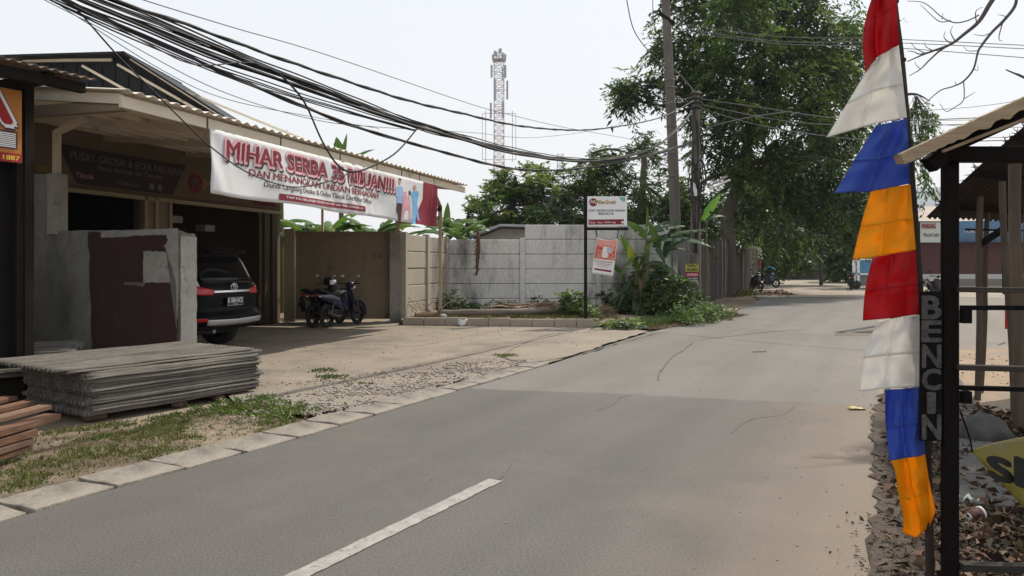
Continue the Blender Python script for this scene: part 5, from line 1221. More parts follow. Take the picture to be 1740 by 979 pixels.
def clump_leaves(centers, dirs, nspray, nleaf, slen, ll, lw, droop, rr, spread=1.0):
    """numpy: sprays of paired leaflets around clump centres"""
    n = len(centers); c = np.repeat(centers, nspray, 0)
    d = norm(np.repeat(dirs, nspray, 0)*.8+RNG.normal(size=(n*nspray, 3))*np.array([1, 1, .65])*spread); d[:, 2] -= droop*.4; d = norm(d)
    c = c+RNG.normal(size=c.shape)*slen*.18
    L = slen*(0.6+.7*RNG.random(len(c)))
    t = (np.arange(nleaf)+.7)/nleaf
    pos = c[:, None]+d[:, None]*(L[:, None]*t)[..., None]; pos[..., 2] -= droop*(L[:, None]*t)**2*.55/np.maximum(slen, .1)
    side = norm(np.cross(d, np.array([0, 0, 1.])+RNG.normal(size=d.shape)*.15))
    sg = np.where(np.arange(nleaf) % 2 == 0, 1, -1)
    ld = d[:, None]*.65+side[:, None]*sg[None, :, None]*.75+RNG.normal(size=pos.shape)*.22; ld[..., 2] -= droop*.5
    pos = pos.reshape(-1, 3); ld = ld.reshape(-1, 3); m = len(pos)
    nr = norm(RNG.normal(size=(m, 3))*.55+np.array([0, 0, 1.]))
    return leaf_quads(pos, ld, ll*(.6+.7*RNG.random(m)), lw*(.7+.5*RNG.random(m)), .12, nr)
def tree(name, label, base, trunk, blobs, leafm, ll=.26, lw=.085, nspray=6, nleaf=12, slen=.7, droop=.7, cat='tree', group=None, seed=1, tips=None, barkm='bark', r_limb=.12, core=.22):
    rr = random.Random(seed); r = root(name, label, cat, base, group=group)
    b = MB(); tp = crv([p for p, _ in trunk], 6); nr_ = len(tp); rs = [x for _, x in trunk]
    rad = [rs[min(len(rs)-2, int(i/6))]*(1-(i/6-min(len(rs)-2, int(i/6))))+rs[min(len(rs)-2, int(i/6))+1]*(i/6-min(len(rs)-2, int(i/6))) for i in range(nr_)]
    b.tube([p+V((noise.noise(p*2), noise.noise(p*2+V((5, 5, 5))), 0))*.05 for p in tp], rad, 14); 
    tip = tp[int(len(tp)*.55):]; C_, D_ = [], []
    for (c, rd, ncl) in blobs:
        c = V(c); s = min(tip, key=lambda p: (p-c).length+max(0, p.z-c.z)*1.5)
        lc = limb(b, s, c, r_limb, r_limb*.35, rr)
        for k in range(ncl):
            while True:
                v = V((rr.uniform(-1, 1), rr.uniform(-1, 1), rr.uniform(-1, 1)))
                if .25 < v.length < 1: break
            v = v.normalized()*(v.length**.6); p = c+V((v.x*rd[0], v.y*rd[1], v.z*rd[2]))
            src = lc[rr.randrange(len(lc)//2, len(lc))]
            limb(b, src, p, r_limb*.28, .012, rr, .12, 3, 4)
            C_.append(p); D_.append(v)
    b.build('trunk', barkm, r)
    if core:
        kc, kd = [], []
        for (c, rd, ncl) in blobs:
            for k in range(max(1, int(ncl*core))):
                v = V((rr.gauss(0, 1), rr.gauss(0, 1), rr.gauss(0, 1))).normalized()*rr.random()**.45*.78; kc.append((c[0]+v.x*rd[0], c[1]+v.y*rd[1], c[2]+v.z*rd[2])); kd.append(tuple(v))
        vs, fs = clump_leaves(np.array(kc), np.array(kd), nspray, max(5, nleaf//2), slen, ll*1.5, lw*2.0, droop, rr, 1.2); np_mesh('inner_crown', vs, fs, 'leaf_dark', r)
    C_ = np.array([tuple(p) for p in C_]); D_ = np.array([tuple(p) for p in D_])
    ms = leafm if isinstance(leafm, (list, tuple)) else [leafm]
    idx = RNG.integers(0, len(ms), len(C_))
    for i, mm in enumerate(ms):
        s = idx == i
        if not s.any(): continue
        vs, fs = clump_leaves(C_[s], D_[s], nspray, nleaf, slen, ll, lw, droop, rr); np_mesh('crown', vs, fs, mm, r)
    return r
rb = random.Random(77)
# the big tree (crown surveyed as lumps)
YT = 37.0; tb_ = G(1236, 503)
def lump(px, py, Y, rx, ry, rz, n): return (P(px, py, Y), (rx, ry, rz), n)
big = []
for (px, py, dy, rx, rz, n) in ((1170, 40, 0, 1.6, 1.4, 15), (1250, -10, 1, 1.9, 1.5, 18), (1330, 20, -1, 1.9, 1.5, 19), (1400, 60, 0, 1.6, 1.4, 16), (1210, 110, -1, 1.5, 1.3, 16), (1290, 100, -2, 1.9, 1.5, 20), (1370, 130, -1, 1.7, 1.4, 18), (1440, 110, 1, 1.1, 1.3, 10),
        (1200, 180, 0, 1.3, 1.2, 12), (1260, 190, -2, 1.7, 1.3, 18), (1340, 200, -2, 1.8, 1.4, 19), (1415, 190, 0, 1.5, 1.4, 15), (1120, 75, 0, .7, .5, 5), (1225, 260, -1, 1.2, 1.1, 10), (1300, 280, -1, 1.4, 1.2, 12), (1370, 280, -2, 1.5, 1.2, 13), (1430, 270, 0, 1.3, 1.3, 12),
        (1095, 150, -1, .95, .42, 8), (1062, 163, -1, .55, .35, 5), (1340, 340, 0, 1.6, .9, 11), (1410, 350, 0, 1.6, 1.0, 12), (1460, 330, 1, .9, 1.0, 7), (1300, -70, 0, 2.4, 1.4, 12), (1200, -60, 0, 1.8, 1.2, 8), (1390, -40, 0, 1.8, 1.2, 10), (1470, 200, 3, 1.2, 2.0, 8), (1160, 330, 2, 1.0, 1.1, 9), (1195, 380, 2, 1.2, 1.0, 10), (1265, 350, 3, 1.5, 1.1, 13), (1330, 395, 4, 1.6, .9, 12), (1160, 120, 0, .9, .9, 7), (1470, 60, 1, .8, 1.1, 6), (1465, 390, 2, 1, .9, 8), (1262, -12, -8, .9, .42, 9)):
    big.append(lump(px, py, YT+dy, rx, rx*1.15, rz, int(n*1.5)))
tree('big_shade_tree', 'huge dark leafy tree with a thick trunk spreading over the road beside the poles', tb_, [(V((tb_.x, tb_.y, -.1)), .44), (P(1239, 440, YT), .33), (P(1236, 370, YT), .30), (P(1255, 310, YT), .26), (P(1270, 240, YT), .22), (P(1285, 150, YT), .18), (P(1290, 60, YT), .1)], big, ['leaf_tree', 'leaf_dark', 'leaf_dark', 'leaf_tree', 'leaf_bright', 'leaf_bright', 'leaf_pale'], ll=.27, lw=.088, nspray=9, nleaf=14, slen=.95, droop=.75, seed=5, r_limb=.13)
# background trees left of poles
def blobs(lst, Y): return [lump(px, py, Y+rb.uniform(-1, 1), rx, rx, rz, n) for (px, py, rx, rz, n) in lst]
def btree(label, px, Y, tp, lst, lf, seed, **k):
    b_ = V((P(px, 0, Y).x, Y, 0)); tree('leafy_tree', label, b_, [(b_, .22), (P(px, 400, Y), .17), (P(px+4, tp+30, Y), .12), (P(px+8, tp, Y), .07)], blobs(lst, Y), lf, seed=seed, group='trees behind the precast wall', r_limb=.07, **k)
btree('light green round topped tree nearest the white tower behind the wall', 868, 36, 300, [(838, 345, 1.1, .7, 12), (868, 320, 1.2, .7, 14), (900, 310, 1.3, .7, 15), (928, 335, 1.1, .8, 12), (870, 360, 1.4, .6, 12), (820, 375, 1.1, .5, 9), (950, 380, 1.2, .6, 10), (880, 385, 1.3, .5, 12), (845, 388, 1.0, .4, 8)], ['leaf_pale', 'leaf_bright', 'leaf_pale', 'leaf_tree'], 11, ll=.24, lw=.1, slen=.5, droop=.35, nspray=8)
btree('taller dark tree between the light green tree and the utility poles', 1000, 38, 260, [(1030, 265, .9, .6, 11), (1000, 300, 1.4, .9, 18), (1050, 300, 1.3, .9, 17), (960, 320, 1.3, .8, 15), (1065, 330, 1.2, 1.0, 13), (1010, 345, 1.5, .8, 14), (1080, 262, .9, .6, 8), (960, 350, 1.3, .7, 12)], ['leaf_dark', 'leaf_tree', 'leaf_bright'], 12, ll=.22, lw=.08, slen=.55, droop=.5, nspray=8)
btree('dark low tree behind the shed roof', 930, 34, 330, [(905, 360, 1.2, .7, 13), (950, 370, 1.3, .7, 13), (990, 375, 1.2, .6, 12), (1040, 375, 1.2, .7, 11)], ['leaf_dark', 'leaf_dark', 'leaf_tree'], 13, ll=.22, lw=.09, slen=.5, droop=.4, nspray=8)
btree('feathery yellow green tree close behind the taller pole', 1090, 31, 250, [(1095, 255, .9, .6, 8), (1085, 350, .9, .9, 12), (1110, 380, 1.0, 1.0, 12), (1125, 320, .8, 1.0, 8), (1150, 370, .9, 1.0, 10), (1175, 400, .9, .8, 9)], ['leaf_bright', 'leaf_tree', 'leaf_dark'], 14, ll=.2, lw=.06, slen=.55, droop=.6, nspray=7)
# far trees at the end of the road
for i, (px, lst, lab) in enumerate(((1330, [(1310, 420, 2.5, 2.0, 26), (1340, 400, 2.5, 1.8, 22), (1330, 430, 3, 1.4, 22), (1300, 390, 2.2, 1.6, 16), (1345, 447, 2.2, .8, 18), (1315, 452, 1.8, .8, 14)], 'mid green tree at the left of the far grey wall'),
        (1390, [(1375, 400, 2.6, 1.9, 24), (1400, 420, 2.8, 1.5, 24), (1365, 425, 2.2, 1.3, 16), (1395, 375, 2.5, 1.4, 18), (1385, 446, 2.5, .8, 18), (1420, 440, 2.5, .9, 18)], 'dark tree standing behind the middle of the far grey wall'),
        (1450, [(1440, 420, 2.6, 2.0, 24), (1465, 400, 2.6, 1.8, 20), (1450, 445, 2.2, 1.2, 16), (1480, 425, 2.5, 2, 16), (1440, 455, 1.8, 1.0, 16)], 'tree with pale trunk at the right end of the far grey wall'))):
    Yf = 80+i*1.5 if i != 2 else 66; b_ = V((P(px, 0, Yf).x, Yf, 0))
    tree('far_tree', lab, b_, [(b_, .3), (P(px, 440, Yf), .25), (P(px+5, 410, Yf), .18), (P(px+5, 385, Yf), .1)], [lump(a, c, Yf+rb.uniform(-2, 0), rx, rx, rz, n) for a, c, rx, rz, n in lst], ['leaf_dark', 'leaf_tree', 'leaf_tree', 'leaf_bright'][0:4], ll=.42, lw=.2, nspray=7, nleaf=9, slen=1.0, droop=.4, seed=30+i, group='trees at the end of the dirt road', r_limb=.12)
b_ = V((P(1560, 0, 60).x, 68, 0))
# tree on the left of far road, over the stall
b_ = V((P(1305, 0, 58).x, 58, 0)); tree('far_tree', 'bright green tree overhanging the street stall beyond the big trunk', b_, [(b_, .3), (P(1306, 420, 58), .25), (P(1308, 380, 58), .15), (P(1310, 350, 58), .1)], [lump(a, c, 57, rx, rx, rz, n) for a, c, rx, rz, n in ((1300, 400, 2.0, 1.3, 20), (1320, 420, 1.8, 1.2, 18), (1285, 380, 1.6, 1.2, 12), (1330, 380, 2, 1.3, 16), (1315, 445, 1.2, .8, 9))], ['leaf_bright', 'leaf_tree', 'leaf_dark'], ll=.34, lw=.15, nspray=7, nleaf=9, slen=.8, droop=.4, seed=44, group='trees at the end of the dirt road', r_limb=.1)
for i, (px, Yf, lst, lab) in enumerate(((1290, 52, [(1270, 350, 1.7, 1.3, 20), (1300, 330, 1.8, 1.3, 18), (1320, 365, 1.8, 1.3, 20), (1290, 300, 1.6, 1.2, 12)], 'dark tree filling the gap just right of the big trunk'),
        (1395, 56, [(1370, 350, 2.0, 1.5, 22), (1400, 330, 2.0, 1.5, 20), (1425, 365, 2.0, 1.4, 20), (1350, 380, 1.6, 1.2, 14), (1400, 385, 1.9, 1.1, 15)], 'dark tree in the middle distance under the right half of the big crown'),
        (1475, 50, [(1460, 370, 1.5, 1.4, 17), (1490, 350, 1.6, 1.4, 15), (1470, 400, 1.3, 1.0, 12)], 'dark tree beside the white and blue kiosk behind the flags'),
        (1158, 29, [(1150, 400, .8, .7, 12), (1175, 360, .8, .9, 12), (1160, 440, .8, .7, 12), (1140, 340, .6, .6, 8)], 'dark creeper covered tree standing between the two poles and the plank fence'))):
    b_ = V((P(px, 0, Yf).x, Yf, 0)); sc_ = 1 if Yf > 40 else .6
    tree('leafy_tree', lab, b_, [(b_, .14*sc_), (P(px, 430, Yf), .12*sc_), (P(px+3, 390, Yf), .13*sc_), (P(px+3, 350, Yf), .07*sc_)], [lump(a, c, Yf+rb.uniform(-1, 1), rx, rx, rz, n) for a, c, rx, rz, n in lst], ['leaf_dark', 'leaf_tree', 'leaf_dark'], ll=.36*sc_, lw=.16*sc_, nspray=8, nleaf=10, slen=.85*sc_, droop=.5, seed=80+i, group='trees under and around the big crown', r_limb=.1*sc_)
# ------------------------------------------------------------------ bare tree at upper right with leafy tips
bt = root('bare_tree', 'nearly leafless tree reaching in from the right above the stall', 'tree', V((7.6, 8.4, 0)))
b = MB(); rr = random.Random(3); Yb = 8.0
z_ = lambda x, y: (1380+x/2.719, y/2.719)
b.tube(crv([V((7.6, 8.4, -.1)), V((7.4, 8.3, 2.0)), V((6.9, 8.2, 3.8)), P(1860, -120, 8.2)], 6), [.17, .165, .16, .155, .15, .15, .145, .14, .14, .13, .12, .11, .1, .095, .09, .08, .07, .06, .05], 10)
tips = []
def br(pts, r0, r1, Y0=8.0, Y1=8.0):
    n = len(pts); w_ = [P(*z_(*p), Y0+(Y1-Y0)*i/(n-1)) for i, p in enumerate(pts)]; c = crv(w_, 6); k = len(c); b.tube(c, [r0+(r1-r0)*i/(k-1) for i in range(k)], 6); tips.append(c[-1]); return c
b.tube([P(1860, -120, 8.2), P(1760, -70, 8.1), P(*z_(940, -60), 8.0)], [.05, .04, .03], 7); b.tube([P(1760, -70, 8.1), P(*z_(860, -40), 8.0)], [.035, .026], 7)
br([(860, -40), (820, 20), (770, 100), (700, 160), (640, 205), (560, 235), (500, 258), (440, 285)], .026, .006)
br([(940, -60), (940, 20), (890, 90), (830, 150), (780, 215), (765, 245), (745, 320), (700, 375), (650, 400), (590, 420), (520, 480)], .018, .004, 8, 7.8)
br([(770, 70), (720, 95), (660, 105), (600, 80), (520, 15), (440, 5)], .008, .003); br([(640, 95), (590, 100), (540, 60), (500, 20)], .006, .002)
br([(640, 205), (590, 235), (540, 280), (500, 320), (450, 350)], .012, .004); br([(560, 235), (500, 250), (470, 240), (440, 235)], .008, .003); br([(500, 320), (480, 300), (476, 285)], .004, .002)
br([(700, 375), (700, 460), (660, 495), (620, 515), (590, 480)], .006, .003); br([(705, 455), (730, 440), (755, 425)], .005, .002); br([(765, 235), (720, 235), (700, 215)], .005, .002)
br([(830, 150), (790, 165), (745, 158)], .006, .002); br([(880, 105), (865, 160), (865, 185), (880, 190)], .006, .002); br([(900, 78), (880, 72), (858, 68)], .005, .002)
br([(660, 190), (640, 150), (650, 120)], .006, .002); br([(640, 200), (610, 175), (615, 145)], .006, .002); br([(560, 235), (525, 215), (520, 195)], .005, .002); br([(760, 110), (755, 60), (770, 40), (790, 35)], .006, .002)
br([(745, 320), (765, 325), (765, 300)], .004, .002); br([(665, 390), (660, 375)], .004, .002); br([(600, 90), (605, 60)], .004, .002); br([(520, 245), (480, 225), (455, 195)], .005, .002)
br([(1100, 420), (980, 360), (895, 322)], .014, .006); br([(990, 360), (960, 345), (940, 338)], .006, .003)
for k in range(26):   # small twigs on the main limbs
    pass
b.build('trunk', 'bark_bare', bt)
# drooping leaves behind the flag pole, then an unseen tree added for its shade
lt = root('drooping_tree', 'slim tree hidden behind the flags with leafy twigs drooping out beside the pole', 'tree', V((P(1522, 0, 20).x, 20, 0)))
b = MB(); x0_ = P(1522, 0, 20).x; b.tube(crv([V((x0_, 20, 0)), V((x0_+.05, 20, 2)), P(1522, 330, 20), P(1518, 230, 20), P(1530, 170, 20), P(1555, 160, 20), P(1580, 172, 20)], 4), [.13]*6+[.12, .12, .11, .11, .10, .10, .09, .08, .07, .06, .05, .045, .04, .035, .03, .025, .02, .015, .012], 8)
cs = []; rr = random.Random(12)
for (x, y) in ((500, 480), (540, 490), (560, 520), (530, 560), (570, 580), (480, 470), (500, 610), (520, 600), (570, 620), (590, 610), (490, 740), (510, 790), (530, 840), (540, 870), (500, 770), (480, 650), (555, 545), (470, 500), (450, 640), (460, 700), (440, 560), (520, 520)):
    p = P(*z_(x, y), 20+rr.uniform(-.3, .3)); cs.append(p); b.tube([p, p.lerp(P(*z_(460, 450), 20), .5)+V((0, 0, .12)), P(*z_(480, 445), 20)], .008, 4)
b.build('trunk', 'bark', lt)
vs, fs = clump_leaves(np.array([tuple(p) for p in cs]), np.tile([0, 0, -.8], (len(cs), 1)), 4, 12, .36, .15, .055, 1.0, rr, .6); np_mesh('crown', vs, fs, 'leaf_tree', lt)
ov = root('added_shade_tree', 'unseen leafy tree added right of the petrol stall to shade the dead leaves', 'tree', V((8.4, 6.2, 0)))  # added out of view; its crown is placed to shade the leaf litter
b = MB(); b.tube(crv([V((8.4, 6.2, 0)), V((8.2, 6.5, 3.2)), V((8.0, 7.6, 5.0)), V((7.8, 8.8, 6.6))], 5), [.2, .195, .19, .18, .17, .16, .15, .14, .13, .12, .11, .1, .09, .08, .07, .06], 8)
rrc = random.Random(31); oc, od = [], []
for k in range(190):
    v = V((rrc.gauss(0, 1), rrc.gauss(0, 1), rrc.gauss(0, 1))).normalized()*rrc.random()**.4; p = V((7.75+v.x*1.4, 8.9+v.y*2.1, 6.9+v.z*.8)); oc.append(tuple(p)); od.append(tuple(v))
    if k % 2 == 0: limb(b, V((8.0, 7.6, 5.0)).lerp(V((7.8, 8.8, 6.6)), rrc.random()), p, .03, .008, rrc, .1, 2, 4)

vs, fs = clump_leaves(np.array(oc), np.array(od), 6, 9, .5, .2, .08, .5, rrc); np_mesh('crown', vs, fs, 'leaf_tree', ov)
b.build('trunk', 'bark', ov)
# ------------------------------------------------------------------ banana plants
def banana_leaf(b, p, d, L, W_, droop, rr, tatter=.0, tw=0.0):
    p, d = V(p), V(d).normalized(); side = d.cross(V((0, 0, 1))).normalized() if abs(d.z) < .98 else V((math.cos(tw), math.sin(tw), 0))
    n = 16; ctr = []
    q = V(p); dd = V(d)
    for i in range(n+1):
        ctr.append(V(q)); q = q+dd*(L/n); dd = (dd+V((0, 0, -droop/n))).normalized()
    side = (Matrix.Rotation(tw, 3, d) @ side)
    vs = []; prof = lambda t: W_*.5*(math.sin(math.pi*min(1, t*1.03)**.75)**.6 if 0 < t < .97 else .04)
    for i, c in enumerate(ctr):
        t = i/n; w_ = prof(t) if i else .02; tn = (ctr[min(i+1, n)]-ctr[max(i-1, 0)]).normalized(); up = side.cross(tn).normalized()
        if up.z < 0 and abs(tw) < 1: up = -up
        j = (rr.uniform(-.12, .05) if tatter and rr.random() < tatter else 0)*W_
        vs += [c-side*(w_+j)+up*(-w_*.25), c-side*w_*.5+up*w_*.16, c, c+side*w_*.5+up*w_*.16, c+side*(w_+j)+up*(-w_*.25)]
    fs = []
    for i in range(n):
        for k in range(4):
            if tatter and k in (0, 3) and rr.random() < tatter*.5: continue
            a = i*5+k; fs.append((a, a+1, a+6, a+5))
    b.add(vs, fs, True)
def banana(label, base, h, n, L, W_, seed, lean=(0, 0), lf='leaf_banana', group='banana plants', tatter=.25, spread=1.0, sr=.11, up=.9):
    rr = random.Random(seed); base = V(base); top = base+V((lean[0], lean[1], h)); r = root('banana_plant', label, 'banana plant', base, group=group)
    b = MB(); b.tube([base, base.lerp(top, .5), top], [sr, sr*.8, sr*.5], 10); b.build('stem', 'banana_stem', r)
    for k in range(n):
        a = k*2.4+rr.uniform(-.4, .4); el = rr.uniform(.25, 1.0)*up
        d = V((math.cos(a)*math.cos(el)*spread, math.sin(a)*math.cos(el)*spread, math.sin(el)))
        b = MB(); q = top+d*.25; b.tube([top, q], .02, 5); banana_leaf(b, q, d, L*rr.uniform(.75, 1.1), W_*rr.uniform(.8, 1.1), rr.uniform(.6, 1.6), rr, tatter)
        b.build('leaf', lf if isinstance(lf, str) else lf[k % len(lf)], r)
    return r
G2 = 'banana plants behind the gate'
for i, (px, Y, h, lab) in enumerate(((520, 22.2, 2.2, 'banana plant at the left behind the gate, half hidden by the dark doors'), (552, 23, 2.3, 'banana plant with a yellowing leaf behind the gate'), (590, 22.6, 2.0, 'banana plant behind the middle of the gate'), (628, 23.4, 2.2, 'banana plant behind the right part of the gate'), (655, 25, 2.2, 'banana plant near the pillar behind the gate'))):
    banana(lab, (P(px, 0, Y).x, Y, 0), h, 9, 1.5, .42, 50+i, group=G2, lf=['leaf_banana', 'leaf_dark' if i == 0 else 'leaf_banana', 'leaf_bright'])
for i, (px, py, Y, lab) in enumerate(((478, 255, 24, 'banana leaves poking above the canopy roof on the left'), (580, 262, 23.5, 'single upright banana leaf above the canopy roof on the right'))):
    q = P(px, py, Y); r = banana(lab, (q.x, Y, 0), q.z-.55, 6, 1.0, .30, 60+i, group='banana plants behind the canopy', up=1.3)
    b = MB(); b2 = q+V((.0, 0, -.5)); banana_leaf(b, b2, V((.15, 0, 1)), 1.15, .26, .1, random.Random(2), 0, 1.2); b.build('leaf', 'leaf_banana', r)
for i, (px, Y, h, L, lab) in enumerate(((750, 26, 2.5, 1.5, 'banana plant with tall leaves right of the canopy end behind the wall'), (778, 25, 2.35, 1.4, 'banana plant leaning right behind the sunlit wall corner'), (800, 27, 2.3, 1.3, 'smaller banana plant beside the shed roof'))):
    r = banana(lab, (P(px, 0, Y).x, Y, 0), h, 9, L, .36, 70+i, group='banana plants behind the wall corner')
q = P(760, 395, 25.5); b = MB(); banana_leaf(b, q, V((.02, 0, 1)), 1.0, .3, .1, random.Random(2), 0, 1.3); b.build('leaf', 'leaf_banana', r)
# banana plant by the poles, large arching leaves
hb_ = root('banana_plant', 'big banana plant with arching dark leaves and one yellow leaf beside the taller pole', 'banana plant', V((P(1095, 0, 22.6).x, 22.6, 0)))
YB = 22.6
b = MB(); b.tube([V((P(1095, 0, YB).x, YB, 0)), P(1096, 470, YB), P(1100, 405, YB)], [.14, .12, .06], 10); b.tube([V((P(1078, 0, YB).x, YB+.1, 0)), P(1082, 460, YB)], [.1, .06], 8); b.build('stem', 'banana_stem', hb_)
rr = random.Random(9)
for (p, q_, W_, dr, lf, tw) in (((1100, 410), (1190, 388), .34, .35, 'leaf_dark', .3), ((1102, 412), (1200, 405), .30, .9, 'leaf_bluegreen', .5), ((1110, 395), (1160, 380), .36, .6, 'leaf_dark', .2), ((1096, 405), (1130, 440), .28, 1.5, 'leaf_dark', 0), ((1098, 405), (1066, 372), .26, .8, 'leaf_banana', .6), ((1098, 400), (1100, 355), .2, .1, 'leaf_bright', 1.2), ((1084, 460), (1060, 405), .28, .4, 'leaf_bright', .8), ((1082, 462), (1050, 520), .25, 1.2, 'leaf_dark', .3), ((1084, 458), (1110, 400), .3, .6, 'leaf_banana', .9), ((1090, 455), (1135, 440), .26, 1.6, 'leaf_dark', .2), ((1096, 440), (1060, 445), .3, 1.5, 'leaf_dark', .2), ((1086, 470), (1078, 545), .24, .2, 'leaf_bluegreen', .9), ((1118, 440), (1165, 400), .3, .9, 'leaf_dark', .4), ((1112, 450), (1158, 468), .3, 1.3, 'leaf_tree', .4), ((1120, 430), (1105, 380), .28, .5, 'leaf_tree', .9), ((1128, 440), (1150, 375), .26, .4, 'leaf_dark', .9), ((1060, 470), (1035, 440), .24, .9, 'leaf_tree', .5), ((1130, 425), (1180, 425), .26, 1.4, 'leaf_dark', .3), ((1100, 400), (1135, 372), .3, .9, 'leaf_dark', .3), ((1092, 430), (1052, 470), .26, 1.6, 'leaf_tree', .4)):
    a_ = P(*p, YB+rr.uniform(-.2, .2)); c_ = P(*q_, YB+rr.uniform(-.7, .3)); d = (c_-a_); L = d.length*1.15; b = MB(); banana_leaf(b, a_, d.normalized()+V((0, 0, dr*.3)), L, W_, dr, rr, .2, tw); b.build('leaf', lf, hb_)
b = MB(); banana_leaf(b, P(1074, 448, YB-.3), V((-.15, 0, 1)), .6, .2, .1, rr, 0, 1.5); b.build('leaf', 'leaf_yellow', hb_, )
b = MB(); 
for k in range(8): a_ = P(1085+k*3, 470+k*2, YB-.1); b.tube([a_, a_+V((rr.uniform(-.1, .1), -.1, -.5)), a_+V((rr.uniform(-.1, .1), -.1, -.9))], [.02, .03, .01], 5)
b.build('dry_leaf_sheath', 'dry_leaf', hb_)
# bright lime leaf near shorter pole
ll_ = root('banana_plant', 'slim banana plant with one bright lime leaf right of the shorter pole', 'banana plant', V((P(1200, 0, 24.8).x, 24.8, 0)))
b = MB(); b.tube(crv([V((P(1200, 0, 24.8).x, 24.8, 0)), P(1202, 450, 24.5), P(1200, 390, 24.3), P(1204, 374, 24)], 4), .03, 7); b.build('stem', 'banana_stem', ll_)
b = MB(); banana_leaf(b, P(1192, 374, 23.9), V((.52, -.15, .8)), 1.0, .27, .05, rr, .3, 1.25); b.build('leaf', 'leaf_lime', ll_)
b = MB(); banana_leaf(b, P(1204, 374, 24), V((.5, .3, .4)), .9, .22, 1.2, rr, .2, .2); banana_leaf(b, P(1202, 376, 24), V((-.6, .3, .3)), .8, .2, 1.2, rr, .2, .2); b.build('leaf', 'leaf_dark', ll_)
# ------------------------------------------------------------------ bushes and ground cover
def bush(name, label, blobs_, lf, nspray, nleaf, slen, ll, lw, droop=.3, cat='bush', group=None, n=14, base=None):
    c0 = blobs_[0][0]; r = root(name, label, cat, base or V((c0.x, c0.y, 0)), group=group); C_, D_ = [], []; rr = random.Random(int(c0.x*100)+7); b = MB()
    for c, rd, k in blobs_:
        for i in range(k):
            v = V((rr.gauss(0, 1), rr.gauss(0, 1), abs(rr.gauss(0, 1)))).normalized()*rr.random()**.4; p = V(c)+V((v.x*rd[0], v.y*rd[1], v.z*rd[2])); p.z = max(p.z, .05); C_.append(tuple(p)); D_.append(tuple(v))
            if i % 3 == 0: b.tube([V((c[0]+v.x*.1, c[1]+v.y*.1, 0)), p], [.012, .005], 4)
    b.build('stems', 'stick', r); C_ = np.array(C_); D_ = np.array(D_); ms = lf if isinstance(lf, list) else [lf]; idx = RNG.integers(0, len(ms), len(C_))
    for i, mm in enumerate(ms):
        if (idx == i).any(): vs, fs = clump_leaves(C_[idx == i], D_[idx == i], nspray, nleaf, slen, ll, lw, droop, rr); vs[:, 2] = np.maximum(vs[:, 2], .02); np_mesh('foliage', vs, fs, mm, r)
    return r
def gl(px, pyb, rx, ry, rz, n): q = G(px, pyb, 0.1); return (V((q.x, q.y, .1)), (rx, ry, rz), n)
bush('cassava_bush', 'light green broad leaved bush left of the black signpost', [gl(975, 541, .50, .45, .66, 44), gl(998, 543, .3, .4, .5, 16)], ['leaf_bush', 'leaf_bright', 'leaf_bright'], 4, 7, .18, .17, .055, .5)
bush('creeper_bush', 'dark creeper mass around the foot of the banana plant and poles', [gl(1060, 528, .8, .8, 1.15, 75), gl(1100, 530, .9, .8, 1.45, 100), gl(1135, 534, .8, .8, 1.25, 80), gl(1025, 520, .6, .5, 1.0, 40), gl(1160, 532, .6, .6, .9, 45)], ['leaf_dark', 'leaf_bush', 'leaf_tree', 'leaf_bush', 'leaf_bright'], 5, 7, .2, .12, .07, .3)
bush('weed_bush', 'bright weeds in the corner at the foot of the shorter pole', [gl(1190, 540, .5, .8, .42, 34), gl(1215, 536, .5, .7, .32, 28), gl(1165, 546, .5, .5, .35, 24)], ['leaf_bush', 'leaf_bright'], 5, 6, .18, .09, .04, .3)
bush('low_bush', 'dark low bush in the left corner of the grey wall', [(V((P(765, 0, 22.5).x, 22.4, .1)), (.5, .4, .62), 28), (V((P(790, 0, 22.5).x, 22.6, .1)), (.5, .4, .35), 22)], ['leaf_bush', 'leaf_dark'], 5, 7, .18, .09, .04, .3, group='low bushes along the grey wall')
bush('low_bush', 'low sprawling bush under the middle of the grey wall', [(V((P(830, 0, 22.5).x, 22.6, .1)), (.8, .4, .3), 28), (V((P(868, 0, 22.5).x, 22.4, .1)), (.5, .4, .25), 18)], ['leaf_bush', 'leaf_dark'], 5, 7, .16, .09, .04, .3, group='low bushes along the grey wall')
bush('low_bush', 'small upright bush against the wall post left of the stick pile', [(V((P(908, 0, 22.6).x, 22.6, .1)), (.32, .3, .5), 20)], ['leaf_bush', 'leaf_dark'], 5, 7, .16, .09, .04, .2, group='low bushes along the grey wall')
bush('cut_banana_leaves', 'pale blue green cut banana leaves heaped at the kerb end', [gl(1048, 553, .5, .2, .07, 22), gl(1070, 551, .4, .2, .06, 12)], ['leaf_bluegreen', 'leaf_bush', 'leaf_pale'], 3, 4, .16, .17, .06, .5, cat='cut leaves')
bush('dry_heap', 'heap of dry brown grass between the bush and the creepers', [gl(1028, 538, .28, .25, .25, 26)], ['dry_leaf'], 6, 8, .2, .15, .012, .3, cat='dry grass')
def blades(pts, hmin, hmax, wd, m_, name, label=None, tilt=.5, z=.015):
    n = len(pts); c = np.array([(x, y, z) for x, y in pts]); c = np.repeat(c, 4, 0); c[:, :2] += RNG.normal(size=(len(c), 2))*.018; m = len(c)
    d = norm(RNG.normal(size=(m, 3))*np.array([tilt, tilt, .12])+np.array([0, 0, .75])); ln = hmin+(hmax-hmin)*RNG.random(m)**1.5
    vs, fs = leaf_quads(c, d, ln, wd*(.6+.8*RNG.random(m)), .4); return np_mesh(name, vs, fs, m_, kind='stuff')
rndp = lambda x, y, s=1.3: .5+.9*fbm(x, y, s)
grz = [(-5.2, 3.2), (-3.45, 4.6), (-2.0, 7.25), (-2.15, 8.0), (-2.9, 8.2), (-4.2, 6.7), (-5.0, 5.6)]
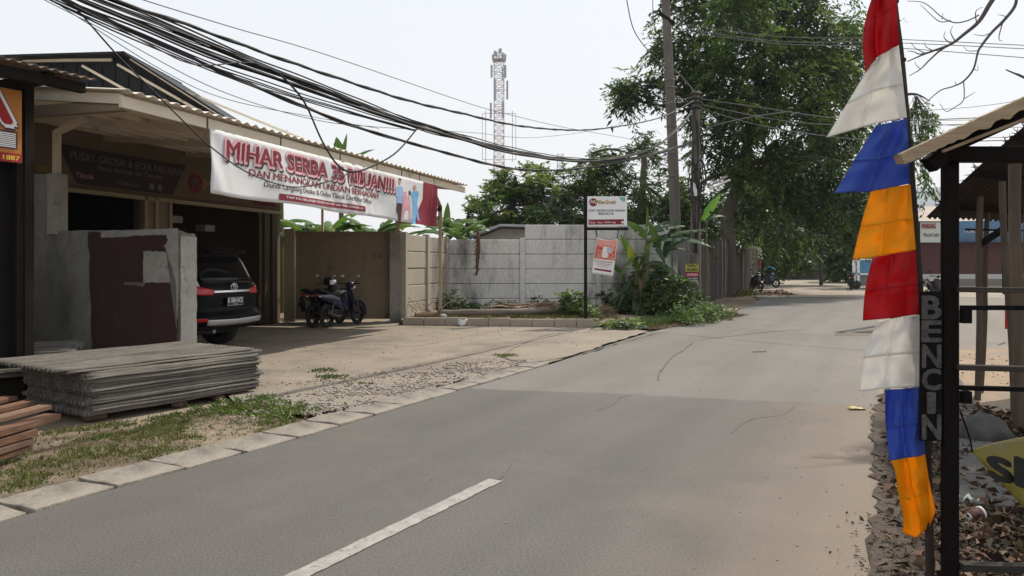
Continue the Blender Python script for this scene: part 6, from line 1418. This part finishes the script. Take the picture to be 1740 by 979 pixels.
gd = lambda x, y: 1.0 if noise.fractal(V((x*1.7, y*1.7, 2)), 1, 2, 4) > .02 else .13
blades(scatter(grz, 5200, gd), .02, .065, .006, 'grass_blade', 'grass'); blades(scatter(grz, 1500, gd), .012, .03, .016, 'leaf_bush', 'small_weeds', tilt=1.3)
blades(scatter([(-3.3, 7.9), (-2.15, 7.2), (-1.9, 7.9), (-2.9, 8.8)], 190), .03, .11, .016, 'leaf_bright', 'roadside_weeds', tilt=.9)
for (px, py, n_) in ((548, 632, 60), (565, 643, 90), (610, 655, 26), (860, 606, 70)):
    q = G(px, py); blades([(q.x+random.gauss(0, .09), q.y+random.gauss(0, .10)) for _ in range(n_)], .015, .06, .014, 'leaf_bush' if px < 800 else 'grass_blade', 'roadside_weeds', tilt=1)
blades(scatter([(-2.6, 19.3), (2.2, 18.8), (2.2, 22), (-2, 22.8)], 3600, lambda x, y: .25+.75*(noise.noise(V((x*1.5, y*1.5, 1))) > 0)), .04, .16, .012, 'grass_blade', 'bed_grass', z=.13)
blades(scatter([(2.0, 18.35), (3.2, 17.9), (4.6, 19.8), (6.6, 22.6), (6.0, 23.5), (3.5, 20.5)], 3200), .04, .2, .014, 'leaf_bush', 'verge_grass', z=.02)
blades(scatter([(2.0, 18.2), (3.3, 17.6), (5.0, 19.9), (6.9, 22.6), (6.4, 22.9), (3.4, 18.8)], 1500), .03, .12, .016, 'dry_leaf', 'verge_dry_grass', z=.02, tilt=1.2)
blades(scatter([(10.3, 35.8), (11.6, 36.8), (16, 54), (14, 54)], 900), .1, .35, .04, 'grass_blade', 'far_grass', z=.0)
# fallen leaves
def litter(pl, n, smin, smax, m_, name, dens=None, z=.012, lift=.035):
    pts = scatter(pl, n, dens); c = np.array([(x, y, z) for x, y in pts]); c[:, 2] += lift*RNG.random(n)**2
    d = norm(RNG.normal(size=(n, 3))*np.array([1, 1, .35])); ln = smin*.6+(smax-smin)*RNG.random(n)**1.8
    nr = norm(RNG.normal(size=(n, 3))*.6+np.array([0, 0, 1.])); vs, fs = leaf_quads(c, d, ln, ln*(.35+.35*RNG.random(n)), .45, nr); vs[:, 2] = np.maximum(vs[:, 2], z*.9); return np_mesh(name, vs, fs, m_, kind='stuff')
lp = [(1.45, 3.0), (2.0, 4.1), (2.5, 5.2), (4.1, 8.4), (4.6, 9.0), (5.0, 7.2), (6.0, 5.2), (5.0, 2.6), (1.6, 2.2)]
def ld(x, y):
    e = lerp_poly(RE, y); s = x-e
    if .28 < s < .75 and y > 4.7: return .4
    return .35 if s < .28 else 1.0
litter(lp, 22000, .03, .11, 'litter_leaf', 'fallen_leaves', ld, lift=.06); litter(lp, 2600, .03, .10, 'dry_leaf', 'pale_fallen_leaves', ld, lift=.07)
litter([(1.0, 3.4), (1.75, 3.5), (2.3, 4.6), (1.5, 4.6)], 150, .015, .05, 'litter_leaf', 'leaves_on_road', lambda x, y: max(.01, 1-(lerp_poly(RE, y)-x)/.55)**3, z=.012, lift=.008)
litter([(-2.6, 19.3), (2.2, 18.8), (2.2, 21.5), (-2, 22.4)], 3000, .04, .14, 'dry_leaf', 'bed_leaves', z=.135); litter([(-3.4, 5.0), (-2.0, 7.2), (-2.6, 8.0), (-4.6, 5.5)], 380, .02, .07, 'dry_leaf', 'verge_leaves', z=.015)
litter([(10.8, 36.5), (13.5, 36.5), (15.5, 44), (14, 44)], 500, .1, .3, 'dry_leaf', 'shade_leaves', z=.01)
# ------------------------------------------------------------------ flag string on a leaning pole
defm('stall_wood', (.010, .008, .007), (.006, .005, .0045), 4, .92, .4, 20, spec=.1, stretch=(1, 1, .2)); defm('rail_wood', (.06, .05, .042), (.03, .026, .022), 5, .92, .4, 22, spec=.15, stretch=(.2, 2, 2)); defm('raw_wood', (.38, .29, .19), (.26, .19, .12), 3, .8, .4, 18, stretch=(.3, 4, 4), c3=(.2, .13, .07), s3=2, t3=(.54, .64))
defm('bamboo_dark', (.035, .023, .018), (.02, .014, .012), 4, .8, .3, 20)
def cl(k, c): defm(k, c, tuple(x*.93 for x in c), 8, .55, .06, 60, trans=.52, spec=.3)
cl('flag_red', (.56, .010, .018)); cl('flag_white', (.86, .84, .80)); cl('flag_blue', (.075, .145, .52)); cl('flag_orange', (.92, .44, .006))
fl = root('flag_string', 'tall narrow festive flag of red, white, blue and orange panels on a dark leaning pole', 'flag', V((P(1594, 0, 3.3).x, 3.3, 0)))
YF = 3.3
pole = [P(1505, -200, YF+.1), P(1524, 0, YF+.05), P(1536, 100, YF+.03), P(1548, 240, YF), P(1557, 350, YF), P(1566, 480, YF), P(1573, 640, YF), P(1580, 780, YF), P(1585, 979, YF), V((P(1587, 0, YF).x, YF, 0))]
b = MB(); c = crv(pole, 6); b.tube([p+V((0, .02, 0)) for p in c], [.011+.009*i/len(c) for i in range(len(c))], 10)
for i in range(6, len(c), 6): b.tube([c[i]+V((0, .02, -.006)), c[i]+V((0, .02, .006))], .017+.008*i/len(c), 10)
b.build('pole', 'bamboo_dark', fl)
def pl_at(poly, s):
    L = [0]
    for a, q in zip(poly, poly[1:]): L.append(L[-1]+math.dist(a, q))
    t = s*L[-1]
    for i in range(len(poly)-1):
        if t <= L[i+1]+1e-9:
            u_ = (t-L[i])/max(1e-9, L[i+1]-L[i]); return (poly[i][0]+(poly[i+1][0]-poly[i][0])*u_, poly[i][1]+(poly[i+1][1]-poly[i][1])*u_)
    return poly[-1]
pan = [('flag_red', [(1520, -70), (1502, -50), (1488, -20)], [(1527, 77), (1490, 97), (1471, 124)], -12, .0), ('flag_white', [(1527, 77), (1500, 90), (1478, 112)], [(1541, 200), (1480, 212), (1404, 234)], 0, .3), ('flag_blue', [(1541, 201), (1510, 209), (1488, 214)], [(1547, 312), (1478, 326), (1418, 328)], 0, .9), ('flag_orange', [(1547, 313), (1510, 319), (1480, 325)], [(1556, 425), (1480, 438), (1449, 441)], -2, 1.7),
       ('flag_red', [(1556, 425), (1520, 431), (1483, 438)], [(1562, 534), (1510, 541), (1466, 545)], -4, 2.3), ('flag_white', [(1562, 535), (1525, 540), (1491, 546)], [(1564, 657), (1500, 661), (1461, 665)], -8, 3.1), ('flag_blue', [(1564, 657), (1530, 661), (1504, 662)], [(1572, 773), (1545, 778), (1512, 784)], -3, 4.0), ('flag_orange', [(1572, 772), (1545, 777), (1513, 783)], [(1590, 868), (1580, 895), (1556, 914), (1533, 905)], 6, 5.0)]
for i, (m_, T, B_, bul, ph) in enumerate(pan):
    def fn(s, t):
        a = pl_at(B_, s); c_ = pl_at(T, s); x = a[0]+(c_[0]-a[0])*t+bul*s*math.sin(t*math.pi); y = a[1]+(c_[1]-a[1])*t
        if i == 7: x += 8*math.sin(t*math.pi)*(1-s)*-.2+5*math.sin(t*9)*s*.4
        yy = YF-.015+.038*math.sin(s*4.2+ph+t*.8)*(.15+s)+.013*math.sin(s*11+t*3+ph*2)+.02*t*math.sin(ph)
        # crossed fold creases from storage
        yy += -.010*math.exp(-((t-.48)/.012)**2)*1.0 - .014*math.exp(-((s-.56)/.018)**2)+.004*math.sin(t*17+s*5+ph)
        yy += .012*noise.noise(V((s*4+ph, t*5, i)))
        return P(x, y, yy)
    b = MB(); b.grid(fn, 56, 56); fp = b.build('flag_panel', m_, fl, solid=.0008)
    b = MB(); hem = [fn(1-.012, t/30)+V((0, -.0012, 0)) for t in range(31)]; b.tube(hem, .0009, 4); hem2 = [fn(s/30, .018)+V((0, -.0012, 0)) for s in range(31)]; b.tube(hem2, .0009, 4); b.build('hem_seam', m_, fp)
# ------------------------------------------------------------------ petrol stall
sl_ = root('petrol_stall', 'dark wooden roadside petrol stall frame with rails at the right edge', 'stall', V((1.82, 3.2, 0)))
YR = 3.2
def sbar(name, m_, p, q, w_, h_, Y0=YR, Y1=YR, up=(0, 1, 0)):
    b = MB(); b.bar(P(*p, Y0), P(*q, Y1), w_, h_, up=up); return b.build(name, m_, sl_, bevel=.003)
b = MB(); x0 = P(1616, 0, YR).x; b.box((x0+.004, YR+.016, .98), (.064, .032, 1.98)); b.build('post', 'stall_wood', sl_, bevel=.004)
x1 = x0+.95; b = MB(); b.box((x1, YR+.04, 1.05), (.078, .08, 2.1)); b.build('post', 'stall_wood', sl_, bevel=.004)
b = MB(); b.box((x0, YR+.95, .98), (.06, .06, 1.98)); 
sbar('top_beam', 'stall_wood', (1606, 263), (2010, 263), .06, .075)
sbar('upper_rail', 'rail_wood', (1625, 492), (2010, 497), .022, .038); sbar('rail_bar', 'stall_wood', (1632, 523), (2010, 523), .02, .018); sbar('lower_rail', 'rail_wood', (1625, 624), (2010, 634), .022, .044); sbar('rail_bar', 'stall_wood', (1632, 659), (2010, 668), .02, .022)
sbar('bottom_rail', 'rail_wood', (1632, 962), (2010, 975), .03, .05)
b = MB(); b.box(P(1641, 538, YR), (.036, .03, .055)); b.build('bracket', 'stall_wood', sl_)
b = MB(); b.box(P(1641, 675, YR), (.036, .03, .05)); b.build('bracket', 'stall_wood', sl_)
b = MB(); b.bar(P(1581, 262, YR-.05), P(1597, 283, YR-.05), .07, .06, up=(0, 1, 0)); b.build('brace_block', 'stall_wood', sl_)
b = MB()                                             # splintered rafter of raw wood, roof edge
A0 = P(1534, 271, YR-.12); A1 = P(2000, 58, YR-.12); d = (A1-A0).normalized(); upv = V((-d.z, 0, d.x)); rr = random.Random(5); vs = []
N = 90
for k in range(N+1):
    t = k/N; c = A0.lerp(A1, t); lo_ = -.022-.010*noise.noise(V((t*60, 1, 1)))-(.012 if .2 < t < .8 else .0)*noise.noise(V((t*25, 3, 3))); hi_ = .024+.005*noise.noise(V((t*50, 9, 1)))
    vs += [c+upv*lo_, c+upv*hi_, c+upv*hi_+V((0, .06, 0)), c+upv*(lo_+.01)+V((0, .06, 0))]
fs = [(k*4+a, k*4+(a+1) % 4, k*4+4+(a+1) % 4, k*4+4+a) for k in range(N) for a in range(4)]; b.add(vs, fs); b.add(vs[:4], [(3, 2, 1, 0)]); b.build('rafter', 'raw_wood', sl_)
b = MB(); A2 = P(1590, 262, YR-.05); A3 = P(1990, 82, YR-.05); b.bar(A2, A3, .05, .03, up=(0, 1, 0)); b.build('batten', 'stall_wood', sl_)
b = MB(); b.bar(P(1600, 258, YR-.08), P(1740, 203, YR-.08), .012, .012, up=(0, 1, 0)); b.build('raw_strip', 'raw_wood', sl_)
# sign board
bs_ = root('fuel_sign', 'narrow black upright board with grey letters reading BENCIN fixed to the stall post', 'sign', P(1583, 750, YR-.02))
b = MB(); b.poly([P(1564, 750, YR), P(1600, 750, YR), P(1602, 495, YR), P(1566, 495, YR)], (0, .015, 0)); defm('board_black', (.006, .006, .006), (.010, .009, .008), 9, .9, .3, 30, spec=.1); b.build('board', 'board_black', bs_, bevel=.002)
defm('stencil_grey', (.085, .081, .074), (.035, .033, .03), 25, .8, fine=.3, fs=80)
for i, (ch, y0, y1) in enumerate((('B', 504, 541), ('E', 546, 580), ('N', 587, 624), ('C', 628, 662), ('I', 668, 702), ('N', 706, 746))):
    w0, w1 = (1568, 1598) if ch != 'I' else (1578, 1587)
    text_mb(ch, lambda x, y: P(w0+(w1-w0)*x+rr.uniform(-.4, .4), y1+(y0-y1)*y, YR-.004), .035).build('letter', 'stencil_grey', bs_)
# yellow cloth with letters
defm('yellow_cloth', (.34, .28, .06), (.26, .22, .055), 3, .6, .15, 10, c3=(.3, .29, .22), s3=1.5, trans=.15)
yc = root('yellow_banner', 'sagging yellow cloth banner with black letters SE tied across the stall', 'banner', P(1740, 860, 3.5))
def yf(s, t, off=0):
    # t: 0 top edge, 1 bottom edge
    tp_ = pl_at([(1652, 765), (1690, 752), (1740, 742), (1830, 735), (1920, 740)], s); bt_ = pl_at([(1654, 771), (1680, 800), (1712, 832), (1745, 868), (1800, 960), (1920, 1100)], s)
    yy = 3.55+.06*math.sin(t*5)*s-.10*math.sin(math.pi*t)*s-off; return P(tp_[0]+(bt_[0]-tp_[0])*t, tp_[1]+(bt_[1]-tp_[1])*t, yy)
b = MB(); b.grid(lambda s, t: yf(s, t), 40, 16); b.build('cloth', 'yellow_cloth', yc, solid=.002)
def yplane(px, py): 
    return P(px, py, 3.40)
b = text_mb('S', lambda x, y: P(1685+36*x-6*y, 812-38*y+10*x, 3.40), .06); b = text_mb('E', lambda x, y: P(1727+34*x, 822-44*y+14*x, 3.38), .06, mbs=b); b.build('lettering', 'plate_black', yc)
b = MB(); b.tube(crv([P(1652, 768, 3.5), P(1648, 745, 3.4), P(1632, 700, 3.24)], 4), .004, 5); b.build('tie_string', 'stall_wood', yc)
# rock, cup
b = MB(); q = G(1688, 762); 
b.ell((q.x, q.y+.12, .10), (.21, .17, .13), nu=18, nv=12); b.v = [v+V((noise.noise(v*9), noise.noise(v*9+V((3, 3, 3))), noise.noise(v*7+V((7, 1, 1)))))*.045 for v in b.v]
defm('rock', (.075, .072, .066), (.045, .043, .04), 6, .95, .6, 25); tag(b.build('rock', 'rock'), 'dark lumpy rock beside the gutter slabs behind the yellow banner', 'rock')
cup = root('plastic_cup', 'crushed clear and brown plastic cup lying on the dead leaves', 'cup', G(1656, 896))
q = G(1658, 892); b = MB(); ax = V((.78, .1, .22)); b.lathe((q.x-.035, q.y, .045), ax, [(0, .02), (0, .028), (.04, .032), (.085, .036)], 18); defm('cup_brown', (.16, .07, .06), rough=.3, trans=.2); b.build('cup_body', 'cup_brown', cup)
b = MB(); b.lathe((q.x-.035, q.y, .045)+0 if 0 else (q.x-.035+.067, q.y+.0085, .045+.019), ax, [(0, .036), (.004, .041), (.012, .039)], 18); b.build('cup_rim', 'print_white', cup)
b = MB(); b.ell((q.x-.036, q.y, .045), (.02, .026, .026)); b.build('cup_base', 'print_white', cup)
b = MB(); q = G(1643, 862); b.grid(lambda s, t: V((q.x-.05+.1*s, q.y-.05+.12*t, .05+.03*math.sin(s*7)*math.cos(t*6))), 8, 8); tag(b.build('plastic_scrap', 'sign_pale', solid=.002), 'scrap of pale green plastic on the leaves next to the stall post', 'litter')
b = MB(); q = G(1442, 697); b.grid(lambda s, t: V((q.x+.0+.16*s, q.y-.05+.10*t, .012+.02*math.sin(s*5)*math.sin(t*3)))+V((0, 0, .01)), 8, 5); defm('leaf_pale', (.5, .45, .2), (.4, .35, .15), 10, .7); tag(b.build('fallen_leaf', 'leaf_pale', solid=.002), 'single pale yellow leaf lying on the road near the flags', 'leaf')
b = MB(); q = G(1292, 599); b.bar(V((q.x-.13, q.y, .012)), V((q.x+.12, q.y+.05, .014)), .02, .015); tag(b.build('twig', 'stick'), 'short dark twig lying in the middle of the road', 'twig')
# ------------------------------------------------------------------ open shed behind the stall
os_ = root('open_shed', 'open shed of rough posts under a dark sloping ragged roof behind the petrol stall', 'shed', V((5.6, 8.6, 0)))
defm('shed_roof', (.035, .025, .019), (.022, .016, .013), 5, .9, .4, 18, stretch=(1, 1, 1)); defm('rough_post', (.12, .085, .058), (.05, .037, .028), 4, .9, .5, 18, stretch=(1, 1, .2))
RA = P(1574, 369, 8.8); RC = P(1850, 386, 10.2); RB = P(1790, 168, 7.2)
eu = RC-RA; ru = RB-RA
b = MB()
def rfn(s, t):
    j = .05*noise.noise(V((s*14, t*14, 2)))*(1 if (t in (0, 1) or s in (0, 1)) else .2)
    return RA+eu*s+ru*t+V((j, j, .014*math.sin(2*math.pi*s*38)+.02*math.sin(t*4+s*5)))
b.slab(rfn, 240, 10, (0, 0, -.012)); b.build('roof', 'shed_roof', os_)
b = MB(); rr = random.Random(6)
for k in range(70):
    t = rr.uniform(.1, 1); p = RA+ru*t; b.tube([p, p+V((rr.uniform(-.08, .0), rr.uniform(-.05, .05), rr.uniform(-.02, .07)))], [.006, .002], 4)
b.build('ragged_edge', 'stall_wood', os_)
for t in (.15, .45, .75):
    b = MB(); b.bar(RA+ru*t+V((0, 0, -.05)), RA+ru*t+eu*1.0+V((0, 0, -.05)), .05, .06); b.build('purlin', 'stall_wood', os_)
def spost(px, Y, ztop, r, top_dx=0.0, m_='rough_post'):
    b = MB(); p = V((P(px, 0, Y).x, Y, -.02)); q = V((p.x+top_dx, Y, ztop)); c = crv([p, p.lerp(q, .4)+V((.012, 0, 0)), p.lerp(q, .7)-V((.01, 0, 0)), q], 5); b.tube(c, [r*(1+.12*noise.noise(v*3)) for v in c], 8); b.build('post', m_, os_)
spost(1661, 8.5, 2.25, .034, .03); spost(1667, 9.0, 2.2, .028, .08); spost(1732, 6.9, 2.4, .05, -.04); spost(1724, 7.4, 2.3, .03, -.12); spost(1742, 7.4, 2.4, .04, .05)
b = MB(); b.bar(P(1662, 418, 8.6), P(1722, 378, 8.0), .06, .05, up=(0, 1, 0)); b.bar(P(1640, 390, 8.6), P(1745, 392, 8.6), .02, .02, up=(0, 1, 0)); b.build('brace', 'stall_wood', os_)
b = MB(); b.bar(P(1700, 340, 8.4), P(1712, 395, 8.4), .03, .03, up=(0, 1, 0)); b.bar(P(1702, 345, 8.4), P(1706, 500, 8.2), .02, .02, up=(0, 1, 0)); b.build('hanging_stick', 'stall_wood', os_)
b = MB(); b.bar(V((P(1711, 0, 15).x, 15, .25)), V((P(1711, 0, 15).x, 15, 1.1)), .05, .05, up=(0, 1, 0)); tag(b.build('marker_post', 'flag_red'), 'short thin red post standing in the yard behind the shed posts', 'post')
b = MB(); b.box((0, 135, 24.5), (570, 380, 51.1)); hz = b.build('haze', None, kind='stuff')
hm_ = bpy.data.materials.new('haze'); hm_.use_nodes = True; nt = hm_.node_tree; nt.nodes.remove(nt.nodes['Principled BSDF']); pv = nt.nodes.new('ShaderNodeVolumePrincipled'); pv.inputs['Color'].default_value = (.92, .94, .97, 1); pv.inputs['Density'].default_value = .0003; pv.inputs['Anisotropy'].default_value = .3
nt.links.new(pv.outputs[0], nt.nodes['Material Output'].inputs['Volume']); hz.data.materials.append(hm_)
